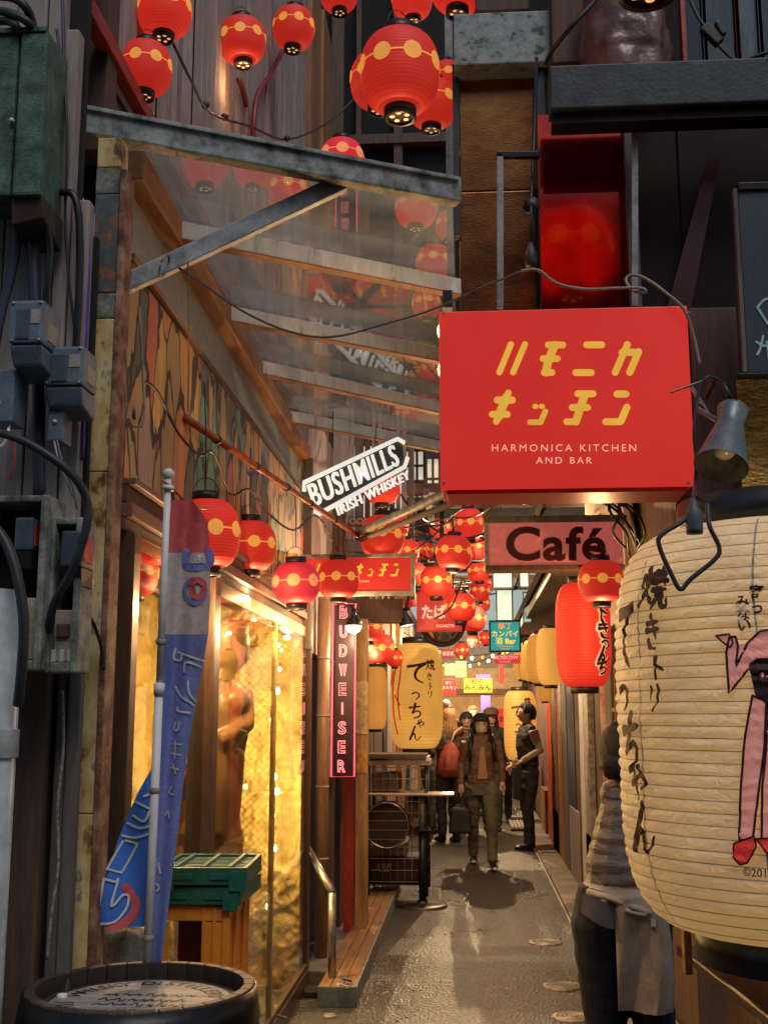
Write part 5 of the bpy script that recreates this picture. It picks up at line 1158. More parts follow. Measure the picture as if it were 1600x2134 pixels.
# globe lamps
t = thing('globe_lamp', 'white half-globe lamp in front of the neon sign top', 'lamp', P(737, 1290, 7.85)); c = P(737, 1303, 7.85); r = 17.5 / F * 7.85
MB().lathe([(r, 0), (r * .94, -r * .35), (r * .72, -r * .72), (r * .4, -r * .93), (0, -r)], 24, c).build('globe', GLOW('lit_globe', (1, .86, .6), 5, var=.02), t)
MB().lathe([(r * 1.02, -.004), (r * 1.0, r * .4), (r * .6, r * .9), (r * .3, r * 1.3), (r * .3, r * 2)], 24, c, caps=(0, 1)).build('cap', m_blackm, t)
MB().tube([c + V((0, 0, r * 2)), c + V((-.04, .05, r * 2.5)), c + V((-.08, .12, r * 2.3))], .008, 8).build('arm', m_blackm, t)
lamp('lamp_light', c - V((0, .06, r * 1.5)), .6, (1, .74, .4), .015, t)
t = thing('bare_bulb', 'warm bare bulb glowing under the second low lantern', 'bulb', P(518, 1195, 5.35)); c = P(518, 1205, 5.35)
MB().ball(c, .021, 14, 10, (1, 1, 1.25)).build('glass', m_bulb, t)
MB().tube([c + V((0, 0, .02)), c + V((0, 0, .06))], .013, 10).build('socket', m_black, t)
lamp('bulb_light', c - V((0, .03, .03)), .9, (1, .66, .26), .015, t)
t = thing('spot_lamp', 'black cone spot lamp left of the tobacco sign', 'lamp', P(845, 1310, 9.0)); c = P(845, 1292, 9.0)
MB().lathe([(.06, -.05), (.05, 0), (.025, .05), (.02, .08)], 18, c, axis=(-.2, .1, 1), caps=(0, 1)).build('shade', m_black, t)
MB().lathe([(.055, -.045), (0, -.052)], 16, c, axis=(-.2, .1, 1)).build('bulb', GLOW('spot_bulb', (1, .85, .6), 2), t)
MB().tube([c + V((0, .02, .07)), c + V((.02, .05, .2)), c + V((.12, .1, .25))], .012, 8).build('arm', m_black, t)
# big grey spot lamp beside the red sign
t = thing('work_lamp', 'unlit grey cone work lamp clamped beside the red box sign', 'lamp', P(1505, 1010, 3.6)); D_ = 3.62
ax = (P(1532, 835, D_ + .02) - P(1500, 985, D_ - .10)).normalized(); c = P(1502, 972, D_ - .08); k = D_ / F
MB().lathe([(55 * k, 0), (53 * k, 8 * k), (30 * k, 105 * k), (27 * k, 118 * k), (32 * k, 150 * k), (33 * k, 156 * k), (0, 160 * k)], 36, c, axis=ax).build('shade', M('grey_enamel', (.17, .2, .21), .4, metal=.35, var=.4, scale=14, bump=.1), t)
MB().lathe([(53.5 * k, .001), (51 * k, 8 * k), (26 * k, 100 * k), (0, 104 * k)], 36, c, axis=ax).build('inner_shade', M('dusty_reflector', (.1, .1, .1), .5, metal=.4, var=.4), t)
MB().ball(c + ax * (48 * k), 24 * k, 18, 12, (1, 1, 1)).build('bulb', M('unlit_frosted_bulb', (.3, .3, .28), .2, var=.2), t)
mb = MB()
for i in range(14):
    a = 2 * PI * i / 14; q = V((0, 0, 1)).rotation_difference(ax); u = q @ V((math.cos(a), math.sin(a), 0)); mb.tube([c + u * 50.5 * k + ax * 16 * k, c + u * 46.5 * k + ax * 28 * k], .0022, 4)
mb.build('vent_slot', m_black, t)
MB().tube([P(1520, 828, D_ + .02), P(1508, 800, D_ + .05), P(1490, 790, D_ + .1), P(1470, 830, D_ + .15)], .008, 8).build('arm', m_black, t)
cl = MB(); cl.bar(P(1396, 818, D_ + .1), P(1475, 790, D_ + .1), .012, .006); cl.bar(P(1440, 806, D_ + .1), P(1480, 870, D_ + .12), .012, .01); cl.bar(P(1450, 850, D_ + .12), P(1500, 880, D_ + .1), .02, .014); cl.build('clamp', M('scratched_clamp', (.3, .24, .22), .4, metal=.5, var=.6, scale=30), t, bevel=.002)
cable('lamp_cord', 'black cord wound down the side of the red box sign', [P(1500, 795, D_ + .04), P(1475, 785, D_), P(1455, 820, D_), P(1446, 900, D_ - .02), P(1450, 960, D_ - .02), P(1448, 1010, D_ - .1), P(1444, 1040, 2.95)], .0055, m_rubber)
t = thing('pendant_socket', 'dark grey pendant lamp socket before the giant lantern', 'socket', P(1445, 1112, 2.7)); c = P(1446, 1085, 2.7); k = 2.7 / F
MB().lathe([(17 * k, -28 * k), (18 * k, -18 * k), (17.5 * k, 8 * k), (15 * k, 22 * k), (8 * k, 32 * k), (5 * k, 48 * k)], 22, c, caps=(1, 1)).build('socket_shell', M('grey_rubber', (.075, .09, .1), .5, var=.3), t)
cable('cable_loop', 'dark cable bent in a kite-shaped loop on the giant lantern', [P(1440, 1060, 2.72), P(1424, 1085, 2.7), P(1378, 1115, 2.69), P(1374, 1140, 2.69), P(1400, 1200, 2.69), P(1418, 1228, 2.69), P(1440, 1206, 2.69), P(1490, 1165, 2.69), P(1498, 1140, 2.69), P(1478, 1095, 2.69), P(1474, 1050, 2.72)], .0058, m_rubber, k=6)
# tangle of cables behind the cafe sign
for k in range(7):
    x = 1284 + k * 7; cable('tangled_cable', 'cable of the tangle under the red box sign, %s one towards the giant lantern' % ORD[k], [P(x + R_.uniform(-70, 20), 1040, 5.4), P(x + R_.uniform(-25, 30), 1064, 5.3), P(x + R_.uniform(-8, 25), 1110, 5.4), P(x + R_.uniform(0, 40), 1150, 5.6), P(x + 34, 1185, 6.0)], .007, [m_black, m_rubber, M('brown_cable', (.16, .08, .05), .5)][k % 3], group='tangle of cables under the red box sign')
# ================================================================ right wall of the alley
t = thing('right_row', 'row of narrow bar fronts along the right of the far alley', 'building', (1.1, 12, 0))
XR = 1.05
MB().box((XR + .04, 6.0, 0), (2.6, 26, 3.2)).build('wall', m_brownw, t)
mat_slat = M('pinkish_shutter', (.3, .2, .17), .5, var=.25, scale=8)
mb0 = None
z = .2
for k in range(46):      # roller shutter
    MB().box((XR - .005 + .008 * (k % 2), 7.35, z), (XR + .035, 8.05, z + .042)).build('shutter_slat', mat_slat, t, bevel=.003); z += .05
def col(px0, px1, mm, x=XR, top=2.6, nm='post', y1=None, z0=.035):
    y0 = 2400 * x / (px1 - 977) ; yb = 2400 * x / (px0 - 977); MB().box((x - .03, y0, z0), (x + .05, max(y0 + .05, yb), top)).build(nm, mm, t, bevel=.004)
col(1262, 1274, m_greyw); col(1250, 1262, m_orangew, nm='door_post'); col(1240, 1249, m_brownw)
m_blk = M('dark_doorway', (.02, .016, .014), .5)
col(1228, 1240, m_blk, x=XR + .03, nm='doorway'); col(1224, 1227, M('blue_edge', (.25, .4, .5), .4), nm='trim')
col(1214, 1224, M('peeling_white', (.5, .5, .44), .6, var=.7, scale=14), x=XR - .02, nm='white_trim'); col(1206, 1212, m_white, x=XR - .03, nm='white_trim')
col(1196, 1205, m_brownw); col(1180, 1195, M('navy_curtain', (.02, .025, .06), .7), x=XR - .01, nm='curtain'); col(1170, 1179, m_greyw, x=XR - .02); col(1160, 1169, m_orangew, x=XR - .02); col(1148, 1159, m_brownw, x=XR - .02); col(1138, 1147, m_redpaint, x=XR - .01)
for k, y in enumerate((8.2, 9.6, 11.2, 13.6, 16)): MB().box((XR - .05, y, .035), (XR + .03, y + .9, .5 + .1 * (k % 3))).build('kick_board', [m_brownw, m_orangew, m_siding][k % 3], t, bevel=.004)
w_ = MB().box((XR - .01, 8.08, 1.35), (XR + .03, 8.5, 1.95)).build('window', m_blk, t)
mb = MB(); mb.box((XR - .03, 8.05, 1.62), (XR - .012, 8.5, 1.65)); mb.box((XR - .03, 8.26, 1.35), (XR - .0125, 8.29, 1.95)); mb.build('window_bar', m_orangew, w_)
mb = MB(); mb.box((.62, 8.6, 2.62), (XR + .1, 15, 2.7)); mb.build('eave_board', m_greyw, t, bevel=.005)
mb = MB(); mb.hexa([(.55, 8.4, 2.72), (.6, 8.4, 2.72), (.6, 22, 2.72), (.55, 22, 2.72), (1.1, 8.4, 3.15), (1.15, 8.4, 3.15), (1.15, 22, 3.15), (1.1, 22, 3.15)]); mb.build('sloped_soffit', m_brownw, t)
m_beige = M('beige_render', (.5, .4, .28), .8, var=.3, scale=2)
mb = MB(); mb.box((.98, 7.2, 2.2), (1.04, 9.5, 3.6)); mb.build('beige_wall', m_beige, t)
# bright lit windows beyond
for k, (a, b, c_, d_, e_) in enumerate([(1028, 1182, 1066, 1224, 13), (1036, 1230, 1066, 1292, 14), (1084, 1182, 1100, 1222, 12), (1092, 1236, 1106, 1296, 12.5)]):
    o = thing('glowing_pane', ['bright window just below the cafe sign, widest', 'tall bright window under the widest bright one', 'narrow bright window below the middle of the cafe sign', 'lower narrow bluish window beside the eave'][k], 'window', P(a, d_, e_), 'bright windows beyond the cafe sign')
    pb(MB(), a, b, c_, d_, e_, .03).build('pane', GLOW('bright_pane_%d' % k, [(.8, .86, .62), (.75, .85, .6), (.75, .8, .6), (.25, .42, .42)][k], 1.15, var=.3, scale=12), o)
    for q in ((a - 3, b - 3, a, d_ + 3), (c_, b - 3, c_ + 3, d_ + 3), (a, b - 3, c_, b), (a, d_, c_, d_ + 3)): pb(MB(), *q, e_ - .02, .05).build('frame', m_greyw, o)
for k, (a, b, c_, d_, e_) in enumerate([(838, 940, 884, 1000, 12.2), (888, 955, 930, 1040, 12.6), (846, 1010, 880, 1050, 13.0)]):
    o = thing('glowing_pane', ['pale upstairs window beside the red box sign, highest', 'pale upstairs window half behind the red box sign', 'pale upstairs window low beside the gutter pipe'][k], 'window', P(a, d_, e_), 'pale upstairs windows beyond the gutter')
    pb(MB(), a, b, c_, d_, e_, .03).build('pane', GLOW('pale_pane_%d' % k, (.72, .66, .52), .8, var=.35, scale=9), o)
    for i in range(4): x_ = a + (c_ - a) * i / 3; pb(MB(), x_ - 2.5, b, x_ + 2.5, d_, e_ - .03, .05).build('frame', m_brownw, o)
    for q in ((a, b - 4, c_, b), (a, d_, c_, d_ + 4), (a, (b + d_) / 2 - 2, c_, (b + d_) / 2 + 2)): pb(MB(), *q, e_ - .034, .05).build('frame', m_brownw, o)
t = thing('upper_back_house', 'brown timber upper floor with pale windows beyond the gutter', 'building', (-.5, 13.3, 3.0)); MB().box((-1.4, 13.3, 3.5), (.05, 14.2, 5.6)).build('wall', m_brownw, t)
# overhead: dark slats and laths with daylight between, cables
t = thing('slatted_roof', 'dark cross slats over the far alley with daylight between them', 'roof', (0, 12, 3.4))
for k in range(12):
    y = 9.4 + k * .72; MB().box((-1.3, y, 3.42 + .02 * (k % 3)), (1.4, y + .16, 3.5 + .02 * (k % 3))).build('slat', [m_brownw, m_greyw, m_dark][k % 3], t)
for k, x in enumerate((-.9, -.35, .15, .6)): MB().box((x, 9.2, 3.36), (x + .05, 19, 3.42)).build('rail', m_greyw, t)
mb = MB()
for k in range(40):
    a = V((R_.uniform(-.9, .5), R_.uniform(8.5, 15), R_.uniform(2.9, 3.35))); b = V((R_.uniform(-.8, .7), a.y + R_.uniform(-1, 1), R_.uniform(2.9, 3.35))); mb.tube(cable_pts(a, b, R_.uniform(.03, .2), 10), R_.choice([.004, .006, .009]), 5, caps=False)
tag(mb.build('overhead_cables', m_black), 'dense tangle of black overhead cables above the far alley', 'cables', kind='stuff')
for k, (pts, lb) in enumerate([([(745, 1115, 6.7), (870, 1095, 7.5), (940, 1075, 8.0), (980, 1045, 8.4)], 'black cable sagging from the gutter towards the cafe sign'), ([(860, 1150, 7.5), (900, 1120, 7.6), (930, 1085, 7.7), (945, 1070, 7.7)], 'black cable swinging up beside the hanging clear lantern'), ([(905, 1290, 7.8), (940, 1265, 7.8), (962, 1210, 7.8)], 'short black cable crossing the tobacco sign'), ([(360, 88, 3.9), (400, 170, 4.15), (440, 235, 4.5), (520, 262, 5.2), (600, 290, 5.8), (690, 250, 6.2), (760, 180, 6.3)], 'black light string slung across above the canopy beam')]):
    cable('overhead_cable', lb, [P(*p) for p in pts], .006, m_black)
for k, (px, py, d_) in enumerate([(428, 218, 4.4), (468, 243, 4.75), (598, 288, 5.75)]):
    c = P(px, py, d_); tag(MB().ball(c, .018, 12, 8, (1, .8, 1)).build('string_socket', m_black), ['empty socket on the light string nearest the rusty post', 'empty socket on the light string, second from the rusty post', 'empty socket on the light string above the canopy middle'][k], 'socket')
for k, pts in enumerate([[(498, 165, 5.2), (510, 200, 5.4), (515, 240, 5.5), (516, 290, 5.5)], [(592, 100, 6.2), (560, 160, 6.0), (538, 195, 5.7), (530, 240, 5.6), (528, 290, 5.6)]]):
    cable('red_conduit', ['red conduit dropping straight below a lantern to the canopy', 'red conduit curving down from the plywood to the canopy'][k], [P(*p) for p in pts], .014, M('red_pvc_%d' % k, (.28, .03, .02), .4, var=.3), 'conduit')
# far end of the alley
t = thing('far_front', 'bright cluttered shop front closing the far end of the alley', 'building', (0, 24, 0))
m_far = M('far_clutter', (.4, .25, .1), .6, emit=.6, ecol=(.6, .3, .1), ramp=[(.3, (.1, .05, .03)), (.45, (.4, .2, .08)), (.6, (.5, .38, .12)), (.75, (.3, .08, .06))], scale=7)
MB().box((-1.2, 24, 0), (1.4, 24.3, 2.55)).build('shop_front', m_far, t)
MB().box((-1.2, 23.6, 2.0), (1.4, 24, 2.12)).build('awning_edge', m_ply, t, bevel=.01)
MB().box((-1.6, 24.1, 2.56), (1.6, 24.4, 3.3)).build('upper_wall', m_beige, t)
for row_, (A_, B_) in enumerate([((-.8, 14.5, 2.62), (.9, 16.5, 2.7)), ((.85, 17, 2.75), (-.8, 18.5, 2.55))]):
    pts = cable_pts(A_, B_, .28, 12); tag(MB().tube(pts, .006, 5).build('bulb_string_wire', m_black), ['nearer', 'farther'][row_] + ' wire of small bulbs slung across the far alley', 'wire')
    for k in range(1, 12):
        o = tag(MB().ball(pts[k] - V((0, 0, .035)), .02, 10, 8, (1, 1, 1.25)).build('string_bulb', [m_bulb, m_yl, m_bulb, m_or][k % 4]), '%s small bulb from the left on the %s wire over the crowd' % (ORD[k - 1] if row_ == 0 else ORD[11 - k], ['nearer', 'farther'][row_]), 'bulb', 'bulbs strung over the far alley')
for k, (x, y, z) in enumerate([(.35, 10.0, 2.95), (.1, 14.6, 2.75), (-.1, 18.5, 2.6)]):  # warm lamps added to brighten the people and the floor
    o = thing('alley_fill_lamp', ['added fill lamp above the walking person', 'added fill lamp over the middle of the crowd', 'added fill lamp near the far end'][k], 'lamp', (x, y, z))
    MB().lathe([(.05, -.02), (.045, .02), (.02, .05)], 16, (x, y, z), caps=(0, 1)).build('shade', m_black, o); MB().ball((x, y, z - .015), .022, 10, 8).build('bulb', m_bulb, o)
    lamp('lamp_light', (x, y, z - .06), [11, 16, 28][k], (1, .68, .36), .01, o)
# ================================================================ whisky barrel
BH = .98; bc = PZ(294, 2052, BH); bc = V((bc.x, bc.y, 0)); BRr = 226 / F * bc.y
t = thing('whisky_barrel', 'dark oak whisky barrel with stencilled head at the lower left', 'barrel', bc)
m_stave = M('dark_oak_stave', (.055, .04, .032), .6, var=.5, scale=6, stretch=(4, 4, .5), bump=.3)
m_head = M('worn_barrel_head', (.3, .29, .26), .6, var=.45, scale=7, stretch=(1, 4, 1), bump=.2)
ns = 30
def br(z): return BRr * (1 + .17 * (1 - ((z - BH / 2) / (BH / 2)) ** 2))
stm = None
for k in range(ns):
    if stm is None:
        mb = MB(); a0, a1 = -PI / ns + .004, PI / ns - .004; rows_ = []
        vs, fs = [], []
        for i in range(9):
            z = BH * i / 8 
            for a, r in ((a0, br(z)), (a1, br(z)), (a1, br(z) - .024), (a0, br(z) - .024)): vs.append((r * math.cos(a), r * math.sin(a), z))
        for i in range(8):
            for j in range(4): j2 = (j + 1) % 4; fs.append((i * 4 + j, i * 4 + j2, i * 4 + 4 + j2, i * 4 + 4 + j))
        fs += [(3, 2, 1, 0), (32, 33, 34, 35)]; mb.add(vs, fs); stm = mb.mesh('stave', .003); stm.materials.append(m_stave)
    o = bpy.data.objects.new('stave', stm); COL.objects.link(o); o.parent = t; o.rotation_euler = (0, 0, 2 * PI * k / ns)
for z0, z1 in ((BH - .075, BH - .005), (BH - .25, BH - .21), (.2, .24), (.02, .09)):
    MB().lathe([(br(z0) + .001, z0), (br(z0) + .004, z0), (br(z1) + .004, z1), (br(z1) + .001, z1)], 64, bc).build('hoop', m_blackm, t)
MB().lathe([(BRr - .022, BH - .042), (BRr - .03, BH - .038), (0, BH - .038)], 48, bc).build('head_board', m_stave, t)
MB().lathe([(BRr * .80, BH - .0365), (0, BH - .0365)], 48, bc).build('stencil_disc', m_head, t)
m_sten = M('black_stencil', (.025, .022, .02), .6, var=.4, scale=40)
mb = MB(); s = ' WHISKY DISTILLERY '
for k, ch in enumerate('WHISKY DISTILLERY'):
    if ch == ' ': continue
    vs, fs = text_geo(ch, 1, .012); a = PI * .5 + 1.28 - k * .16
    c_, s_ = math.cos(a - PI / 2), math.sin(a - PI / 2); rr = BRr * .66
    mb.geo2d(vs, fs, lambda u, v, h: bc + V((math.cos(a) * rr + (u * c_ - v * s_) * .052, math.sin(a) * rr + (u * s_ + v * c_) * .052, BH - .0355)))
vs, fs = text_geo('WHISKY', 1, .006, .2); mb.geo2d(vs, fs, lambda u, v, hh: bc + V((.03 + u * .034, -.095 + v * .034, BH - .0355)))
rn = random.Random(4)
for y in (.05, .0, -.045):      # worn, unreadable script
    x = -.1
    while x < .1:
        w_ = rn.uniform(.012, .03); mb.geo2d(*ribbon(catmull([(x, y), (x + w_ * .4, y + rn.uniform(.008, .024)), (x + w_ * .7, y - rn.uniform(.0, .012)), (x + w_, y + .006)], 4), .005), lambda u, v, h: bc + V((u, v, BH - .0355))); x += w_ + rn.uniform(.002, .012)
for k in range(26):
    a = PI * 1.06 + k * .115
    if 1.35 * PI < a < 1.66 * PI: continue
    mb.geo2d(*ribbon([(math.cos(a) * BRr * .58, math.sin(a) * BRr * .58), (math.cos(a) * BRr * .74, math.sin(a) * BRr * .74)], .006), lambda u, v, h: bc + V((u, v, BH - .0355)))
tag(mb.build('stencil_lettering', m_sten, t), kind='stuff')
MB().lathe([(.012, 0), (.012, .008), (0, .01)], 12, V((bc.x - BRr * .74, bc.y + .02, BH - .037))).build('white_cap', m_white, t)

# ================================================================ beer crate and folded green crates
m_crate = M('orange_crate', (.8, .27, .03), .3, var=.15, scale=10)
def crate(name, label, x0, y0, z0, w, dp, h, mm, mark=None):
    t = thing(name, label, 'crate', (x0 + w / 2, y0, z0)); e = .022
    for x in (x0, x0 + w - e):
        for y in (y0, y0 + dp - e): MB().box((x, y, z0), (x + e, y + e, z0 + h)).build('corner_post', mm, t, bevel=.004)
    for nm, za, zb_ in (('bottom_band', 0, .30), ('top_band', .84, 1)):
        for a, b in (((x0 + e, y0 + .004), (x0 + w - e, y0 + .012)), ((x0 + e, y0 + dp - .012), (x0 + w - e, y0 + dp - .004)), ((x0 + .004, y0 + e), (x0 + .012, y0 + dp - e)), ((x0 + w - .012, y0 + e), (x0 + w - .004, y0 + dp - e))):
            MB().box((a[0], a[1], z0 + h * za + .002), (b[0], b[1], z0 + h * zb_ - .002)).build(nm, mm, t, bevel=.002)
    MB().box((x0 + w - .014, y0 + e, z0 + h * .3), (x0 + w - .006, y0 + dp - e, z0 + h * .84)).build('side_panel', mm, t)
    MB().box((x0 + e, y0 + dp - .016, z0 + h * .3), (x0 + w - e, y0 + dp - .008, z0 + h * .84)).build('back_panel', mm, t)
    for qa, qb in ((.05, .2), (.66, .95)): MB().box((x0 + w * qa, y0 + .005, z0 + h * .305), (x0 + w * qb, y0 + .011, z0 + h * .835)).build('front_panel', mm, t, bevel=.002)
    for q in (.66, .8): MB().box((x0 + w * q - .005, y0 + .0, z0 + h * .02), (x0 + w * q + .005, y0 + .0045, z0 + h * .98)).build('front_rib', mm, t, bevel=.001)
    MB().box((x0 + w * .2, y0 + .12, z0 + h * .3), (x0 + w * .66, y0 + .13, z0 + h * .84)).build('inner_divider', M('dark_crate_inside', (.16, .03, .015), .5), t)
    for q in (.3, .7): MB().box((x0 + w - .005, y0 + dp * q - .008, z0 + .02), (x0 + w + .004, y0 + dp * q + .008, z0 + h - .02)).build('side_rib', mm, t, bevel=.002)
    if mark:
        pl = MB().box((x0 + w * .08, y0 - .001, z0 + h * .03), (x0 + w * .62, y0 + .003, z0 + h * .26)).build('label_plate', m_crate, t)
        mb = MB(); vs, fs = text_geo(mark, 1, .02); f_ = lambda u, v, h_: V((x0 + w * .35 + u * .07, y0 - .003, z0 + h * .14 + v * .055))
        mb.geo2d(vs, fs, f_)
        for k in range(4):
            a = [(-1.2, .6), (1.2, .6), (1.2, -.6), (-1.2, -.6)]; mb.geo2d(*ribbon([a[k], a[(k + 1) % 4]], .06), lambda u, v, h_, k=k: f_(u, v, 0) - V((0, .0004 * k, 0)))
        mb.build('lettering', m_redpaint, pl)
    return t
cy = 3.62; cx0 = P(322, 1900, cy).x; cw = P(478, 1900, cy).x - cx0; ztop = P(420, 1888, cy).z
crate('beer_crate', 'orange plastic beer crate under the green crate tops', cx0, cy, ztop - .30, cw, .34, .30, m_crate, 'ビール')
crate('beer_crate', 'orange plastic beer crate at the bottom of the stack behind the barrel', cx0 + .005, cy + .006, ztop - .605, cw, .34, .30, m_crate)
crate('beer_crate', 'orange plastic beer crate set on the ground under the stack', cx0 - .004, cy + .0, max(0, ztop - .91), cw, .34, min(.30, ztop - .61), m_crate)
m_grn = M('green_crate_plastic', (.018, .13, .085), .35, var=.2, scale=10)
def folded(name, label, z, dx, dy, rot):
    w, dp, h = cw + .045, .36, .052; c = V((cx0 + cw / 2 + .012 + dx, cy + .17 + dy, z)); t = thing(name, label, 'crate', (0, 0, 0), local=True); t.location = c; t.rotation_euler = (0, 0, rot)
    for a, b in (((-w / 2, -dp / 2), (w / 2, -dp / 2 + .012)), ((-w / 2, dp / 2 - .012), (w / 2, dp / 2)), ((-w / 2, -dp / 2 + .012), (-w / 2 + .012, dp / 2 - .012)), ((w / 2 - .012, -dp / 2 + .012), (w / 2, dp / 2 - .012))):
        MB().box((a[0], a[1], 0), (b[0], b[1], h)).build('rim', m_grn, t, bevel=.003)
    MB().box((-w / 2 + .012, -dp / 2 + .012, .004), (w / 2 - .012, dp / 2 - .012, h * .6)).build('folded_base', m_grn, t)
    for k in range(9): MB().box((-w / 2 + .014, -dp / 2 + .03 + k * .036, h * .605), (w / 2 - .014, -dp / 2 + .044 + k * .036, h * .85)).build('cross_rib', m_grn, t, bevel=.002)
    for q in (-.3, 0, .3): MB().box((w * q - .006, -dp / 2 + .013, h * .61), (w * q + .006, dp / 2 - .013, h + .004)).build('long_rib', m_grn, t, bevel=.002)
    for sx in (-1, 1): MB().box((sx * (w / 2 - .03) - .024, -dp / 2 - .005, -.018), (sx * (w / 2 - .03) + .024, -dp / 2 + .0, h * .8)).build('corner_lug', m_grn, t, bevel=.003)
    for q in (-.22, .22): MB().box((w * q - .035, -dp / 2 - .004, h * .3), (w * q + .035, -dp / 2 - .0005, h * .65)).build('latch', m_grn, t, bevel=.002)
folded('green_crate', 'green folded crate lying directly on the orange beer crate', ztop + .003, 0, 0, 0)
folded('green_crate', 'green folded crate on top of the stack', ztop + .062, .01, -.01, .05)
# boulder and shrub foot by the window
def rock(u, v, c, r, sd):
    th, ph = PI * v, 2 * PI * u; dr = V((math.sin(th) * math.cos(ph), math.sin(th) * math.sin(ph), math.cos(th)))
    return c + V((dr.x * r[0], dr.y * r[1], dr.z * r[2])) * (1 + .22 * mnoise.noise(dr * 1.7 + V((sd, 0, 0))) + .07 * mnoise.noise(dr * 5 + V((sd, 0, 0))))
tag(MB().grid(lambda u, v: rock(u, v, V((P(256, 1985, 3.2).x, 3.2, P(256, 1985, 3.2).z - .05)), (.085, .085, .13), 2), 32, 20).build('pale_boulder', M('pale_green_stone', (.33, .36, .27), .8, scale=14, bump=.6, ramp=[(.3, (.1, .12, .08)), (.5, (.28, .31, .22)), (.7, (.42, .44, .35))])), 'pale mossy green lump behind the barrel beside the rusty post', 'boulder')
tag(MB().box((P(205, 1980, 3.2).x, 3.12, 0), (P(320, 1980, 3.2).x, 3.28, P(256, 1985, 3.2).z - .12)).build('stone_plinth', m_cem, bevel=.01), 'cement block under the pale mossy lump behind the barrel', 'block')
tag(MB().grid(lambda u, v: rock(u, v, V((-1.22, 5.6, .38)), (.16, .2, .36), 7), 32, 20).build('dark_boulder', M('dark_stone', (.13, .1, .05), .8, var=.6, scale=9, bump=.6)), 'dark rough boulder inside the gold-lit shop window', 'boulder')
# ================================================================ banner on a white pole
d = 3.04
t = thing('banner_flag', 'blue, white and red cloth banner twisted round a white pole', 'banner', P(305, 2030, d))
pole = lambda py: 351 - (py - 985) * (351 - 306) / (2030 - 985)
MB().tube([P(pole(2060), 2060, d), P(pole(1440), 1440, d)], .0115, 14).build('lower_pole', m_white, t)
MB().tube([P(pole(1440), 1440, d), P(pole(1000), 1000, d)], .0095, 14).build('upper_pole', m_white, t)
MB().ball(P(351, 988, d), .0165, 14, 10).build('finial', m_white, t)
MB().tube([P(351, 1012, d), P(350, 1022, d)], .016, 14).build('collar', m_white, t)
MB().tube([P(pole(1450), 1450, d), P(pole(1424), 1424, d)], .0145, 14).build('collar', m_white, t)
MB().tube([P(336, 1000, d - .01), P(352, 1010, d - .01), P(395, 1055, d + .1), P(430, 1060, d + .2)], .004, 6).build('cross_arm', m_orangew, t)
EDG = [(1040, 400), (1085, 432), (1150, 438), (1250, 438), (1320, 434), (1420, 418), (1500, 402), (1600, 386), (1700, 375), (1800, 362), (1900, 350), (2000, 338), (2040, 334)]
def edge(py):
    for (a, x), (b, y) in zip(EDG, EDG[1:]):
        if a <= py <= b: return x + (y - x) * (py - a) / (b - a)
    return EDG[-1][1]
def clothA(px, py, lift=0):
    f_ = (px - pole(py)) / 80; return P(px, py, d + .012 + .05 * f_ + .022 * math.sin(f_ * 7 + py * .004) * min(1, f_ * 3) - lift)
LFT = [(1585, 0), (1650, 34), (1750, 72), (1830, 92), (1890, 108), (1915, 108), (1932, 96)]
def ledge(py):
    for (a, x), (b, y) in zip(LFT, LFT[1:]):
        if a <= py <= b: return x + (y - x) * (py - a) / (b - a)
    return LFT[-1][1]
def clothB(px, py, lift=0):
    f_ = (pole(py) - px) / 100; return P(px, py, d + .014 - .02 * f_ + .016 * math.sin(f_ * 5 + py * .01) - lift)
m_blue = M('blue_banner_cloth', (.05, .18, .64), .75, var=.3, scale=4, bump=.2, bscale=120)
m_violet = M('blue_violet_cloth', (.17, .21, .5), .75, var=.3, scale=4, bump=.2, bscale=120)
m_wcloth = M('white_cloth', (.55, .45, .42), .8, var=.2, scale=6)
m_rcloth = M('red_cloth', (.6, .1, .1), .8, var=.3, scale=6)
def cloth(fn, y0, y1, lf, rf, n=14, m_=24): 
    return MB().grid(lambda u, v: fn(lf(y0 + (y1 - y0) * v) + (rf(y0 + (y1 - y0) * v) - lf(y0 + (y1 - y0) * v)) * u, y0 + (y1 - y0) * v), n, m_)
cloth(clothA, 1042, 1152, lambda y: pole(y) + 4, edge).build('red_cloth', m_rcloth, t)
cloth(clothA, 1152, 1322, lambda y: pole(y) + 4, edge).build('white_cloth', m_wcloth, t)
cloth(clothA, 1322, 2035, lambda y: pole(y) + 4, edge, m_=50).build('blue_cloth', m_violet, t)
cloth(clothB, 1585, 1932, lambda y: pole(y) - ledge(y), lambda y: pole(y) + 2, m_=40).build('blue_flap', m_blue, t)
m_wl = M('white_banner_print', (.62, .62, .62), .7, var=.1)
def strokes(lst, fn, w_, m_, nm, l0=.003):
    mb = MB()
    for n, st in enumerate(lst): mb.geo2d(*ribbon(catmull(st, 8), w_), lambda u, v, h, n=n: fn(u, v, l0 + .0003 * n))
    mb.build(nm, m_, t)
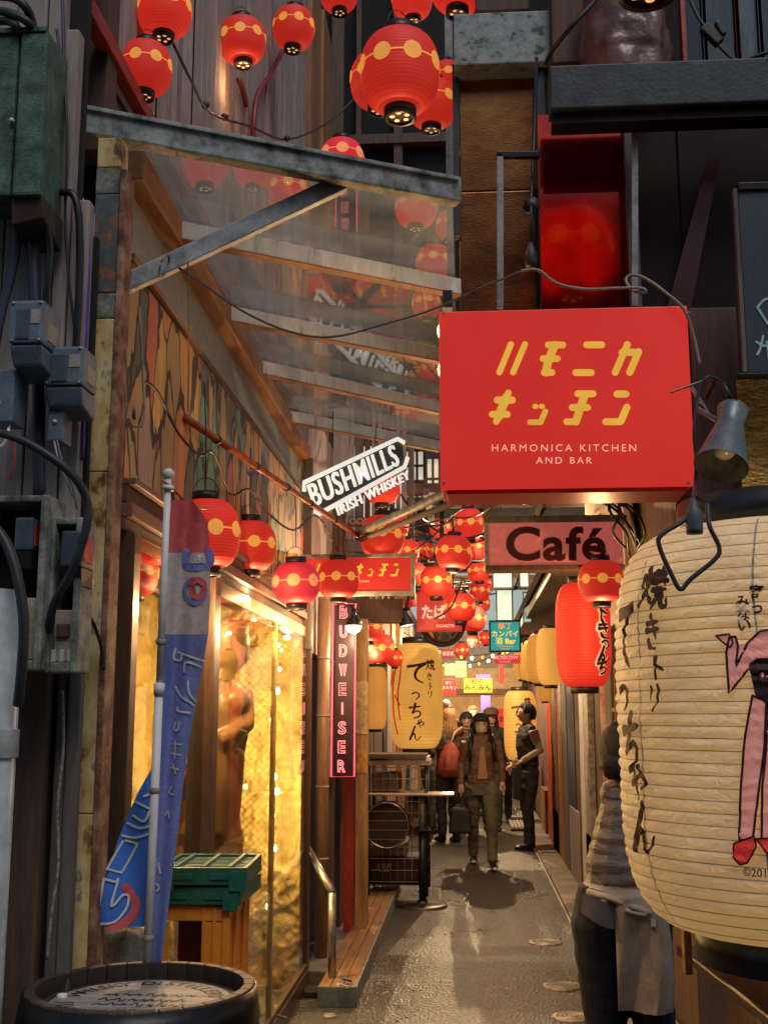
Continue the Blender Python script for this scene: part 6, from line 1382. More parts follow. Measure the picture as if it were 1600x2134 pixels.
# swirl emblem and lettering
strokes([[(388, 1150), (390, 1180), (436, 1176), (436, 1150)]], clothA, 16, m_violet, 'printed_band')
mb = MB(); vs, fs = text_geo('SEL', 1, .03); mb.geo2d([(414 - u * 19, 1166 - v * 22) for u, v in vs], fs, lambda u, v, h: clothA(u, v, .006)); mb.build('lettering', m_wl, t)
strokes([[(392 + 22 * math.cos(a) + 14, 1232 + 25 * math.sin(a)) for a in [2 * PI * k / 14 for k in range(15)]]], clothA, 9, m_violet, 'printed_ring', .004)
strokes([[(400, 1222), (404, 1240), (418, 1244), (426, 1228)], [(398, 1214), (412, 1208), (424, 1216)]], clothA, 13, m_rcloth, 'printed_swirl', .005)
strokes([[(372, 1360), (400, 1370), (425, 1378)], [(366, 1352), (362, 1372), (376, 1376), (378, 1362)], [(384, 1400), (388, 1380), (418, 1390)], [(366, 1432), (378, 1452), (396, 1464), (404, 1470)], [(392, 1420), (394, 1444), (408, 1462)], [(370, 1475), (372, 1482), (396, 1486)]], clothA, 4.5, m_wl, 'printed_outline')
strokes([[(366, 1506), (362, 1520), (370, 1522), (374, 1504)], [(360, 1550), (376, 1552)], [(358, 1570), (376, 1574)], [(366, 1544), (364, 1580)], [(356, 1600), (372, 1604)], [(360, 1592), (366, 1612)], [(358, 1640), (352, 1652), (362, 1656)], [(345, 1700), (350, 1690), (352, 1704)]], clothA, 3, m_wl, 'printed_lettering')
strokes([[(326, 1790), (322, 1830)], [(330, 1800), (334, 1820)], [(322, 1840), (332, 1850), (326, 1858)]], clothA, 3, m_wl, 'printed_lettering')
strokes([[(262, 1752), (282, 1758), (284, 1765), (256, 1815), (250, 1818), (228, 1812), (226, 1806), (256, 1754)], [(300, 1660), (316, 1654)], [(284, 1672), (316, 1688)], [(278, 1700), (300, 1712), (312, 1690)], [(266, 1716), (290, 1726), (312, 1722)], [(256, 1742), (282, 1746), (310, 1738)],
         [(216, 1832), (240, 1838), (246, 1835), (232, 1885), (240, 1884), (256, 1866), (268, 1870), (262, 1896), (238, 1922), (208, 1926), (202, 1920), (216, 1835)]], clothB, 5, m_wl, 'printed_outline')
strokes([[(262, 1850), (282, 1880), (278, 1905), (258, 1925), (230, 1934)]], clothB, 18, m_rcloth, 'printed_swirl', .002)
mb = MB()
for py in (1338, 1648, 1955): c = P(pole(py), py, d); mb.lathe([(.012, -.008), (.015, -.004), (.0145, .004), (.012, .008)], 12, c)
mb.build('cord_tie', m_rope, t)

# ================================================================ handrail, plank ramp, cart, table
t = thing('handrail', 'bent grey steel handrail standing at the end of the plank ramp', 'handrail', PZ(692, 2080, 0))
b = PZ(692, 2078, .0); top = P(692, 1856, b.y); back = top + V((-.24, .42, .24)); m_steel = M('brushed_steel', (.33, .31, .28), .3, metal=.8, var=.3)
MB().tube([b, b.lerp(top, .5), top - V((0, 0, .012))], .024, 18).build('upright', m_steel, t)
MB().tube([top + V((.006, -.01, -.012)), back], .024, 18).build('sloping_rail', m_steel, t)
MB().bar(b + V((-.16, 0, .02)), b + V((.12, .03, .02)), .12, .03).build('foot_plate', m_black, t, bevel=.004)
a0 = PZ(700, 2085, .12); rx0, rx1 = -.86, -.655; ry0, ry1 = PZ(738, 2092, .02).y, 11.0
t = thing('plank_ramp', 'long worn wooden plank ramp along the left edge of the alley', 'ramp', (-.75, ry0, 0))
m_rampw = M('worn_ramp_wood', (.30, .17, .075), .45, var=.4, scale=5, stretch=(6, .7, 2), bump=.35, bscale=30)
for k in range(3):
    x = rx0 + k * (rx1 - rx0) / 3; MB().box((x + .002, ry0 + .004 * k, .03), (x + (rx1 - rx0) / 3 - .002, ry1, .105 + .001 * k)).build('plank', m_rampw, t, bevel=.004)
MB().box((rx1 + .001, ry0, .0), (rx1 + .014, ry1, .11)).build('edge_angle', m_galv, t, bevel=.002)
MB().box((rx0, ry0 - .014, 0), (rx1 + .014, ry0 - .002, .108)).build('end_plate', M('blue_grey_plate', (.2, .24, .25), .5, metal=.3, var=.3), t, bevel=.002)
MB().box((rx0, ry0 + .02, 0), (rx1, ry1, .029)).build('bearer', m_dark, t)
for k, (px, py) in enumerate([(712, 2040), (704, 2052), (575, 2118)]):
    c = PZ(px, py, .14); tag(MB().bar(c, c + V((.05, .03, -.02)), .03, .012).build('litter_scrap', [M('blue_scrap', (.05, .15, .4), .4), m_white, m_greyw][k]), ['blue plastic scrap behind the handrail', 'white paper scrap behind the handrail', 'grey scrap by the shop sill'][k], 'litter')
# roll cage trolley with folded tables, fan
d = 10.2
t = thing('roll_cage', 'wire roll cage trolley against the ochre post, full of crates and boards', 'trolley', P(830, 1840, d))
x0, x1 = P(768, 1700, d).x, P(888, 1700, d).x; z0, z1 = P(820, 1838, d).z, P(820, 1600, d).z
mb = MB()
for k in range(9): x = x0 + (x1 - x0) * k / 8; mb.tube([(x, d, z0), (x, d, z1)], .0035, 5); 
for k in range(11): z = z0 + (z1 - z0) * k / 10; mb.tube([(x0, d - .006, z), (x1, d - .006, z)], .0045, 5)
mb.build('front_grid', M('chrome_wire', (.55, .52, .48), .25, metal=.9), t)
mb = MB()
for k in range(6): y = d + .55 * k / 5; mb.tube([(x1, y, z0), (x1, y, z1)], .0045, 5)
for k in range(8): z = z0 + (z1 - z0) * k / 7; mb.tube([(x1 + .004, d, z), (x1 + .004, d + .55, z)], .0045, 5)
mb.build('side_grid', m_blackm, t)
for x in (x0, x1):
    for y in (d, d + .55): MB().tube([(x, y, .08), (x, y, z1 + .02)], .014, 8).build('corner_post', m_blackm, t)
MB().box((x0, d + .01, z0 - .03), (x1, d + .55, z0)).build('deck', m_blackm, t)
for x in (x0 + .04, x1 - .04): MB().lathe([(.0, -.02), (.05, -.02), (.05, .02), (0, .02)], 16, (x, d + .06, .05), axis=(1, 0, 0)).build('caster', m_black, t)
rb = [(770, 885, 1788, 1836, m_black, 'dark crate on the deck of the roll cage'), (772, 846, 1762, 1784, m_siding, 'brown box above the dark crate in the roll cage'), (850, 888, 1655, 1745, m_greyw, 'dark menu carton standing in the roll cage'), (774, 830, 1612, 1650, m_greyw, 'small grey crate at the top of the roll cage')]
for a, b, c_, e_, mm, lb in rb:
    o = tag(pb(MB(), a, c_, b, e_, d + .04, .42).build('storage_box', mm, bevel=.008), lb, 'box', 'boxes in the roll cage')
    if c_ in (1788, 1655):
        mb = MB(); q = ((800, 1806, 12) if c_ == 1788 else (868, 1712, 8))      # faded carton print
        for i in range(5): mb.geo2d(*ribbon([(q[0] - 12 + i * 6, q[1] + 4), (q[0] - 10 + i * 6 + (i % 2) * 2, q[1] - 5)], 3), pxf(d + .034))
        mb.geo2d(*ribbon([(q[0] - 10, q[1] + 10), (q[0] + 10, q[1] + 10)], 2), pxf(d + .034)); mb.build('faded_print', M('pale_box_print', (.5, .4, .35), .6), o)
for k, (a, b, c_, e_, mm) in enumerate([(764, 888, 1572, 1582, m_greyw), (766, 896, 1585, 1596, m_siding2), (806, 892, 1577, 1585, m_white)]):
    tag(pb(MB(), a, c_, b, e_, d - .05 + .02 * k, .5).build('folded_table_top', mm, bevel=.004), ['worn table top lying highest on the roll cage', 'worn table top lying lowest on the roll cage', 'white board sandwiched on the roll cage'][k], 'table top')
t = thing('round_drum', 'round black drum lying on its side at the front of the roll cage', 'drum', P(812, 1770, d - .1)); c = P(806, 1719, d - .12); r = 45 / F * d
mb = MB(); mb.lathe([(r, -.05), (r * 1.03, -.03), (r * 1.03, .06), (r, .06)], 40, c, axis=(0, -1, 0)); mb.build('drum', m_black, t)
MB().lathe([(r * .99, -.03), (0, -.03)], 32, c, axis=(0, -1, 0)).build('back_plate', M('dusky_plate', (.05, .04, .03), .5), t)
mb = MB()
for q in (.97,): mb.tube([c + V((math.cos(a) * r * q, -.07, math.sin(a) * r * q)) for a in [2 * PI * i / 32 for i in range(33)]], .004, 5, caps=False)
for q in (-.6, -.2, .2, .6): h = math.sqrt(1 - q * q); mb.tube([c + V((-r * h, -.075, r * q)), c + V((r * h, -.075, r * q))], .004, 5)
mb.build('cross_wire', M('drum_wire', (.4, .38, .35), .3, metal=.8), t)
t = thing('bar_table', 'tall round-footed bar table with a thin worn top beside the roll cage', 'table', PZ(880, 1890, 0))
b = PZ(880, 1890, 0); ztab = P(880, 1655, b.y).z; px_ = P(880, 1770, b.y).x
MB().lathe([(.21, 0), (.21, .012), (.19, .02), (.05, .028), (.045, .05)], 36, b).build('foot', M('dark_steel_foot', (.09, .08, .07), .35, metal=.6, var=.3), t)
MB().tube([(px_, b.y, .03), (px_, b.y, .64)], .032, 14).build('column', m_black, t)
MB().tube([(px_, b.y, .64), (px_, b.y, ztab - .02)], .024, 12).build('column', m_galv, t)
MB().lathe([(.08, -.03), (.05, 0)], 14, (px_, b.y, .655)).build('collar', m_black, t)
x0, x1 = P(768, 1650, b.y).x, P(946, 1650, b.y).x
MB().box((x0, b.y - .16, ztab - .008), (x1, b.y + .2, ztab + .008)).build('table_top', M('worn_table_top', (.36, .29, .23), .35, var=.4, scale=5, stretch=(.8, 4, 1)), t, bevel=.006)
# ================================================================ stall counter at the lower right
t = thing('stall_counter', 'dark brown wooden stall counter under the giant lantern', 'counter', P(1500, 2134, 2.9))
m_count = M('varnished_counter', (.09, .035, .02), .3, var=.5, scale=4, stretch=(.6, 3, 1), bump=.1, coat=.2)
zc = .86; xa = PZ(1345, 1900, zc).x
MB().hexa([(xa + .10, 2.75, zc - .03), (1.9, 2.6, zc - .03), (1.9, 4.0, zc - .03), (xa, 4.0, zc - .03), (xa + .10, 2.75, zc), (1.9, 2.6, zc), (1.9, 4.0, zc), (xa, 4.0, zc)]).build('counter_top', m_count, t, bevel=.006)
MB().box((xa + .14, 2.85, 0), (1.85, 3.9, zc - .032)).build('counter_front', m_brownw, t)
MB().box((xa + .1, 3.3, .0), (xa + .135, 3.36, zc - .034)).build('leg', m_orangew, t, bevel=.004)
MB().box((P(1425, 1960, 3.55).x, 3.55, zc + .001), (P(1441, 1960, 3.55).x, 3.6, zc + .5)).build('stall_post', m_orangew, t, bevel=.004)
MB().box((.95, 4.0, 0), (2.4, 4.06, 1.7)).build('back_board', m_darkred, t)
# ================================================================ white step stool far right / duckboard by the man
t = thing('duckboard', 'slatted wooden duckboard lying beside the person in the waistcoat', 'duckboard', PZ(1080, 1730, .05)); c = PZ(1078, 1712, .06)
for k in range(6): MB().box((c.x - .12 + k * .05, c.y - .9, .03), (c.x - .08 + k * .05, c.y + 1.0, .06)).build('slat', m_siding2, t, bevel=.003)
MB().box((c.x - .13, c.y - .85, .0), (c.x + .18, c.y - .78, .029)).build('bearer', m_black, t)
# ================================================================ people and the carved figure
def loft_parts(parts):
    """parts: (slot, kind, data). returns one merged MB and per-slot BVHs"""
    allmb = MB(); by = {}
    for slot, kind, dta in parts:
        m_ = by.setdefault(slot, MB())
        for q in (allmb, m_):
            if kind == 'tube': q.tube(*dta[:2], 14, True)
            elif kind == 'ball': q.ball(dta[0], dta[1], 16, 12, dta[2] if len(dta) > 2 else (1, 1, 1))
            elif kind == 'box': q.box(*dta)
    return allmb, by
def body(name, label, parts, mats, loc, rz, scale=1.0, voxel=.011, cat='person', smooth=4, group=None, post=None, wrinkle=.009):
    allmb, by = loft_parts(parts)
    me = bpy.data.meshes.new(name); me.from_pydata(allmb.v, [], allmb.f)
    bm = bmesh.new(); bm.from_mesh(me); bmesh.ops.recalc_face_normals(bm, faces=bm.faces); bm.to_mesh(me); bm.free()
    me2 = evaluated(me, [('REMESH', dict(mode='VOXEL', voxel_size=voxel)), ('SMOOTH', dict(factor=.5, iterations=smooth))])
    slots = list(mats); trees = []
    for s in slots: trees.append(BVHTree.FromPolygons([V(v) for v in by[s].v], by[s].f) if s in by else None)
    idx = []
    for p in me2.polygons:
        best, bi = 9, 0
        for i, tr in enumerate(trees):
            if tr is None: continue
            h = tr.find_nearest(p.center, .12)
            if h[0] is not None and h[3] < best: best, bi = h[3], i
        idx.append(bi)
    if wrinkle:      # soft folds in the cloth, none on skin
        vcl = [0.0] * len(me2.vertices)
        for p, bi in zip(me2.polygons, idx):
            if slots[bi] in ('top', 'trousers', 'sleeve', 'apron'):
                for v in p.vertices: vcl[v] = 1.0
        nrm = [v.normal.copy() for v in me2.vertices]
        for v, w_, n_ in zip(me2.vertices, vcl, nrm):
            if w_: c = v.co; v.co = c + n_ * wrinkle * (mnoise.noise(V((c.x * 9, c.y * 9, c.z * 17))) + .6 * mnoise.noise(V((c.x * 24 + c.z * 20, c.y * 20, c.z * 34))))
    me2.materials.clear()
    for s in slots: me2.materials.append(mats[s])
    me2.polygons.foreach_set('material_index', idx); me2.polygons.foreach_set('use_smooth', [True] * len(idx))
    if post: post(me2)
    me2.name = name
    o = bpy.data.objects.new(name, me2); COL.objects.link(o); o.location = loc; o.rotation_euler = (0, 0, rz); o.scale = (scale,) * 3
    return tag(o, label, cat, group)
def child(o, name, mb, m, **k): return mb.build(name, m, o, **k)
def hand(slot, w, e, side, curl=.6):
    """hand hanging from wrist w, forearm coming from elbow e"""
    dr = (V(w) - V(e)).normalized(); out = []
    a = V((1, 0, 0)) if abs(dr.x) < .8 else V((0, 1, 0)); fwd = V((0, -1, 0)); fwd = (fwd - dr * fwd.dot(dr)).normalized(); sd = dr.cross(fwd)
    w = V(w); out.append((slot, 'tube', ([w - dr * .03, w + dr * .03, w + dr * .085], [(.024, .02), (.034, .018), (.036, .015)])))
    for k in range(4):
        b = w + dr * .08 + fwd * (.026 - .017 * k); l = [.062, .072, .068, .052][k]; cd_ = (dr + sd * side * -curl * .6).normalized()
        out.append((slot, 'tube', ([b, b + dr * l * .45, b + dr * l * .45 + cd_ * l * .5], [.0085, .008, .0065])))
    b = w + dr * .03 + fwd * .03; out.append((slot, 'tube', ([b, b + dr * .03 + fwd * .02, b + dr * .06 + fwd * .022], [.0105, .0095, .0075])))
    return out
m_skin = M('skin', (.58, .35, .25), .5, var=.12, scale=9, bump=.03)
m_hairk = M('black_hair', (.010, .008, .008), .6, var=.4, scale=30, stretch=(6, 6, .6), bump=.5)
m_hairb = M('blond_hair', (.38, .22, .09), .45, var=.5, scale=24, stretch=(6, 6, .5), bump=.5)
m_hairg = M('grey_hair', (.3, .26, .22), .5, var=.4, scale=24, bump=.5)
m_shoe = M('black_shoe', (.015, .014, .014), .35)
def face(o, z, y, w=.062):
    """eyes, brows, nose, mouth on a head whose front is at -y"""
    for s in (-1, 1):
        child(o, 'eye', MB().ball((s * .031, y + .008, z), .009, 10, 8, (1.2, .6, .7)), m_black)
        child(o, 'eyebrow', MB().tube([(s * .016, y + .004, z + .022), (s * .032, y + .003, z + .027), (s * .047, y + .012, z + .022)], .0035, 5), m_hairk)
    child(o, 'mouth', MB().tube([(-.02, y + .008, z - .068), (0, y + .001, z - .069), (.02, y + .008, z - .068)], .005, 6), M('lips', (.36, .12, .1), .5))
def std(h=1.6, stride=0., arms=None, sho=.19, hip=.15, chest=(.17, .11), coat=0, female=True, armw=1.0, lean=0, turn=0):
    """body parts of a figure facing -y; slots: skin, top, trousers, shoe"""
    k = h / 1.6; p = []
    hz = .84; kz = .45
    for s in (-1, 1):
        f = stride * s; hx = s * .085; foot = (hx * .9, -f * .30, .07); knee = (hx * 1.02, -f * .16 - .025, kz)
        p.append(('trousers', 'tube', ([(hx, 0, hz + .02), (hx, -f * .06, hz - .12), knee, ((foot[0] + knee[0]) / 2, (foot[1] + knee[1]) / 2 + .012, .27), (foot[0], foot[1], .085)], [(.095, .1), (.088, .094), (.064, .068), (.06, .062), (.054, .056)])))
        p.append(('shoe', 'tube', ([(foot[0], foot[1] + .05, .045), (foot[0], foot[1] - .03, .045), (foot[0] * 1.08, foot[1] - .12, .036), (foot[0] * 1.1, foot[1] - .165, .03)], [(.034, .036), (.042, .042), (.044, .032), (.03, .024)])))
    L_ = lambda z, x=0: (x, lean * (z - .84), z)
    p.append(('trousers', 'tube', ([(0, 0, .74), (0, .005, .84), (0, 0, .94)], [(.145, .1), (hip + .02, .115), (hip, .1)])))
    low = .93 - coat
    p.append(('top', 'tube', ([L_(low), L_(1.0), L_(1.13), L_(1.26), L_(1.34), L_(1.385)], [(hip + .025 + coat * .1, .118), (hip + .005, .108), (chest[0], chest[1] + .01), (chest[0] + .012, chest[1]), (.13, .085), (.065, .06)])))
    sh = lean * .5
    p.append(('top', 'tube', ([L_(1.315, -sho + .015), L_(1.345, 0), L_(1.315, sho - .015)], [(.052, .052), (.07, .07), (.052, .052)])))
    p.append(('skin', 'tube', ([L_(1.35), (0, lean * .55 - .008, 1.43)], [.05, .05])))
    hy = lean * .6 - .012
    p.append(('skin', 'ball', ((0, hy, 1.50), .1, (.76, .93, 1.08)))); p.append(('skin', 'tube', ([(0, hy - .03, 1.46), (0, hy - .05, 1.412)], [(.058, .05), (.034, .03)])))
    p.append(('skin', 'tube', ([(0, hy - .088, 1.505), (0, hy - .104, 1.475)], [.009, .014])))
    for s in (-1, 1): p.append(('skin', 'ball', ((s * .077, hy + .01, 1.49), .02, (.5, .8, 1.3))))
    arms = arms or [((-.235, .02, 1.08), (-.24, -.06, .86)), ((.235, .02, 1.08), (.24, -.06, .86))]
    for s, (e, w) in zip((-1, 1), arms):
        S = V(L_(1.315, s * sho)); p.append(('top', 'tube', ([S, S.lerp(V(e), .5), V(e), V(e).lerp(V(w), .5), V(e).lerp(V(w), .94)], [.054 * armw, .05 * armw, .044 * armw, .041 * armw, .036 * armw])))
        p += hand('skin', w, e, s)
    return p, hy
def ground_at(px, py): 
    q = PZ(px, py, 0); return q
def hair_locks(o, hy, m, length, bangs=1.24, n=150, spread=1.0, seed=1, side=1.75, back=1.95, r0=.0125):
    """hair as many tapering locks over a close cap; length = how far the locks hang below the ears"""
    rn = random.Random(seed); C0 = V((0, hy + .006, 1.505)); mb = MB()
    def on(th, a, k=1.0): return C0 + V((math.sin(th) * math.cos(a) * .088 * k, math.sin(th) * math.sin(a) * .106 * k, math.cos(th) * .118 * k))
    mb.grid(lambda u, v: on(v * (bangs - .1 if math.sin(2 * PI * u) < -.5 else (side if math.sin(2 * PI * u) < .2 else back)), 2 * PI * u, .985), 40, 14)
    for i in range(n):
        a = 2 * PI * (i + rn.random()) / n; f_ = math.sin(a); front = f_ < -.52
        end = bangs + rn.uniform(-.08, .05) if front else (side if f_ < .2 else back) + rn.uniform(-.1, .1)
        k = 1.0 + rn.uniform(0, .05); pts = [on(t_, a + .12 * math.sin(3 * t_ + i), k) for t_ in [.12 + (end - .12) * j / 5 for j in range(6)]]; rs = [r0 * .7, r0, r0, r0, r0, r0 * .8]
        if length and not front:
            L_ = length * rn.uniform(.8, 1.1); p = pts[-1]; out = V((math.cos(a) * .25, math.sin(a) * .12, 0)) * L_ * spread
            pts += [p + out * .35 - V((0, 0, L_ * .4)), p + out * .3 + V((rn.uniform(-.01, .01), rn.uniform(-.01, .01), -L_ * .8)), p + out * .1 - V((0, 0, L_))]; rs += [r0, r0 * .8, r0 * .25]
        else: pts.append(pts[-1] + (pts[-1] - pts[-2]) * .5); rs.append(r0 * .2)
        mb.tube(pts, rs, 6, caps=False, flat=.6)
    return child(o, 'hair', mb, m)
def long_hair(o, hy, m, length=.28, bangs=True): return hair_locks(o, hy, m, length, seed=int(length * 1000))
def short_hair(o, hy, m): return hair_locks(o, hy, m, 0, bangs=.85, n=120, side=1.45, back=1.95, r0=.011, seed=5)
# --- walking woman
g = ground_at(1006, 1806)
parts, hy = std(1.6, 1.0, arms=[((-.215, .06, 1.07), (-.225, -.02, .85)), ((.22, -.02, 1.07), (.21, -.13, .87))], coat=.05, armw=.95, sho=.172, chest=(.145, .1), hip=.135)
m_jk = M('brown_quilted_jacket', (.17, .085, .05), .6, var=.4, scale=16, bump=.5, bscale=30, bdist=.01)
o = body('person', 'person walking towards the camera in brown jacket, olive trousers and face mask', parts, {'top': m_jk, 'trousers': M('olive_trousers', (.14, .125, .085), .8, var=.4, scale=7, bump=.4, bscale=18, bdist=.01), 'skin': m_skin, 'shoe': m_shoe}, g, .08, 1.0, .0085)
long_hair(o, hy, m_hairk, .24); face(o, 1.505, hy - .092)
child(o, 'face_mask', MB().grid(lambda u, v: V(((u - .5) * .125, hy - .112 + 1.0 * (u - .5) ** 2 * .28 + .02 * abs(v - .5), 1.415 + v * .072)), 10, 6), M('beige_mask', (.62, .48, .37), .7, var=.1))
child(o, 'shirt_front', MB().grid(lambda u, v: V(((u - .5) * .11 * (.35 + .65 * (1 - v)), -.128 - .006 * math.sin(PI * u), .92 + v * .34)), 6, 8), M('tan_shirt', (.4, .24, .13), .8, var=.2))
for s in (-1, 1): child(o, 'backpack_strap', MB().tube([(s * .115, .06, 1.36), (s * .12, -.03, 1.385), (s * .125, -.115, 1.28), (s * .135, -.12, 1.1)], (.018), 8), m_black)
child(o, 'shoe_toe', MB().ball((-.085, -.155 + 1.0 * .3, .03), .03, 10, 8, (1, 1.2, .6)), m_white); child(o, 'shoe_toe', MB().ball((.085, -.16 - 1.0 * .3, .03), .03, 10, 8, (1, 1.2, .6)), m_white)
hb = g + V((-.235, -.03, .42))
t = thing('handbag', 'dark handbag carried low by the walking person', 'bag', hb + V((0, 0, -.1))); MB().hexa([hb + V(q_) for q_ in ((-.13, -.05, -.08), (.13, -.05, -.08), (.13, .06, -.08), (-.13, .06, -.08), (-.1, -.03, .19), (.1, -.03, .19), (.1, .04, .19), (-.1, .04, .19))]).build('bag_body', m_black, t, bevel=.03, seg=3)
MB().tube([hb + V((-.07, 0, .2)), hb + V((-.02, 0, .36)), hb + V((.03, 0, .36)), hb + V((.08, 0, .2))], .009, 8).build('strap', m_black, t)
# --- blond person seen from behind
g = ground_at(937, 1757)
parts, hy = std(1.68, .15, arms=[((-.24, .04, 1.08), (-.2, -.12, .98)), ((.24, .02, 1.08), (.2, -.14, 1.0))], coat=.12, armw=1.15)
m_blk2 = M('black_coat', (.03, .028, .028), .7, var=.4, scale=8, bump=.3)
o = body('person', 'person in dark wine coat with a red shoulder bag, seen from behind', parts, {'top': M('dark_wine_coat', (.07, .035, .03), .75, var=.5, scale=8, bump=.3), 'trousers': m_blk2, 'skin': m_skin, 'shoe': m_shoe}, g, PI + .5, 1.05, .011)
long_hair(o, hy, m_hairb, .19)
bg_ = g + V((.02, -.24, 1.02))
t = thing('shoulder_bag', 'brick-red drawstring shoulder bag on the person seen from behind', 'bag', bg_); m_bag = M('brick_red_leather', (.3, .055, .03), .45, var=.4, scale=10, bump=.3)
BP = [(.0, -.2), (.1, -.19), (.15, -.12), (.15, -.02), (.115, .1), (.065, .19), (.03, .24)]
def bagf(u, v):
    i = min(5, int(v * 6)); f_ = v * 6 - i; r_ = BP[i][0] + (BP[i + 1][0] - BP[i][0]) * f_; z_ = BP[i][1] + (BP[i + 1][1] - BP[i][1]) * f_; a = 2 * PI * u
    r_ *= 1 + .07 * math.sin(9 * a) * v + .08 * mnoise.noise(V((math.cos(a) * 2, math.sin(a) * 2, z_ * 9)))
    return bg_ + V((r_ * math.cos(a) + .03 * z_, r_ * .6 * math.sin(a), z_))
MB().grid(bagf, 48, 24).build('bag_body', m_bag, t)
MB().tube([bg_ + V((.0, 0, .19)), bg_ + V((.06, .1, .36)), bg_ + V((.15, .22, .42)), bg_ + V((.2, .34, .3))], .012, 8).build('strap', M('tan_strap', (.4, .25, .14), .5), t)
# --- crowd further in
def crowd(px, py, hgt, label, rz, topc, hair, m, hairlen=None, coat=.15):
    g = ground_at(px, py); parts, hy = std(hgt, .3, coat=coat, armw=1.1)
    o = body('person', label, parts, {'top': M('coat_%d' % px, topc, .75, var=.4, scale=8, bump=.2), 'trousers': m_blk2, 'skin': m_skin, 'shoe': m_shoe}, g, rz, hgt / 1.6, .014)
    (long_hair(o, hy, hair, hairlen) if hairlen else short_hair(o, hy, hair))
    if abs(rz) < 1.2: face(o, 1.505, hy - .092)
    return o
o = crowd(974, 1735, 1.62, 'person in black with round glasses just behind the walking one', .1, (.02, .018, .02), m_hairk, m_skin, .2)
for s in (-1, 1): child(o, 'spectacle_lens', MB().tube([(s * .034 + .022 * math.cos(a), -.112, 1.5 + .02 * math.sin(a)) for a in [2 * PI * k / 12 for k in range(13)]], .0025, 5), m_black)
crowd(930, 1712, 1.80, 'tall person in a drab coat beyond the one with the red bag', PI, (.09, .075, .06), m_hairg, m_skin)
crowd(988, 1700, 1.72, 'person in a brown coat in the middle of the far crowd', .2, (.1, .05, .03), M('thin_brown_hair', (.25, .13, .07), .5), m_skin)
o = crowd(1026, 1732, 1.66, 'person in a brown cap just behind the walking one', .0, (.03, .02, .02), m_hairk, m_skin, .15)
child(o, 'cap', MB().lathe([(.112, 1.545), (.108, 1.6), (.07, 1.64), (0, 1.65)], 24, (0, 0, 0)), M('brown_cap', (.14, .07, .04), .8)); child(o, 'cap_brim', MB().box((-.07, -.19, 1.545), (.07, -.09, 1.555)), M('brown_brim', (.12, .06, .035), .8), bevel=.004)
crowd(1046, 1712, 1.6, 'person in red partly hidden between the capped one and the waistcoat', .2, (.2, .04, .03), m_hairk, m_skin, .12)
crowd(900, 1738, 1.6, 'person in grey jacket and pale trainers half behind the roll cage', PI * .75, (.08, .085, .08), m_hairk, m_skin)
# --- man in the vest, facing left
g = ground_at(1104, 1772)
parts, hy = std(1.72, .12, arms=[((-.235, .07, 1.1), (-.2, -.1, .95)), ((.235, .07, 1.1), (.22, -.14, .98))], sho=.205, chest=(.18, .125), female=False)
parts2 = []
for s, k, dta in parts: parts2.append((s, k, dta))
# sleeves get their own cloth
sl = [i for i, (s, k, dta) in enumerate(parts2) if s == 'top' and k == 'tube' and len(dta[0]) == 5]
for i in sl: parts2[i] = ('sleeve',) + parts2[i][1:]
o = body('person', 'person in a dark waistcoat standing in profile at the right wall', parts2, {'top': m_blk2, 'sleeve': M('tan_shirt_sleeve', (.34, .28, .22), .8, var=.3, scale=10, bump=.4), 'trousers': m_blk2, 'skin': m_skin, 'shoe': m_shoe}, g, -PI / 2 + .25, 1.075, .011)
short_hair(o, hy, m_hairk); face(o, 1.505, hy - .092)
child(o, 'short_apron', MB().grid(lambda u, v: V(((u - .5) * .36, -.125 - .04 * math.cos((u - .5) * 2.6), .55 + v * .42)), 10, 8), m_black)
# --- aproned worker with the quilted vest (near right)
dA = 4.45; base = P(1290, 1850, dA); 
def wx(px, py=1700): return P(px, py, dA).x
def wz(py, px=1290): return P(px, py, dA).z
X0 = wx(1298); q = lambda px, py, dy=0: V((wx(px, py) - X0, dy, wz(py)))
parts = []
tor = []; rad = []
# quilted torso: bulging bands between stitch lines (left edge, right edge, py)
bands = [(1642, 1262, 1350), (1668, 1255, 1372), (1700, 1243, 1385), (1732, 1236, 1392), (1764, 1228, 1396), (1792, 1220, 1398), (1812, 1213, 1400), (1840, 1222, 1398)]
def half(py):
    for (a, l, r), (b, l2, r2) in zip(bands, bands[1:]):
        if a <= py <= b: f_ = (py - a) / (b - a); return (l + (l2 - l) * f_, r + (r2 - r) * f_)
    return bands[-1][1:]
lines = [1612, 1640, 1664, 1696, 1732, 1760, 1787, 1812, 1840]
for (a, b) in zip(lines, lines[1:]):
    for i in range(5):
        py = a + (b - a) * (i + .001) / 5; f_ = i / 5
        l, r = half(max(1642, py)); 
        if py < 1642: l, r = l + (1642 - py) * .8, r - (1642 - py) * .5
        bul = .92 + .10 * math.sin(PI * (i + .25) / 5.2) ** .6
        cx_ = (wx(l) + wx(r)) / 2 - X0; hw = (wx(r) - wx(l)) / 2 * bul
        tor.append(V((cx_, .0, wz(py)))); rad.append((hw, hw * .82))
parts.append(('vest', 'tube', (tor, rad)))
hipc = q(1305, 1870).x
parts.append(('apron', 'tube', ([q(1305, 1842), q(1306, 1880), q(1308, 1900)], [(.155, .12), (.165, .135), (.165, .14)])))
parts.append(('shirt', 'tube', ([q(1300, 1600), q(1300, 1625), q(1300, 1650)], [(.045, .045), (.052, .05), (.06, .055)])))
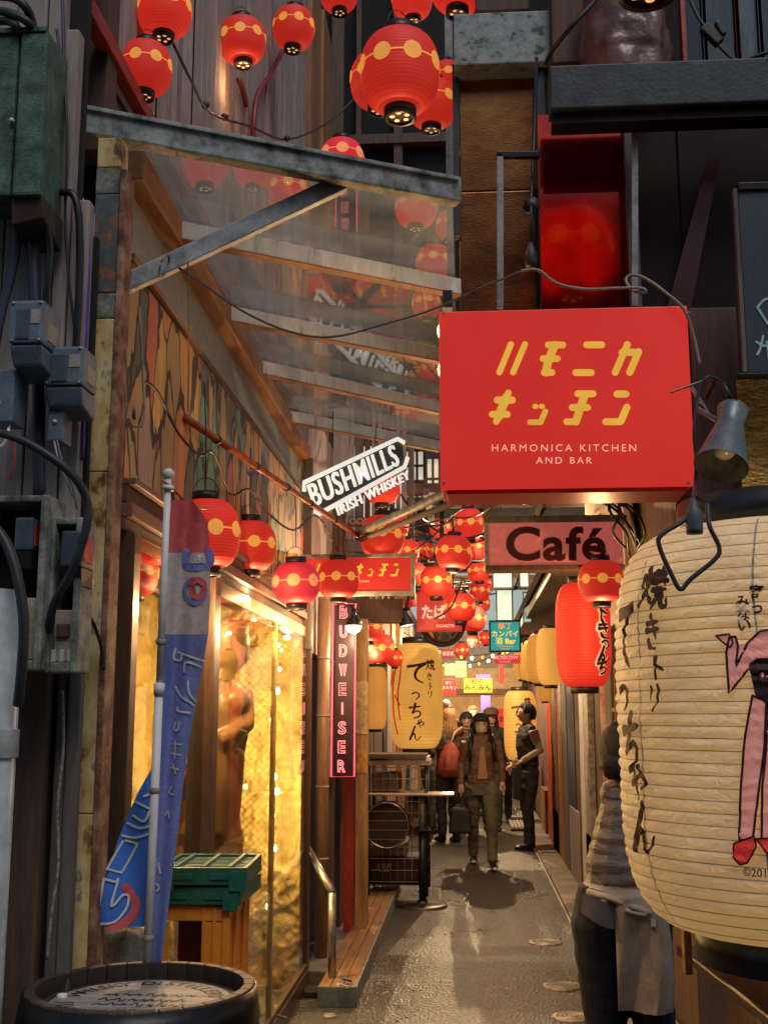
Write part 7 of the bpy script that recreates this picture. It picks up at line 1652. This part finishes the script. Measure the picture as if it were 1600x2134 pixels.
for s in (-1, 1):
    hx = hipc + s * .085
    parts.append(('trousers', 'tube', ([V((hx, .0, wz(1850))), V((hx - .02, .01, wz(1930))), V((hx - .01, .0, .62)), V((hx + .0, .0, .45)), V((hx, .01, .25)), V((hx, 0, .08))], [(.09, .1), (.1, .115), (.085, .09), (.07, .075), (.06, .065), (.052, .052)])))
    parts.append(('shoe', 'tube', ([V((hx, -.06, .045)), V((hx, .05, .045)), V((hx + .01, .14, .035))], [(.04, .042), (.045, .045), (.036, .028)])))
    sx = q(1318 + s * 26, 1655).x
    parts.append(('vest', 'tube', ([V((sx, .0, wz(1652))), V((sx + s * .02, .02, wz(1672)))], [.07, .066])))
    E = V((sx + s * .03 + .06, .16, wz(1745))); Wr = V((sx + s * .0 + .12, .36, wz(1740)))
    parts.append(('shirt', 'tube', ([V((sx + s * .015, .02, wz(1668))), V((sx + s * .035 + .02, .07, wz(1710))), E, E.lerp(Wr, .6)], [.055, .05, .045, .04]))); parts.append(('skin', 'tube', ([E.lerp(Wr, .55), Wr], [.037, .028])))
    parts += hand('skin', Wr, E, s)
hx_, hz_ = q(1306, 1585).x, wz(1568)
parts.append(('skin', 'tube', ([V((q(1304, 1620).x, 0, wz(1625))), V((hx_ - .01, .0, hz_ - .06))], [.048, .048])))
parts.append(('skin', 'ball', (V((hx_, .0, hz_)), .098, (.86, .92, 1.1)))); parts.append(('skin', 'tube', ([V((hx_ + .085, .03, hz_)), V((hx_ + .1, .035, hz_ - .03))], [.01, .014])))
m_vest = M('taupe_quilted_nylon', (.15, .145, .16), .42, var=.25, scale=9, stretch=(1, 1, 3), bump=.6, bscale=9, bdist=.03)
m_apr = M('white_apron_cotton', (.5, .47, .42), .85, var=.3, scale=5, bump=.5, bscale=12, bdist=.02)
m_teal = M('teal_shirt', (.03, .22, .16), .8, var=.2); m_navy = M('navy_trousers', (.014, .02, .038), .8, var=.3, scale=6, bump=.3)
o = body('person', 'stall worker in taupe quilted vest and white apron beside the giant lantern', parts, {'vest': m_vest, 'apron': m_apr, 'trousers': m_navy, 'shirt': m_teal, 'skin': m_skin, 'shoe': m_shoe}, (X0, dA, 0), 0, 1, .009, smooth=2, wrinkle=.004)
def hairfn(u, v):
    th, ph = PI * v, 2 * PI * u; dr = V((math.sin(th) * math.cos(ph), math.sin(th) * math.sin(ph), math.cos(th))); n_ = 1 + .06 * mnoise.noise(dr * 9)
    p = V((dr.x * .098, dr.y * .105, dr.z * .118)) * n_
    if dr.x > .45 and dr.z < .35: p.x *= .72; p.y *= .8
    return V((hx_ - .004, -.004, hz_ + .006)) + p
child(o, 'hair', MB().grid(hairfn, 36, 24), m_hairk)
bn = q(1277, 1594)
child(o, 'hair_bun', MB().grid(lambda u, v: V((bn.x, -.055, bn.z)) + V((math.sin(PI * v) * math.cos(2 * PI * u) * .055, math.sin(PI * v) * math.sin(2 * PI * u) * .055, math.cos(PI * v) * .052)) * (1 + .12 * mnoise.noise(V((u * 9, v * 9, 0)))), 28, 18), m_hairk)
# apron skirt hanging behind, open at the back, with tie
def apr(u, v):
    px = 1268 + (1368 - 1268) * u; py = 1856 + (2088 - 1856) * v; px = px + 10 * v + (14 * math.sin(v * 2.4) if u > .5 else 0)
    dy = -.165 - .02 * math.sin(u * 9 + v * 2) - .03 * math.sin(PI * u) + .05 * v * (1 - u) ; p = q(px, py); return V((p.x, dy, p.z))
ap = MB().grid(apr, 26, 30); child(o, 'apron_skirt', ap, m_apr)
def tail(u, v):
    px = 1206 + (1276 - 1206) * u - 4 * v; py = 1850 + 14 * math.sin(u * 2) + (58 - 20 * (1 - u)) * v; p = q(px, py); return V((p.x, -.15 - .03 * math.sin(PI * u) - .01 * v, p.z))
child(o, 'shirt_tail', MB().grid(tail, 12, 8), M('grey_shirt_tail', (.13, .12, .13), .8, var=.2))
child(o, 'green_hem', MB().grid(lambda u, v: (lambda p: V((p.x, -.15, p.z)))(q(1218 + 44 * u, 1896 + 14 * v * math.sin(PI * (.15 + .7 * u)))), 8, 3), m_teal)
mb = MB(); mb.tube([q(1216, 1848) + V((0, -.135, 0)), q(1260, 1858) + V((0, -.172, 0)), q(1300, 1872) + V((0, -.185, 0)), q(1350, 1890) + V((0, -.17, 0)), q(1385, 1905) + V((0, -.12, 0))], [(.018, .012)] * 5, 8); mb.tube([q(1288, 1876) + V((0, -.2, 0)), q(1300, 1884) + V((0, -.205, 0)), q(1330, 1888) + V((0, -.2, 0))], .008, 6); child(o, 'apron_tie', mb, m_apr)
child(o, 'care_label', MB().box(q(1338, 1895) + V((0, -.205, 0)), q(1348, 1910) + V((0, -.2, 0))), m_white)
for py in lines[1:-1]:
    l, r = half(max(1642, py)); c0 = (wx(l) + wx(r)) / 2 - X0; hw = (wx(r) - wx(l)) / 2 * .935
    child(o, 'quilt_seam', MB().tube([V((c0 + hw * math.cos(a), hw * .82 * math.sin(a), wz(py) + .004 * math.sin(a * 5))) for a in [2 * PI * k / 40 for k in range(41)]], .003, 5, caps=False), M('dark_seam', (.06, .045, .04), .6))
# --- carved figure in the shop window
m_carv = M('varnished_carved_wood', (.46, .22, .075), .35, var=.35, scale=4, stretch=(2, 2, .6), bump=.15)
dS = 5.35; q2 = lambda px, py, dy=0: V((P(px, py, dS).x, dS + dy, P(px, py, dS).z))
sc_ = dS / F; S0 = q2(470, 1600)
parts = [('wood', 'ball', (q2(478, 1345) - S0, 44 * sc_, (1, 1.1, 1.35))), ('wood', 'tube', ([q2(478, 1300) - S0, q2(480, 1380) - S0], [(40 * sc_, 44 * sc_), (42 * sc_, 44 * sc_)])), ('wood', 'ball', (q2(497, 1362) - S0 + V((0, -.03, 0)), 14 * sc_, (.7, .8, 1.2))),
         ('wood', 'tube', ([q2(462, 1400) - S0, q2(455, 1440) - S0], [.065, .075])),
         ('wood', 'tube', ([q2(448, 1425) - S0, q2(445, 1475) - S0, q2(440, 1560) - S0, q2(430, 1640) - S0, q2(428, 1740) - S0], [(.12, .1), (.19, .15), (.16, .14), (.17, .16), (.15, .14)])),
         ('wood', 'ball', (q2(495, 1462) - S0 + V((0, -.06, 0)), .075, (1, 1, .95))), ('wood', 'tube', ([q2(505, 1440) - S0, q2(515, 1510) - S0 + V((0, -.05, 0)), q2(470, 1545) - S0 + V((0, -.14, 0))], [.055, .048, .04])),
         ('wood', 'tube', ([q2(390, 1440) - S0, q2(372, 1540) - S0 + V((0, -.05, 0)), q2(400, 1600) - S0 + V((0, -.14, 0))], [.06, .05, .04])),
         ('wood', 'tube', ([q2(455, 1700) - S0, q2(470, 1790) - S0, q2(462, 1900) - S0, q2(455, 2040) - S0], [.1, .085, .07, .06])), ('wood', 'tube', ([q2(400, 1700) - S0, q2(388, 1790) - S0, q2(392, 1900) - S0, q2(395, 2040) - S0], [.1, .085, .07, .06]))]
o = body('carved_figure', 'varnished carved wooden figure standing inside the gold-lit shop window', parts, {'wood': m_carv}, S0, 0, 1, .012, cat='statue', smooth=5)
c = q2(400, 1615) - S0; o2 = child(o, 'red_bowl', MB().lathe([(.03, -.1), (.09, -.08), (.11, 0), (.105, .04), (.09, .04)], 24, c + V((.0, -.2, 0))), M('red_lacquer', (.22, .01, .015), .15, coat=.5))
mb = MB(); mb.tube([q2(448, 1330) - S0 + V((0, -.13, 0)), q2(466, 1326) - S0 + V((0, -.145, 0))], .004, 6); mb.tube([q2(445, 1360) - S0 + V((0, -.12, 0)), q2(452, 1392) - S0 + V((0, -.13, 0)), q2(470, 1400) - S0 + V((0, -.12, 0))], .004, 6); child(o, 'carved_line', mb, m_brownw)
tag(MB().box((S0.x - .3, dS - .2, .02), (S0.x + .25, dS + .25, .16)).build('figure_plinth', m_brownw, bevel=.01), 'dark plinth under the carved wooden figure', 'plinth')
# ================================================================ tidy up
bpy.data.scenes.remove(TMP)
for k in ('r', 'p', 'd'): assert k in used
